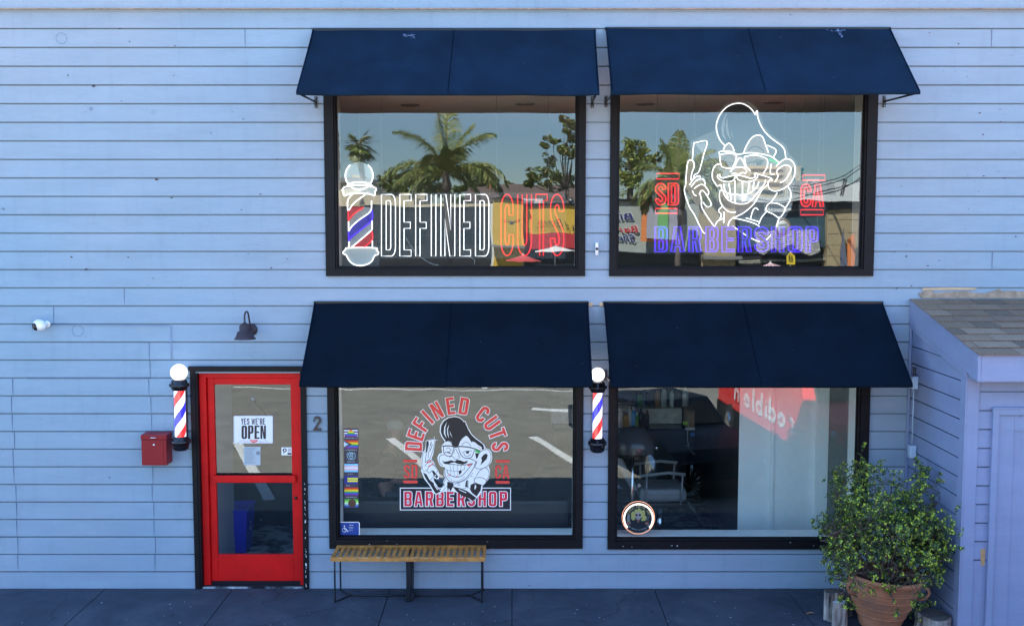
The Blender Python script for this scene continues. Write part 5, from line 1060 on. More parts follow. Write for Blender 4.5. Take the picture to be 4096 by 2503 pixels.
# ------------------------------------------------------------------ inside the barbershop
def lbox(mb, c, sx, sy, sz, mi=0): mb.box(c[0] - sx / 2, c[0] + sx / 2, c[1] - sy / 2, c[1] + sy / 2, c[2], c[2] + sz, mi)
SOFA = mat('black_leather', (.012, .014, .018), .45, bump=.1, bs=60)
sf = thing('sofa', 'long black sofa with its back to the logo window', 'sofa', (-.6, .95, 0)); sx0, sx1 = xa(1372, 2000, .55), xa(2280, 2000, .55)
mb = MB(); mb.box(sx0, sx1, .5, .68, .02, .78); mb.build('backrest', SOFA, sf, bevel=.03)
mb = MB(); mb.box(sx0 + .15, sx1 - .15, .69, 1.25, .05, .42); mb.build('seat', SOFA, sf, bevel=.03)
for x in (sx0, sx1 - .15): mb = MB(); mb.box(x, x + .148, .69, 1.25, .05, .60); mb.build('armrest', SOFA, sf, bevel=.03)
ac = thing('armchair', 'rounded black armchair behind the sofa at the right of the logo window', 'chair', (at(2225, 1950, 1.6).x, 1.6, 0)); x = ac.location.x
mb = MB(); mb.tube([(x - .26, 1.55, .2), (x - .26, 1.55, .75), (x - .16, 1.55, .92), (x + .16, 1.55, .92), (x + .26, 1.55, .75), (x + .26, 1.55, .2)], .06, n=12); mb.box(x - .22, x + .22, 1.5, 1.6, .3, .88); mb.build('backrest', SOFA, ac)
mb = MB(); mb.box(x - .28, x + .28, 1.62, 2.1, .3, .45); mb.build('seat', SOFA, ac, bevel=.03)
# seated customer on a chair (dark shirt, cap)
SK = mat('skin', (.42, .22, .15), .5); SH = mat('black_shirt', (.012, .013, .02), .8); CAPM = mat('grey_cap', (.35, .34, .32), .8); JE = mat('grey_jeans', (.12, .13, .15), .8)
def skin_body(name, nodes, edges, m_, parent=None, root=0, sub=2):
    me = bpy.data.meshes.new(name); b0 = Vector(parent.location) if parent else Vector()
    me.from_pydata([tuple(Vector(n[:3]) - b0) for n in nodes], edges, []); o = bpy.data.objects.new(name, me); COL.objects.link(o); me.materials.append(m_)
    md = o.modifiers.new('skin', 'SKIN'); md.use_smooth_shade = True; sv = me.skin_vertices[0].data
    for i, n in enumerate(nodes): sv[i].radius = (n[3], n[4] if len(n) > 4 else n[3])
    sv[root].use_root = True; s_ = o.modifiers.new('sub', 'SUBSURF'); s_.levels = sub; s_.render_levels = sub
    if parent: o.parent = parent
    return o
px_, py_ = at(1530, 1850, 1.75).x, 1.75
pe = thing('person', 'seated person in a black shirt and pale cap, facing right inside the shop', 'person', (px_, py_, 0))
N_ = [(px_, py_, .50, .13, .15), (px_ + .02, py_, .72, .12, .15), (px_ + .06, py_, .95, .12, .17), (px_ + .10, py_, 1.08, .06, .07), (px_ + .13, py_, 1.15, .05), (px_ + .16, py_, 1.24, .085, .075), (px_ + .16, py_, 1.33, .08, .075),
      (px_ + .08, py_ - .19, .98, .055), (px_ + .14, py_ - .22, .74, .04), (px_ + .36, py_ - .16, .72, .032), (px_ + .44, py_ - .13, .74, .028), (px_ + .08, py_ + .19, .98, .055), (px_ + .14, py_ + .22, .74, .04), (px_ + .36, py_ + .12, .72, .032),
      (px_ + .10, py_ - .10, .50, .09), (px_ + .45, py_ - .12, .50, .065), (px_ + .46, py_ - .12, .12, .045), (px_ + .60, py_ - .12, .06, .04), (px_ + .10, py_ + .10, .50, .09), (px_ + .45, py_ + .12, .50, .065), (px_ + .46, py_ + .12, .12, .045), (px_ + .60, py_ + .12, .06, .04)]
E_ = [(0, 1), (1, 2), (2, 3), (3, 4), (4, 5), (5, 6), (2, 7), (7, 8), (8, 9), (9, 10), (2, 11), (11, 12), (12, 13), (0, 14), (14, 15), (15, 16), (16, 17), (0, 18), (18, 19), (19, 20), (20, 21)]
skin_body('body', N_, E_, SK, pe)
skin_body('shirt', [(n[0], n[1], n[2], n[3] + .012, (n[4] if len(n) > 4 else n[3]) + .012) for n in (N_[0], N_[1], N_[2], N_[3], N_[7], N_[8], N_[11], N_[12])], [(0, 1), (1, 2), (2, 3), (2, 4), (4, 5), (2, 6), (6, 7)], SH, pe)
skin_body('trousers', [(n[0], n[1], n[2], n[3] + .012, (n[4] if len(n) > 4 else n[3]) + .012) for n in (N_[0], N_[14], N_[15], N_[16], N_[18], N_[19], N_[20])], [(0, 1), (1, 2), (2, 3), (0, 4), (4, 5), (5, 6)], JE, pe)
mb = MB(); mb.ball((px_ + .155, py_, 1.35), .098, 0, 20, 12, (1.05, .9, .8)); mb.box(px_ + .22, px_ + .33, py_ - .06, py_ + .06, 1.335, 1.345); mb.build('cap', CAPM, pe)
wc_ = thing('waiting_chair', 'dark chair carrying the seated person inside the shop', 'chair', (px_, py_, 0))
mb = MB(); mb.box(px_ - .22, px_ + .26, py_ - .22, py_ + .22, .36, .41); mb.build('seat', SOFA, wc_, bevel=.01)
mb = MB(); mb.box(px_ - .26, px_ - .21, py_ - .22, py_ + .22, .42, .95); mb.build('backrest', SOFA, wc_, bevel=.01)
for a_ in (-.2, .22):
    for b_ in (-.2, .2): mb = MB(); mb.tube([(px_ + a_, py_ + b_, .36), (px_ + a_, py_ + b_, .012)], .012); mb.build('leg', CHROME, wc_)
# blue recycling bin behind the door
BIN = mat('bin_blue', (.01, .02, .50), .45)
bc = at(952, 2110, 1.25); bn = thing('recycling_bin', 'deep blue recycling bin with a white arrow mark behind the door glass', 'bin', (bc.x, 1.25, 0))
x, y = bc.x, 1.25; mb = MB(); V = []
for (hx, hy, z) in ((.12, .14, .02), (.15, .19, .50), (.165, .205, .50), (.165, .205, .53), (.155, .195, .53), (.14, .18, .30), (.12, .14, .05)): V += [(x - hx, y - hy, z), (x + hx, y - hy, z), (x + hx, y + hy, z), (x - hx, y + hy, z)]
mb.add(V, [(4 * i + k, 4 * i + (k + 1) % 4, 4 * i + 4 + (k + 1) % 4, 4 * i + 4 + k) for i in range(6) for k in range(4)] + [(24, 25, 26, 27)]); mb.build('bin_body', BIN, bn, bevel=.01)
mb = MB(); fr = lambda u, v, w_=0: Vector((x + .142 + .02 * v / .5 + .002, y - .02 + u, .18 + v))
for k in range(3):
    a_ = 90 + k * 120; mb.poly([stroke([(.03 * math.cos(R(t)), .12 + .05 * math.sin(R(t))) for t in (a_ - 40, a_, a_ + 40)], .012)], fr)
mb.build('recycling_mark', WHITE, bn)
cabm = mat('black_cabinet', (.015, .016, .018), .4)
cab = thing('black_cabinet', 'black cabinet with two round knobs behind the door glass', 'cabinet', (at(1090, 2000, 2.2).x, 2.2, 0)); x = cab.location.x
mb = MB(); mb.box(x - .62, x + .35, 2.2, 2.6, .02, 1.0); mb.build('case', cabm, cab, bevel=.005)
for py in (2138, 2190): c = at(1044, py - 0, 2.18); mb = MB(); mb.ball((c.x, 2.18, max(.1, at(1044, py, 2.18).z + .12)), .018, 0, 14, 8); mb.build('knob', CHROME, cab)
jug = thing('spray_jug', 'translucent jug with a yellow cap on the cabinet behind the door', 'jug', (at(992, 1950, 2.3).x, 2.3, 1.0)); x = jug.location.x
mb = MB(); mb.lathe([(.001, 1.0), (.09, 1.0), (.10, 1.03), (.10, 1.14), (.07, 1.2), (.03, 1.22)], (x, 2.3, 0), 20); mb.build('jug_body', mat('jug_plastic', (.22, .32, .34), .3), jug)
mb = MB(); mb.lathe([(.035, 1.22), (.035, 1.25), (.001, 1.25)], (x, 2.3, 0), 16); mb.build('cap', mat('cap_yellow', (.6, .5, .02), .5), jug)
# barber station in the lower right window
ST = thing('barber_station', 'black drawer counter with white back edge against the rear of the barber room', 'counter', (1.3, 4.1, 0))
mb = MB(); mb.box(.6, pX0 - .1, 3.9, 4.45, .02, .86); mb.build('drawer_case', cabm, ST, bevel=.004)
mb = MB(); mb.box(.58, pX0 - .08, 3.86, 4.46, .861, .90); mb.build('worktop', mat('black_worktop', (.02, .022, .025), .2), ST, bevel=.004)
for x in (.75, 1.45, 2.15):
    mb = MB(); mb.box(x, x + .6, 3.885, 3.9, .55, .82); dr = mb.build('drawer', mat('drawer_front', (.028, .029, .031), .4), ST, bevel=.004)
    mb = MB(); mb.tube([(x + .24, 3.88, .68), (x + .25, 3.865, .67), (x + .35, 3.865, .67), (x + .36, 3.88, .68)], .006); mb.build('handle', CHROME, dr)
mb = MB(); mb.box(.55, pX0 - .12, 4.2, 4.49, .905, 1.12); mb.build('back_ledge', mat('marble_white', (.75, .77, .75), .3, var=.3, vs=10), ST, bevel=.004)
mb = MB(); mb.box(.5, pX0 - .1, 4.485, 4.495, 1.13, 2.3); mb.build('mirror', mat('dark_mirror', (.10, .11, .12), .08, metal=.8), ST)
BC = {'blue': (.05, .40, .85), 'white': (.85, .88, .85), 'black': (.03, .03, .033), 'green': (.10, .32, .08), 'amber': (.45, .22, .05), 'grey': (.55, .6, .62)}
def bottle(label, x, y, z, r_, h, col, capc='black'):
    t = thing('bottle', label, 'bottle', (x, y, z), 'bottles on the barber counter')
    m = MB(); m.lathe([(.001, z), (r_, z), (r_, z + h * .68), (r_ * .5, z + h * .80), (r_ * .38, z + h * .84)], (x, y, 0), 18); m.build('bottle_body', mat('bottle_' + col, BC[col], .3), t)
    m = MB(); m.lathe([(r_ * .42, z + h * .84), (r_ * .42, z + h * .98), (.001, z + h)], (x, y, 0), 14); m.build('cap', mat('bottle_' + capc, BC[capc], .3), t)
for lab, px, r_, h, col, cp in (('fat white lotion bottle at the left end of the barber counter', 2474, .06, .28, 'white', 'white'), ('amber square bottle with black label beside the fat white bottle', 2503, .045, .20, 'amber', 'black'), ('slim pale grey spray can left of the blue can', 2520, .028, .30, 'grey', 'grey'),
                          ('bright blue spray can on the barber counter', 2534, .038, .28, 'blue', 'white'), ('short green bottle with white cap right of the blue can', 2548, .035, .20, 'green', 'white'), ('black whiskey style bottle right of the green bottle', 2564, .045, .26, 'black', 'black'), ('black clipper stand bottle right of the square black bottle', 2588, .03, .24, 'black', 'black')):
    c = at(px, 1700, 4.0); bottle(lab, c.x, 4.0, .90, r_, h, col, cp)
for lab, px, col in (('white pump bottle on the rear ledge near the boxes', 2742, 'white'), ('black spray bottle on the rear ledge', 2714, 'black'), ('dark aerosol can left of the black spray bottle', 2700, 'black')): c = at(px, 1600, 4.35); bottle(lab, c.x, 4.35, 1.12, .045, .32, col, 'white')
CARD = mat('cardboard', (.50, .32, .20), .8)
for lab, px, sx_, h in (('open brown cardboard box on the barber counter', 2788, .34, .26), ('narrow cardboard box beside the larger open box', 2873, .16, .24)):
    c = at(px, 1680, 4.05); t = thing('cardboard_box', lab, 'box', (c.x, 4.05, .9)); m = MB(); a_ = sx_ / 2
    for (x0, x1, y0, y1) in ((-a_, a_, -.13, -.125), (-a_, a_, .125, .13), (-a_, -a_ + .005, -.125, .125), (a_ - .005, a_, -.125, .125)): m.box(c.x + x0, c.x + x1, 4.02 + y0, 4.02 + y1, .902, .90 + h)
    m.box(c.x - a_, c.x + a_, 3.895, 4.145, .9015, .906); m.build('box_walls', CARD, t)
    m = MB(); m.quad((c.x - a_, 3.888, .9 + h), (c.x + a_, 3.888, .9 + h), (c.x + a_ + .01, 3.82, .9 + h - .03), (c.x - a_ + .01, 3.82, .9 + h - .03)); m.build('flap', CARD, t, solid=.003)
for lab, pts in (('thin pale cable hanging in a long loop below the barber counter', [(2755, 1690), (2750, 1750), (2762, 1800), (2795, 1822), (2818, 1800), (2822, 1740), (2805, 1680)]), ('second pale cable loop right of the first below the barber counter', [(2880, 1685), (2905, 1720), (2900, 1770), (2880, 1810), (2862, 1825)])):
    m = MB(); m.tube([tuple(at(a_, b_, 3.82)) for a_, b_ in smooth2(pts, n=4) ] if False else [at(p[0], p[1], 3.82) for p in smooth2(pts, n=4)], .006, n=6); tag(m.build('cable', mat('pale_cable', (.6, .6, .58), .5)), lab, 'cable')
for lab, px, py, w_, h_, col in (('small yellow-green sticky note on the counter front', 2741, 1692, .07, .05, (.5, .8, .1)), ('white label strip stuck on the counter edge', 2763, 1714, .15, .03, (.85, .88, .85)), ('left strip of blue tape on the drawer front', 2790, 1737, .20, .05, (.02, .20, .60)), ('right strip of blue tape on the drawer front', 2868, 1737, .10, .05, (.02, .20, .60))):
    c = at(px, py, 3.855); m = MB(); m.box(c.x - w_ / 2, c.x + w_ / 2, 3.852, 3.856, c.z - h_ / 2, c.z + h_ / 2); tag(m.build('tape_note', mat('note_%d' % px, col, .6)), lab, 'note')
fc_ = at(2760, 1990, 2.9); fan = thing('floor_fan', 'dark round floor fan with thin spokes beside the barber chair', 'fan', (fc_.x, 2.9, 0)); m = MB(); zc_ = .34
m.tube([(fc_.x + .30 * math.cos(t * .21), 2.9, zc_ + .30 * math.sin(t * .21)) for t in range(30)], .018, n=8, closed=True); m.build('rim', BLACKM, fan)
m = MB()
for t in range(16): m.tube([(fc_.x, 2.88, zc_), (fc_.x + .29 * math.cos(t * .3927), 2.9, zc_ + .29 * math.sin(t * .3927))], .003, n=4)
m.build('guard', CHROME, fan)
for sx_ in (-.2, .2): m = MB(); m.tube([(fc_.x + sx_, 2.9, .10), (fc_.x + sx_ * 1.2, 2.9, .013)], .012, n=6); m.build('foot', BLACKM, fan)
for lab, px, col in (('tall white spray bottle on the rear ledge left of the pump bottle', 2690, 'white'), ('grey clipper spray can standing on the rear ledge', 2655, 'grey'), ('small amber oil bottle on the rear ledge', 2630, 'amber'), ('dark shampoo bottle on the rear ledge near the mirror', 2600, 'black'), ('green tonic bottle at the left of the rear ledge', 2560, 'green')): c = at(px, 1600, 4.35); bottle(lab, c.x, 4.35, 1.12, .04, .22 + .03 * (px % 4), col, 'black')
# barber chair
GREYL = mat('grey_vinyl', (.30, .33, .35), .4); cx_, cy_ = at(2640, 1930, 1.9).x, 1.9
bcx = thing('barber_chair', 'grey seated barber chair with dark steel frame and ornate footrest', 'barber chair', (cx_, cy_, 0))
mb = MB(); mb.lathe([(.001, .012), (.30, .012), (.31, .04), (.10, .06), (.05, .07), (.05, .42), (.12, .45)], (cx_, cy_, 0), 30); mb.build('pedestal', CHROME, bcx)
mb = MB(); mb.box(cx_ - .28, cx_ + .28, cy_ - .28, cy_ + .25, .46, .62); mb.build('seat', GREYL, bcx, bevel=.05)
mb = MB(); mb.box(cx_ - .34, cx_ + .30, cy_ - .31, cy_ + .30, .40, .455); mb.build('frame', BLACKM, bcx, bevel=.01)
mb = MB(); mb.add([(cx_ - .28, cy_ - .26, .60), (cx_ - .28, cy_ + .24, .60), (cx_ - .55, cy_ + .24, 1.10), (cx_ - .55, cy_ - .26, 1.10), (cx_ - .36, cy_ - .26, .58), (cx_ - .36, cy_ + .24, .58), (cx_ - .65, cy_ + .24, 1.08), (cx_ - .65, cy_ - .26, 1.08)], [(0, 1, 2, 3), (4, 7, 6, 5), (0, 3, 7, 4), (1, 5, 6, 2), (3, 2, 6, 7), (0, 4, 5, 1)]); mb.build('backrest', GREYL, bcx, bevel=.03)
for sgn in (-1, 1):
    mb = MB(); y = cy_ + sgn * .31; mb.tube([(cx_ - .30, y, .78), (cx_ + .05, y, .82), (cx_ + .25, y, .80)], .018, n=10); mb.tube([(cx_ - .2, y, .45), (cx_ - .2, y, .78)], .012); mb.tube([(cx_ + .2, y, .45), (cx_ + .22, y, .79)], .012); mb.build('armrest', GREYL, bcx)
mb = MB(); 
for sgn in (-.14, .14): mb.tube([(cx_ + .28, cy_ + sgn, .42), (cx_ + .42, cy_ + sgn, .30), (cx_ + .48, cy_ + sgn, .18), (cx_ + .60, cy_ + sgn, .14)], .014)
mb.box(cx_ + .50, cx_ + .78, cy_ - .18, cy_ + .18, .145, .16)
for i in range(4):
    for j in range(5): mb.box(cx_ + .52 + i * .065, cx_ + .56 + i * .065, cy_ - .165 + j * .068, cy_ - .12 + j * .068, .1605, .168)
mb.build('footrest', mat('worn_steel', (.14, .13, .12), .35, metal=.8), bcx)
# hood dryer
hx, hy = at(2535, 1780, .95).x, .95; hd = thing('hood_dryer', 'black domed hair dryer hood on a stand at the left of the barber room', 'hair dryer', (hx, hy, 0))
zz = at(2535, 1790, .95).z
mb = MB(); pr = [(.235 * math.cos(R(t)), .24 * math.sin(R(t))) for t in range(-25, 91, 10)] + [(.001, .24)]; mb.lathe(pr, (hx, hy, zz), 36, 0, Matrix.Rotation(R(-18), 3, 'X')); mb.build('hood', mat('smoked_hood', (.05, .05, .055), .2), hd)
mb = MB(); mb.tube([(hx, hy + .1, zz), (hx, hy + .12, .03)], .02); mb.build('stand', CHROME, hd)
mb = MB(); mb.tube([(hx + .235, hy, zz), (hx + .26, hy, zz)], .03, n=16); mb.build('dial', CHROME, hd)
mb = MB()
for k in range(5): mb.tube([(hx, hy + .12, .05), (hx + .28 * math.cos(k * 1.257), hy + .12 + .28 * math.sin(k * 1.257), .03)], .014)
mb.build('base', BLACKM, hd)

# ------------------------------------------------------------------ the other side of the car park and road (seen in the glass)
def rbox(mb, px0, px1, py0, py1, v, dep, mi=0, ground=False):
    a = rf(px0, py0, v); b = rf(px1, py1, v); z1 = a.z; z0 = -.1 if ground else b.z
    mb.box(a.x, b.x, .1 - v - dep, .1 - v, z0, z1, mi); return a, b
SHOPBLK = mat('black_stucco', (.018, .017, .02), .8, var=.2); CREAM = mat('cream_stucco', (.55, .44, .28), .85, var=.15, vs=1.5); YEL = mat('mustard_stucco', (.62, .38, .05), .85, var=.08, vs=1)
MAR = mat('maroon_stucco', (.48, .03, .035), .85, var=.08); GRN = mat('greygreen_stucco', (.36, .38, .33), .85, var=.08, vs=1); TEAL = mat('teal_stucco', (.035, .075, .095), .8, var=.1); TANB = mat('tan_block', (.36, .28, .16), .9, var=.12, vs=2)
BRN = mat('brown_shingle_roof', (.13, .085, .065), .95, var=.3, vs=4, stretch=(1, 1, 3)); WB = mat('white_building', (.62, .62, .58), .8); CGL = mat('car_glass', (.004, .005, .006), .15, spec=.08); DGL = mat('dark_glass', (.02, .025, .03), .1); TGL = mat('teal_glass', (.03, .16, .18), .15); CONCR = mat('pale_concrete', (.50, .46, .38), .85, var=.1)
V0 = 52
b = thing('black_shop', 'black stucco shop with a cream parapet across the car park', 'building', rf(1650, 950, V0))
m = MB(); rbox(m, 1330, 1972, 828, 0, V0, 8, ground=True); m.build('wall', SHOPBLK, b)
m = MB(); rbox(m, 1330, 1657, 786, 827.5, V0 - .1, 8.2); rbox(m, 1657.5, 1975, 816, 827.5, V0 - .1, 8.2); m.build('parapet', CREAM, b)
m = MB(); rbox(m, 1966, 1982, 818, 0, V0 - .14, .5, ground=True); m.build('corner_pillar', WB, b)
for i in range(5): m = MB(); rbox(m, 1400 + i * 110, 1480 + i * 110, 905, 975, V0 - .06, .05); m.build('window', DGL, b)
c_ = rf(1445, 800, V0); m = MB(); m.lathe([(.001, .3), (.06, .28), (.16, .06), (.16, 0)], (c_.x, c_.y + .5, c_.z - .35), 16); m.tube([(c_.x, c_.y + .1, c_.z), (c_.x, c_.y + .5, c_.z), (c_.x, c_.y + .5, c_.z - .1)], .02); m.build('gooseneck_lamp', BRZ, b)
b = thing('beige_building', 'beige building with a curved gable behind the black shop', 'building', rf(1600, 780, 72))
a = rf(1450, 790, 72); m = MB(); pts = [(1450, 1000), (1450, 752), (1490, 742), (1506, 745), (1513, 762), (1528, 770), (1700, 772), (1720, 1000)]; P3 = [rf(px, py, 72) for px, py in pts]
m.poly([[(p.x, max(-.1, p.z)) for p in P3]], lambda u, v, w_: Vector((u, a.y + w_, v)), 0, -6); m.build('wall', CREAM, b)
b = thing('flat_roofed_house', 'low house with a grey flat roof beyond the black shop', 'building', rf(1390, 740, 80)); m = MB(); rbox(m, 1300, 1480, 732, 0, 80, 6, ground=True); m.build('wall', CREAM, b); m = MB(); rbox(m, 1295, 1485, 712, 731.5, 79.6, 7); m.build('roof', mat('grey_roof', (.20, .19, .18), .9), b); m = MB(); rbox(m, 1400, 1445, 700, 711.5, 80, 3); m.build('roof_box', CREAM, b)
b = thing('mustard_restaurant', 'mustard yellow and maroon restaurant reading TASTE OF DENMARK across the road', 'building', rf(2180, 920, V0))
m = MB(); rbox(m, 1976, 2097, 800, 0, V0 - .6, 8, ground=True); rbox(m, 2097.3, 2340, 822.5, 930, V0, 8); m.build('wall', YEL, b)
m = MB(); rbox(m, 2097.3, 2340, 930.3, 998, V0 - .02, 8); m.build('maroon_band', MAR, b); m = MB(); rbox(m, 2097.3, 2340, 998.3, 0, V0 + .6, 7, ground=True); m.build('shopfront', DGL, b)
m = MB(); rbox(m, 2090, 2342, 815, 822, V0 - .15, 8.3); rbox(m, 1973, 2100, 794, 799.7, V0 - .75, 8.3); m.build('coping', BLACKM, b)
m = MB(); rbox(m, 1960, 2100, 984, 992, V0 - 1.9, 1.4); m.build('canopy', mat('canopy_grey', (.2, .19, .17), .8), b)
LTR = mat('dark_sign_letters', (.015, .014, .014), .6); pm = 62.3 / F
def rtext(mb, txt, pxr, pyb, hpx, v, y_off=.12, shear=0, mi=0, ww=0, offset=0):
    p = rf(pxr, pyb, v); s = (v + 10.6) / F; put_text(mb, txt, lambda u, vv, w_: Vector((p.x - u, p.y + y_off, p.z + vv)), hpx * s, mi, shear=shear, ww=ww * s, offset=offset)
m = MB(); rtext(m, 'ENMARK', 2214, 896, 14, V0, ww=66); rtext(m, 'D', 2252, 907, 34, V0, shear=.4, ww=34); rtext(m, 'of', 2281, 915, 34, V0, shear=.3, ww=22); rtext(m, 'Taste', 2345, 918, 34, V0, shear=.3, ww=55); rtext(m, '"Eat like a dane"', 2240, 911, 10, V0, ww=98); m.build('lettering', LTR, b)
b = thing('shingle_roof_house', 'long low house with a brown shingle roof and chimney behind the restaurant', 'building', rf(2150, 780, 66))
a = rf(1870, 746, 72); c = rf(2400, 744, 72); e0 = rf(1850, 795, 64); e1 = rf(2420, 795, 64)
m = MB(); m.add([(e0.x, e0.y, e0.z), (e1.x, e1.y, e1.z), (c.x, c.y, a.z), (a.x, a.y, a.z), (e0.x, e0.y, e0.z - .25), (e1.x, e1.y, e1.z - .25)], [(0, 1, 2, 3), (4, 5, 1, 0)]); m.build('roof', BRN, b, solid=.1)
m = MB(); m.box(e0.x + .5, e1.x - .5, e0.y - 6, e0.y - .8, -.1, e0.z - .26); m.build('wall', mat('brown_wall', (.07, .05, .04), .9), b)
m = MB(); rbox(m, 1953, 1966, 706, 752, 70, .35); m.build('chimney', mat('orange_pipe', (.42, .16, .08), .8), b)
m = MB(); rbox(m, 2262, 2298, 796, 815, 61, 2); rr = m.build('dormer', WB, b); m = MB()
for i in range(3): rbox(m, 2267 + i * 10, 2274 + i * 10, 803, 813, 60.95, .04)
m.build('dormer_window', DGL, rr)
b = thing('rooftop_unit', 'white rooftop unit standing behind the restaurant coping', 'rooftop unit', rf(2130, 810, 56)); m = MB(); rbox(m, 2095, 2166, 792, 813, 56, 1.2); m.build('case', WB, b, bevel=.03); m = MB(); rbox(m, 2100, 2130, 797, 808, 55.95, .04); m.build('vent', mat('vent_grey', (.2, .2, .2)), b)
# right hand group
b = thing('grey_green_barbershop', 'pale grey-green building with Bill\'s Barber Shop script lettering across the road', 'building', rf(2600, 900, V0))
m = MB(); rbox(m, 2400, 2808, 808, 1003, V0, 8); m.build('wall', GRN, b); m = MB(); rbox(m, 2400, 2808, 1003.4, 0, V0 + .5, 7, ground=True); m.build('shopfront', mat('shopfront_dark', (.03, .026, .022), .5, var=.4), b)
m = MB(); rbox(m, 2396, 2700, 797, 807.6, V0 - .2, 8.4); m.build('coping', BLACKM, b); m = MB(); rbox(m, 2396, 2812, 1003.6, 1008, V0 - .4, .9); rbox(m, 2396, 2812, 1010, 1013, V0 - .3, .8); m.build('ledge', mat('ledge_black', (.03, .03, .03), .4), b)
for txt, pr, yb, col, ww in (("Bill's", 2539, 878, (.02, .02, .14), 118), ('Barber', 2559, 929, (.55, .02, .03), 160), ('Shop', 2546, 961, (.015, .03, .16), 100)):
    m = MB(); h = 27; rtext(m, txt, pr + 1, yb, h, V0, .10, shear=.25, ww=ww, offset=.03); m.build('letter_border', WB, b); m = MB(); rtext(m, txt, pr - 1, yb, h - 2, V0, .13, shear=.25, ww=ww - 4, offset=.012); m.build('lettering', mat('script_%d' % pr, col, .5), b)
ORG = mat('orange_panel', (.72, .22, .06), .7); GRY = mat('lilac_grey_panel', (.36, .34, .37), .7); GRNP = mat('green_panel', (.18, .42, .14), .7)
sgn = thing('panel_sign', 'tall sign of orange, lilac grey and green panels beside the palm', 'sign', rf(2650, 960, 50.6))
for col, mm, (x0, x1, y0, y1, v) in (('o', ORG, (2568, 2720, 765, 960, 51.2)), ('g', GRY, (2590, 2636, 745, 950, 51.0)), ('n', GRNP, (2636.5, 2668, 700, 948, 50.8)), ('g2', GRY, (2668.5, 2708, 760, 950, 50.9))):
    m = MB(); rbox(m, x0, x1, y0, y1, v, .18); m.build('panel', mm, sgn)
m = MB(); rbox(m, 2640, 2650, 950, 0, 51.6, .2, ground=True); m.build('post', BLACKM, sgn)
b = thing('dark_green_sign', 'dark green hanging sign beside the panel sign and palm trunk', 'sign', rf(2720, 800, 50)); m = MB(); rbox(m, 2700, 2738, 745, 828, 50, .25); m.build('panel', mat('dkgreen', (.03, .12, .03), .7), b); m = MB(); rbox(m, 2716, 2720, 828.3, 0, 50, .1, ground=True); m.build('post', BLACKM, b)
b = thing('tan_building', 'plain tan building between the grey-green and teal shops', 'building', rf(2880, 900, V0 - .3)); m = MB(); rbox(m, 2809, 2960, 808, 0, V0 - .3, 8, ground=True); m.build('wall', TANB, b); m = MB(); rbox(m, 2806, 2962, 800, 807.6, V0 - .5, 8.3); m.build('coping', BLACKM, b)
m = MB(); rbox(m, 2815, 2970, 1022, 1034, V0 - 1.6, 1.2); m.build('canopy', mat('canopy_grey', (.2, .19, .17), .8), b)
b = thing('teal_salon', 'dark teal salon building with a pale lettered fascia across the road', 'building', rf(3130, 900, V0))
m = MB(); rbox(m, 2961, 3304, 848, 988, V0, 8); m.build('wall', TEAL, b); m = MB(); rbox(m, 2961, 3304, 988.3, 0, V0 + .4, 7, ground=True); m.build('shopfront', SHOPBLK, b); m = MB(); rbox(m, 2958, 3307, 842, 847.6, V0 - .2, 8.3); m.build('coping', BLACKM, b)
m = MB(); rtext(m, 'HAIR SALON', 3298, 1034, 14, V0 + .3, .16, ww=150); m.build('lettering', mat('dull_letters', (.12, .13, .13), .6), b); m = MB(); rbox(m, 2958, 3307, 1040, 1043, V0 - .1, .3); rbox(m, 2958, 3307, 1046, 1049, V0 - .1, .3); m.build('ledge', mat('ledge_cream', (.45, .42, .33), .7), b)
b = thing('tan_block_building', 'tan concrete block building at the far right across the road', 'building', rf(3380, 920, V0 - .4)); m = MB(); rbox(m, 3305, 3520, 836, 0, V0 - .4, 8, ground=True); m.build('wall', TANB, b); m = MB(); rbox(m, 3303, 3522, 829, 835.6, V0 - .6, 8.3); m.build('coping', BLACKM, b)
m = MB(); 
for y in (878, 928, 977, 1028): rbox(m, 3305, 3520, y, y + 1.2, V0 - .415, .05)
m.build('block_course', mat('course_dark', (.12, .09, .05), .9), b)
for lab, mm, pts in (('grey tapered spike panel leaning on the tan block wall', mat('spike_grey', (.12, .13, .17), .6), [(3357, 1070), (3386, 1070), (3370, 912)]), ('orange rectangular panel against the tan block wall', ORG, [(3385, 1070), (3413, 1070), (3413, 930), (3388, 955)]), ('tall orange spike panel at the far right of the tan wall', ORG, [(3428, 1015), (3446, 1015), (3444, 880)])):
    m = MB(); P3 = [rf(px, py, V0 - 1) for px, py in pts]; m.poly([[(p.x, p.z) for p in P3]], lambda u, v, w_: Vector((u, .1 - V0 + 1 + w_, v)), 0, .1); o = m.build('spike_panel', mm); tag(o, lab, 'panel')
b = thing('white_hall', 'long white flat roofed building behind the teal salon', 'building', rf(3200, 790, 66)); m = MB(); rbox(m, 2960, 3470, 780, 801, 66, 8); m.build('roof_band', WB, b); m = MB(); rbox(m, 2965, 3465, 801.3, 0, 66.5, 7, ground=True); m.build('wall', mat('hall_dark', (.08, .08, .085), .8), b); m = MB()
for i in range(9): rbox(m, 3050 + i * 14, 3060 + i * 14, 805, 846, 66.3, .15)
m.build('fins', WB, b)
b = thing('white_tower_block', 'white rooftop block with a steel ladder at the far right', 'building', rf(3400, 750, 80)); m = MB(); rbox(m, 3334, 3470, 727, 0, 80, 8, ground=True); m.build('wall', WB, b)
m = MB()
for o_ in (0, 9): m.tube([rf(3348 + o_, 785, 78), rf(3380 + o_, 712, 78)], .05, n=5)
for i in range(8): m.tube([rf(3350 + i * 4, 780 - i * 9, 78), rf(3359 + i * 4, 780 - i * 9, 78)], .035, n=5)
m.build('ladder', BLACKM, b)
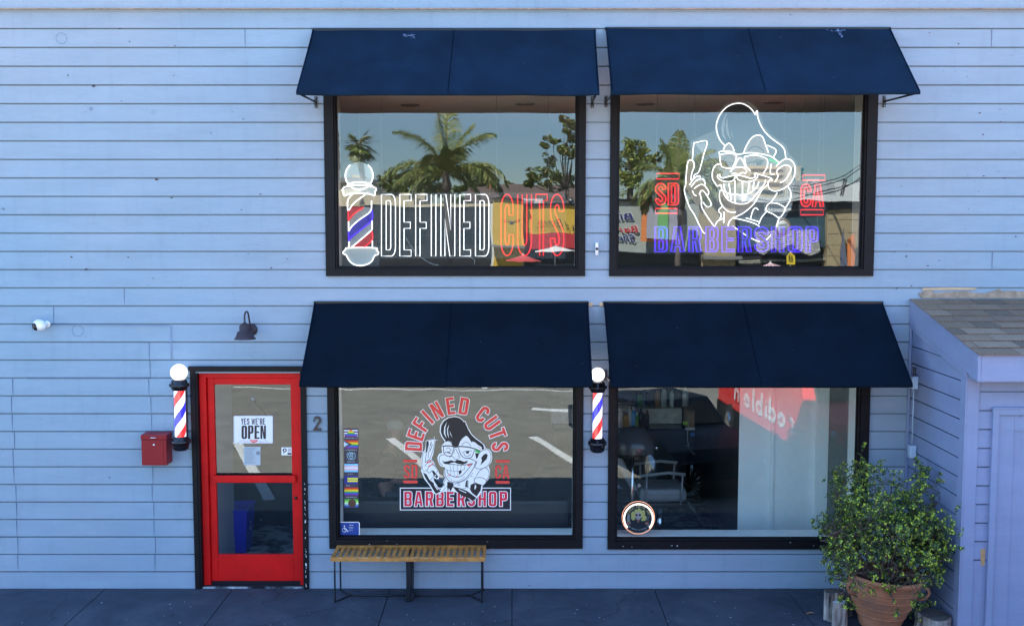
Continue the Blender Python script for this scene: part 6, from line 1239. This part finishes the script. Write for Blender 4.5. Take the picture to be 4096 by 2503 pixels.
b = thing('glass_tower', 'pale high rise with teal window strips far behind', 'building', rf(3190, 740, 150)); m = MB(); rbox(m, 3140, 3214, 664, 0, 150, 12, ground=True); m.build('wall', CONCR, b)
for x0 in (3160, 3196): 
    for k in range(5): m = MB(); rbox(m, x0, x0 + 11, 672 + k * 22, 688 + k * 22, 149.9, .15); m.build('window', TGL, b)
b = thing('braced_tower', 'white tower with cross braced openings far behind', 'building', rf(3258, 750, 140)); m = MB(); rbox(m, 3220, 3300, 724, 0, 140, 10, ground=True); m.build('wall', WB, b)
for x0 in (3227, 3261): m = MB(); rbox(m, x0, x0 + 28, 735, 775, 139.9, .15); w0 = m.build('window', DGL, b); m = MB(); m.tube([rf(x0, 735, 139.5), rf(x0 + 28, 775, 139.5)], .09, n=5); m.tube([rf(x0 + 28, 735, 139.5), rf(x0, 775, 139.5)], .09, n=5); m.build('brace', WB, w0)
b = thing('yellow_apartment', 'cream apartment block with long balconies far behind the neon face', 'building', rf(3110, 720, 130)); m = MB(); rbox(m, 3000, 3135, 672, 0, 130, 10, ground=True); m.build('wall', CREAM, b)
for k in range(4): m = MB(); rbox(m, 3006, 3130, 685 + k * 24, 695 + k * 24, 129.9, .15); m.build('window', DGL, b)
m = MB()
for (a_, c2) in (((3120, 735), (3470, 640)), ((3120, 745), (3470, 655)), ((3150, 762), (3470, 690)), ((2960, 775), (3470, 705))):
    p, q = rf(*a_, 60), rf(*c2, 44); pts = [p.lerp(q, i / 12) - Vector((0, 0, 1.2 * math.sin(math.pi * i / 12) * .6)) for i in range(13)]; m = MB(); m.tube(pts, .025, n=5); tag(m.build('power_line', BLACKM), 'black overhead power line sagging across the sky at the right', 'cable', 'power lines over the far street')
# school crossing sign, round hanging sign, umbrellas
v = 40; P3 = [rf(px, py, v) for px, py in ((3150, 1062), (3185, 1062), (3185, 1025), (3167, 1004), (3150, 1025))]
cs = thing('school_crossing_sign', 'yellow pentagon school crossing sign with two walking figures', 'sign', P3[0]); m = MB(); m.poly([[(p.x, p.z) for p in P3]], lambda u, v_, w_: Vector((u, .1 - v + w_, v_)), 0, .02); m.build('panel', mat('sign_yellow', (.75, .52, .03), .5), cs)
m = MB(); s_ = 50.6 / F
def fsn(x, y): p = rf(3000 + x / 6.547, 850 + y / 6.547, v); return (p.x, p.z)
for L_ in ([(1060, 1100), (1085, 1110), (1080, 1210), (1095, 1335), (1080, 1335), (1068, 1240), (1050, 1330), (1040, 1325), (1050, 1200), (1035, 1195)], [(1110, 1130), (1130, 1130), (1150, 1220), (1140, 1335), (1130, 1335), (1122, 1250), (1110, 1330), (1100, 1325), (1108, 1230)], arc(1073, 1078, 14, 0, 330, 8), arc(1120, 1115, 12, 0, 330, 8)): m.poly([[fsn(*p[:2]) for p in L_]], lambda u, v_, w_: Vector((u, .1 - v + .024, v_)))
m.build('walking_figures', BLACKM, cs); m = MB(); m.box(P3[3].x - .03, P3[3].x + .03, .1 - v - .06, .1 - v - .001, -.1, P3[3].z - .05); m.build('post', mat('galvanised', (.35, .35, .36), .5), cs)
v = 50; c = rf(3134, 905, v); s_ = 60.6 / F; rs_ = thing('round_hanging_sign', 'round white shop sign with a brown ring and script writing over the teal salon', 'sign', c)
m = MB(); m.lathe([(.001, .06), (36 * s_, .06), (36 * s_, -.06), (.001, -.06)], c, 40, 0, MY); m.build('disc', WB, rs_); m = MB(); m.tube([(c.x + 32.5 * s_ * math.cos(t * .16), c.y + .07, c.z + 32.5 * s_ * math.sin(t * .16)) for t in range(39)], .04, n=6, closed=True); m.build('ring', mat('ring_brown', (.35, .18, .06), .6), rs_)
m = MB(); 
for tx, dy in (('Trendy', 2), ('Hair', -14)): put_text(m, tx, lambda u, v_, w_, dy=dy: Vector((c.x - u, c.y + .075, c.z + dy * s_ + v_)), 11 * s_, align='c', shear=.4)
m.build('script', LTR, rs_)
def umbrella(label, pxc, pya, pyr, half, v, mm, n=8, stripe=None):
    t = thing('patio_umbrella', label, 'umbrella', (rf(pxc, pya, v).x, .1 - v, -.1), 'patio umbrellas across the road'); s = (v + 10.6) / F; A_ = rf(pxc, pya, v); zr = rf(pxc, pyr, v).z; r_ = half * s; V = [A_]; rows = 4
    for j in range(1, rows + 1):
        for k in range(n * 2):
            q = r_ * j / rows * (1 if k % 2 == 0 else .93); a_ = 2 * math.pi * k / (n * 2) + .2; V.append(Vector((A_.x + q * math.cos(a_), A_.y + q * math.sin(a_), A_.z + (zr - A_.z) * (j / rows) ** .85 - (.0 if k % 2 == 0 else -.03 * j / rows))))
    K = n * 2; m = MB(); m.add(V, [(0, 1 + k, 1 + (k + 1) % K) for k in range(K)] + [(1 + (j - 1) * K + k, 1 + j * K + k, 1 + j * K + (k + 1) % K, 1 + (j - 1) * K + (k + 1) % K) for j in range(1, rows) for k in range(K)]); o = m.build('canopy', mm, t)
    if stripe: 
        o.data.materials.append(stripe)
        for i_, p in enumerate(o.data.polygons): p.material_index = (i_ % K) % 2
    m = MB(); m.tube([(A_.x, A_.y, A_.z + .06), (A_.x, A_.y, -.1)], .03); m.build('pole', WB, t)
umbrella('white patio umbrella in front of the maroon band of the restaurant', 2218, 987, 1010, 86, 46, mat('white_canvas', (.75, .70, .62), .8))
umbrella('faded red patio umbrella left of the white umbrella', 2092, 1019, 1050, 76, 44, mat('red_canvas', (.60, .08, .07), .8))
umbrella('pink and white striped patio umbrella below the round sign', 3076, 1050, 1078, 78, 44, mat('white_canvas', (.75, .70, .62), .8), 12, mat('pink_canvas', (.55, .18, .22), .8))
st = thing('striped_awning', 'wavy black and cream striped fabric panel on the teal salon', 'awning', rf(3130, 960, V0 - .5)); m = MB(); nx = 46; ny = 30; V = []
for j in range(ny + 1):
    for i in range(nx + 1):
        p = rf(3010 + 255 * i / nx, 918 + (90 + 14 * math.sin(i * .35)) * j / ny, V0 - .5); V.append((p.x, p.y + .10 * math.sin(i * .5) + .5 * j / ny, p.z))
m.add(V, [(j * (nx + 1) + i, j * (nx + 1) + i + 1, (j + 1) * (nx + 1) + i + 1, (j + 1) * (nx + 1) + i) for j in range(ny) for i in range(nx)])
ZEB = mat('zebra_canvas', (.5, .45, .36), .8); n = ZEB.node_tree; wv = n.nodes.new('ShaderNodeTexWave'); wv.bands_direction = 'Z'; wv.inputs['Scale'].default_value = 3.4; wv.inputs['Distortion'].default_value = 7; wv.inputs['Detail'].default_value = 1; wv.inputs['Detail Scale'].default_value = .8
rp = n.nodes.new('ShaderNodeValToRGB'); rp.color_ramp.interpolation = 'CONSTANT'; rp.color_ramp.elements[0].color = (.03, .028, .03, 1); rp.color_ramp.elements[1].position = .5; rp.color_ramp.elements[1].color = (.5, .44, .34, 1); tc = n.nodes.new('ShaderNodeTexCoord')
n.links.new(tc.outputs['Object'], wv.inputs[0]); n.links.new(wv.outputs[0], rp.inputs[0]); n.links.new(rp.outputs[0], n.nodes['Principled BSDF'].inputs['Base Color']); m.build('fabric', ZEB, st, solid=.01)
# ---- trees and palms
FOL = [mat('foliage_%d' % i, c_, .7) for i, c_ in enumerate(((.10, .14, .035), (.26, .31, .06), (.42, .43, .10), (.26, .19, .08)))]
TRK = mat('tree_bark', (.12, .09, .07), .9, var=.3, vs=6); PALMT = mat('palm_trunk', (.13, .10, .08), .9, var=.35, vs=5, stretch=(1, 1, 5))
def crown(mb, c, r_, n, s, rn, cols=(0, 1, 1, 2), sq=(1, 1, .8)):
    for i in range(n):
        d = Vector((rn.gauss(0, 1), rn.gauss(0, 1), rn.gauss(0, 1))).normalized() * (rn.random() ** .4) * r_; p = c + Vector((d.x * sq[0], d.y * sq[1], d.z * sq[2]))
        u = Vector((rn.gauss(0, 1), rn.gauss(0, 1), rn.gauss(0, .6))).normalized(); w2 = u.orthogonal().normalized(); q = s * rn.uniform(.6, 1.3)
        mb.add([p - u * q, p + w2 * q * .45, p + u * q, p - w2 * q * .45], [(0, 1, 2, 3)], rn.choice(cols))
def tree(label, px, pyb, blobs, v, seed, leaf=.22, cols=(0, 1, 1, 2), dens=46, group=None, trunk=True, r0=.16):
    rn = random.Random(seed); base_ = rf(px, pyb, v); base_.z = -.1; s = (v + 10.6) / F; t = thing('tree', label, 'tree', base_, group); m = MB(); tb = MB()
    low = max(b_[1] for b_ in blobs); C0 = rf(px, low, v); fork = Vector((C0.x, C0.y, max(1.2, C0.z - .3)))
    for (bx_, by_, br) in blobs:
        c = rf(bx_, by_, v) + Vector((0, rn.uniform(-1, 1), 0)); r_ = br * s * 1.3
        for k in range(11): crown(m, c + Vector((rn.gauss(0, .5), rn.gauss(0, .5), rn.gauss(0, .42))) * r_, r_ * .5, int(dens * max(.6, r_ * r_ * .8)), leaf, rn, cols)
        mid = fork.lerp(c, .5) + Vector((rn.uniform(-.2, .2), 0, -.15 * (c - fork).length)); tb.tube(smooth2([tuple(fork), tuple(mid), tuple(c)], n=4), [r0 * .36, r0 * .3, r0 * .26] + [r0 * .2] * 3 + [r0 * .12, r0 * .1, r0 * .06], n=6)
    tb.tube([base_, base_ + Vector((.05, 0, fork.z * .5)), fork], [r0 * 1.2, r0 * .9, r0 * .7], n=8); tb.build('trunk', TRK, t); m.build('crown', FOL, t); return t
tree('loose sparse tree at the right edge of the left reflection', 2272, 900, [(2255, 480, 12), (2285, 500, 20), (2265, 530, 16), (2290, 560, 20), (2205, 560, 16), (2170, 580, 12), (2235, 590, 12), (2260, 605, 22), (2290, 620, 18), (2195, 640, 22), (2175, 690, 24), (2140, 710, 18), (2215, 705, 26), (2250, 715, 26), (2285, 715, 24), (2120, 735, 12), (2180, 735, 18)], 60, 1, .10, (0, 0, 1, 3), 60, r0=.2)
tree('tall pale green street tree at the left of the right window', 2520, 900, [(2490, 600, 30), (2530, 595, 28), (2575, 605, 24), (2500, 650, 34), (2555, 660, 30), (2490, 710, 34), (2530, 720, 26)], 62, 2, .11, (0, 1, 2, 2), 80, r0=.25)
tree('pale green street tree behind the second palm', 2690, 900, [(2630, 625, 20), (2670, 610, 26), (2715, 620, 28), (2740, 660, 26), (2700, 680, 24)], 66, 3, .11, (0, 1, 2), 80, r0=.2)
tree('broad street tree behind the neon razor hand', 2820, 900, [(2770, 690, 26), (2810, 670, 24), (2850, 705, 34), (2900, 730, 34), (2840, 760, 34), (2790, 770, 28), (2930, 770, 24)], 70, 4, .12, (0, 1, 2), 70, r0=.2)
tree('dense brown green bush mass behind the black shop', 1600, 900, [(1530, 740, 26), (1570, 715, 24), (1610, 722, 26), (1650, 730, 26), (1690, 735, 26), (1730, 745, 26), (1560, 760, 26), (1620, 765, 26), (1700, 770, 26), (1760, 770, 22), (1800, 800, 22), (1840, 810, 20)], 82, 5, .14, (0, 0, 1, 3), 60)
tree('round dark tree behind the orange chimney', 1938, 900, [(1925, 728, 20), (1950, 722, 20), (1938, 700, 16), (1965, 735, 14)], 80, 6, .18, (0, 0, 1), 40)
tree('low dark tree row behind the brown roof', 1860, 900, [(1830, 758, 12), (1860, 750, 14), (1885, 745, 14), (2042, 742, 8), (2062, 745, 6), (1905, 755, 12)], 95, 7, .2, (0, 0, 1), 30)
def queen_palm(label, px, pyc, v, L, seed, trunkr=.17, fr=None):
    rn = random.Random(seed); c = rf(px, pyc, v); t = thing('palm_tree', label, 'palm', (c.x, c.y, -.1)); m = MB(); m.tube([(c.x, c.y, -.1), (c.x + .03, c.y, c.z * .5), (c.x, c.y, c.z - .9)], [trunkr, trunkr * .85, trunkr * .8], n=12); m.tube([(c.x, c.y, c.z - .95), (c.x, c.y, c.z - .6), (c.x, c.y, c.z - .2), (c.x, c.y, c.z + .3)], [trunkr * 1.0, trunkr * 1.5, trunkr, .05], n=12); m.build('trunk', PALMT, t)
    m = MB()
    for (az, el, ls, dr) in fr:
        d = Vector((math.cos(R(az)), math.sin(R(az)), 0)); pts = []; p = Vector(c); dirv = (d * math.cos(R(el)) + Vector((0, 0, math.sin(R(el))))).normalized(); n_ = 26; LL = L * ls * rn.uniform(.95, 1.05)
        for k in range(n_ + 1):
            pts.append(p.copy()); dirv = (dirv + Vector((0, 0, -dr * (.4 + 1.4 * k / n_)))).normalized(); p = p + dirv * LL / n_
        m.tube(pts, [.04 * (1 - .8 * k / n_) for k in range(n_ + 1)], 3, n=4)
        side_ = Vector((-d.y, d.x, 0))
        for k in range(6, n_ * 4):
            f = k / (n_ * 4); i0 = min(n_ - 1, int(f * n_)); q = pts[i0].lerp(pts[i0 + 1], f * n_ % 1); tdir = (pts[i0 + 1] - pts[i0]).normalized(); ll = .27 * L * (math.sin(math.pi * min(1, f * .85 + .12)) ** .6)
            for sg in (-1, 1):
                u = (side_ * sg * rn.uniform(.6, 1) + tdir * .6 + Vector((0, 0, rn.uniform(-.35, .35)))).normalized(); mid = q + u * ll * .55; e = mid + (u * .7 + Vector((0, 0, -.6))).normalized() * ll * .5; wv_ = (tdir * .6 + Vector((0, 0, .5))).normalized() * .020
                m.add([q - wv_, q + wv_, mid + wv_ * .9, e, mid - wv_ * .9], [(0, 1, 2, 3, 4)], rn.choice((0, 1, 1, 2)))
    m.build('crown', [mat('frond_dark', (.07, .10, .028), .5), mat('frond_mid', (.17, .21, .055), .5), mat('frond_light', (.36, .34, .11), .5), mat('frond_stem', (.20, .15, .06), .6)], t)
FR = [(90, 88, .95, .012), (175, 82, .9, .02), (168, 58, .95, .045), (12, 60, .95, .05), (178, 30, 1.0, .06), (3, 26, 1.0, .065), (200, 14, .95, .06), (-18, 12, .92, .06), (150, 20, .85, .05), (35, 20, .85, .055), (230, 30, .7, .07), (300, 30, .7, .07), (75, 50, .7, .06), (110, 40, .7, .06), (250, 5, .6, .05), (190, -5, .6, .05), (-5, -8, .6, .05), (350, 70, .8, .03)]
queen_palm('tall feathery palm in the middle of the left window reflection', 1790, 690, 38, 3.3, 3, fr=FR)
queen_palm('feathery palm with drooping fronds beside the panel sign', 2718, 745, 36, 2.6, 8, .19, fr=[(a_ + 20, e_ - 6, l_, d_ + .015) for a_, e_, l_, d_ in FR])
rn = random.Random(12); c = rf(1438, 575, 70); fpm = thing('palm_tree', 'fan palm with a shaggy round head above the neon barber pole', 'palm', (c.x, c.y, -.1)); m = MB(); m.tube([(c.x + .3, c.y, -.1), (c.x + .15, c.y, c.z * .5), (c.x, c.y, c.z)], [.26, .22, .22], n=12); m.build('trunk', PALMT, fpm); m = MB()
for i in range(60):
    d = Vector((rn.gauss(0, 1), rn.gauss(0, 1), rn.gauss(.15, .75))).normalized(); p = c + d * rn.uniform(.45, .95); side_ = d.cross(Vector((0, 0, 1))).normalized(); up = side_.cross(d).normalized()
    m.tube([c, p], .02, 3, n=4)
    for k in range(-9, 10):
        a_ = k * .15; u = (d * math.cos(a_) + side_ * math.sin(a_)).normalized(); e = p + u * rn.uniform(.7, 1.0); e.z -= .2; wv_ = side_ * .04; m.add([p, (p + e) / 2 + wv_, e, (p + e) / 2 - wv_], [(0, 1, 2, 3)], rn.choice((0, 0, 1, 1, 2)))
m.build('crown', [MATS['frond_dark'], MATS['frond_mid'], MATS['frond_light'], MATS['frond_stem']], fpm)
c = rf(1352, 800, 30); fpm = thing('palm_tree', 'rough grey palm trunk at the very left of the left reflection, crown out of view', 'palm', (c.x - .15, c.y, -.1)); m = MB(); m.tube([(c.x - .15 + (.02 if i % 2 else 0), c.y, -.1 + i * .22) for i in range(56)], [.15 + (.018 if i % 2 else 0) for i in range(56)], n=14, sm=False); m.build('trunk', PALMT, fpm)
m = MB(); rn = random.Random(2); cc = Vector((c.x - .15, c.y, 12.3))
for i in range(24):
    d = Vector((rn.gauss(0, 1), rn.gauss(0, 1), rn.gauss(.2, .6))).normalized(); m.tube([cc, cc + d * .8, cc + d * 1.5 - Vector((0, 0, .5))], [.03, .02, .01], n=4)
    for k in range(-7, 8):
        s2 = d.cross(Vector((0, 0, 1))).normalized(); u = (d * math.cos(k * .16) + s2 * math.sin(k * .16)); m.add([cc + d * .7, cc + d * .7 + u * .5 + s2 * .04, cc + d * .7 + u * 1.0 - Vector((0, 0, .3)), cc + d * .7 + u * .5 - s2 * .04], [(0, 1, 2, 3)])
m.build('crown', MATS['frond_dark'], fpm)
# the drone that hovers where the picture is taken
dr = thing('drone', 'small grey quadcopter drone hovering mid air facing the shop', 'drone', (0, -10.75, 3.72)); GD = mat('drone_grey', (.10, .10, .11), .5)
m = MB(); m.box(-.045, .045, -10.86, -10.70, 3.70, 3.77); m.build('fuselage', GD, dr, bevel=.012)
for sx_ in (-1, 1):
    for yy in (-10.72, -10.88):
        m = MB(); m.tube([(sx_ * .03, -10.78, 3.75), (sx_ * .15, yy, 3.76)], .010, n=6); ar = m.build('arm', GD, dr); m = MB(); m.lathe([(.001, .03), (.013, .03), (.013, 0)], (sx_ * .15, yy, 3.76), 10); m.build('motor', BLACKM, ar); m = MB(); m.box(sx_ * .15 - .10, sx_ * .15 + .10, yy - .006, yy + .006, 3.792, 3.795); m.build('propeller', BLACKM, ar)
# ---- vehicles in the car park
RUB = mat('tyre_rubber', (.012, .012, .012), .8)
def car(label, x, y, yaw, L, W_, H, col, kind='car', group=None, name='parked_car', cat='car', lower=None):
    Mz = Matrix.Rotation(yaw, 3, 'Z'); O = Vector((x, y, -.1)); t = thing(name, label, cat, (x, y, -.1), group); Xf = lambda p: O + Mz @ Vector(p)      # +x is forward
    if kind == 'car': pr = [(-.5, .28), (-.5, .60), (-.46, .66), (-.33, .68), (-.22, .96), (.06, 1.0), (.2, .70), (.44, .60), (.5, .50), (.5, .26)]; roof_i = (3, 4, 5, 6)
    else: pr = [(-.5, .16), (-.5, .92), (-.47, 1.0), (.26, 1.0), (.41, .60), (.48, .50), (.5, .38), (.5, .16)]; roof_i = (2, 3, 4)
    m = MB(); n = len(pr); rows = []
    for yy, ins in ((-.5, 0), (-.42, 1), (.42, 1), (.5, 0)):
        rows.append([Xf((px * L, (yy + (0 if ins or pz < .62 else (.08 if yy < 0 else -.08))) * W_, (pz + (.01 if ins else 0)) * H)) for px, pz in pr])
    V = [p for r_ in rows for p in r_]; m.add(V, [tuple(range(n)), tuple(range(4 * n - 1, 3 * n - 1, -1))] + [(j * n + i, j * n + (i + 1) % n, (j + 1) * n + (i + 1) % n, (j + 1) * n + i) for j in range(3) for i in range(n)])
    m.build('body', col, t, bevel=.03)
    for fx in (-.32, .32):
        for sy in (-1, 1):
            c = Xf((fx * L, sy * (W_ / 2 - .08), .33)); ax = Mz @ Vector((0, 1, 0)); q = Vector((0, 0, 1)).rotation_difference(ax).to_matrix(); m = MB(); m.lathe([(.001, -.11), (.30, -.11), (.33, -.07), (.33, .07), (.30, .11), (.001, .11)], c, 28, 0, q); wh = m.build('wheel', RUB, t); m = MB(); m.lathe([(.001, -.118), (.19, -.118), (.20, .118), (.001, .118)], c, 20, 0, q); m.build('rim', CHROME, wh)
    for sy in (-1, 1):
        k = .425 if True else .5; m = MB(); w2 = [(-.28, .70), (-.20, .92), (.05, .95), (.15, .72)] if kind == 'car' else [(-.10, .60), (-.10, .92), (.25, .93), (.385, .62)]
        yo = [(.5 if pz < .62 else .5 - .08 * (1 if pz > .6 else 0)) for _, pz in w2]; m.add([Xf((px * L, sy * (W_ * (.425)) + sy * .012 + (sy * W_ * .0), pz * H)) for (px, pz) in w2], [(0, 1, 2, 3)]); m.build('side_window', CGL, t)
    ws = ((.065, .97), (.195, .73)) if kind == 'car' else ((.27, .985), (.405, .63)); nx_ = .018
    m = MB(); m.add([Xf((ws[0][0] * L + nx_, -.38 * W_, ws[0][1] * H + .02)), Xf((ws[0][0] * L + nx_, .38 * W_, ws[0][1] * H + .02)), Xf((ws[1][0] * L + nx_, .40 * W_, ws[1][1] * H + .02)), Xf((ws[1][0] * L + nx_, -.40 * W_, ws[1][1] * H + .02))], [(0, 1, 2, 3)]); m.build('windscreen', CGL, t)
    for sy in (-.36, .36): m = MB(); c = Xf((.495 * L, sy * W_, .45 * H)); m.ball(c, .09, 0, 12, 8, (.35, .9, .6)); m.build('headlight', mat('lamp_clear', (.6, .6, .6), .1), t)
    for sy in (-.4, .4): m = MB(); c = Xf((-.497 * L, sy * W_, .55 * H)); m.ball(c, .07, 0, 12, 8, (.35, .9, .6)); m.build('tail_light', VRED, t)
    return t, Xf
DB = mat('dark_blue_car_paint', (.0025, .004, .009), .35, spec=.04); VR = mat('red_van_paint', (.72, .018, .018), .3); SIL = mat('silver_paint', (.3, .31, .33), .3, metal=.5); WCP = mat('white_car_paint', (.6, .6, .6), .3)
# low dark car, nose towards the shop
car('low dark blue parked car with its nose towards the lower right window', 2.35, -5.75, R(90 - 17), 4.3, 1.55, 1.12, DB)
van, Xf = car('bright red parked van with white retro lettering along its side', 4.86, -6.2, R(90 - 4), 5.2, 1.85, 2.1, VR, 'van', None, 'parked_van', 'van')
m = MB(); SY_ = 1.85 / 2 + .012
def vf(u, v, w_=0): return Xf((1.75 - u * 1.02, SY_, .80 + v * .66))
def vfl(L_, wd): m.poly([stroke(L_, wd)], vf)
for off, r_ in ((0, .15), (0, .095)):
    x0 = 0
    for ch in 'redible n':
        if ch == ' ': x0 += .25; continue
        cxx = x0 + .16
        if ch in 'dbe': vfl(arc(cxx, .16, r_, 0 if ch == 'e' else 0, 330 if ch == 'e' else 360, 16), .034)
        if ch == 'e': vfl([(cxx - r_, .16), (cxx + r_, .16)], .022)
        if ch == 'd': vfl([(cxx + r_, 0), (cxx + r_, .52)], .034)
        if ch == 'b': vfl([(cxx - r_, 0), (cxx - r_, .52)], .034)
        if ch == 'l': vfl([(cxx - .14 + (r_ - .095), 0), (cxx - .14 + (r_ - .095), .52)], .034)
        if ch == 'i': vfl([(cxx - .14 + (r_ - .095), 0), (cxx - .14 + (r_ - .095), .30)], .034); vfl(arc(cxx - .11, .40, .03, 0, 360, 8), .02)
        if ch in 'nr': vfl([(cxx - r_, 0), (cxx - r_, .16)] + arc(cxx, .16, r_, 180, 0 if ch == 'n' else 70, 10)[1:] + ([(cxx + r_, 0)] if ch == 'n' else []), .034)
        x0 += .24 if ch in 'li' else .40
m.build('lettering', VWHITE, van)
m = MB(); m.poly([[(-.4, -.10), (4.6, -.10), (4.6, -.50), (-.4, -.50)]], lambda u, v, w_: Xf((2.05 - u, SY_ - .004, .72 + v))); m.build('lower_panel', DB, van)
for i, (x, c_, lab) in enumerate(((-6.6, SIL, 'silver car parked nose in across the car park, beyond the door reflection'), (-3.2, DB, 'dark car parked across the car park left of the logo reflection'), (1.2, DB, 'dark car parked across the car park above the right stripe'), (4.4, WCP, 'white car parked across the car park at the far right'))):
    car(lab, x, -16.9, R(96), 4.5, 1.8, 1.4, mat('black_car_paint', (.01, .01, .012), .2) if i in (1, 2) else c_, group='cars parked across the car park')
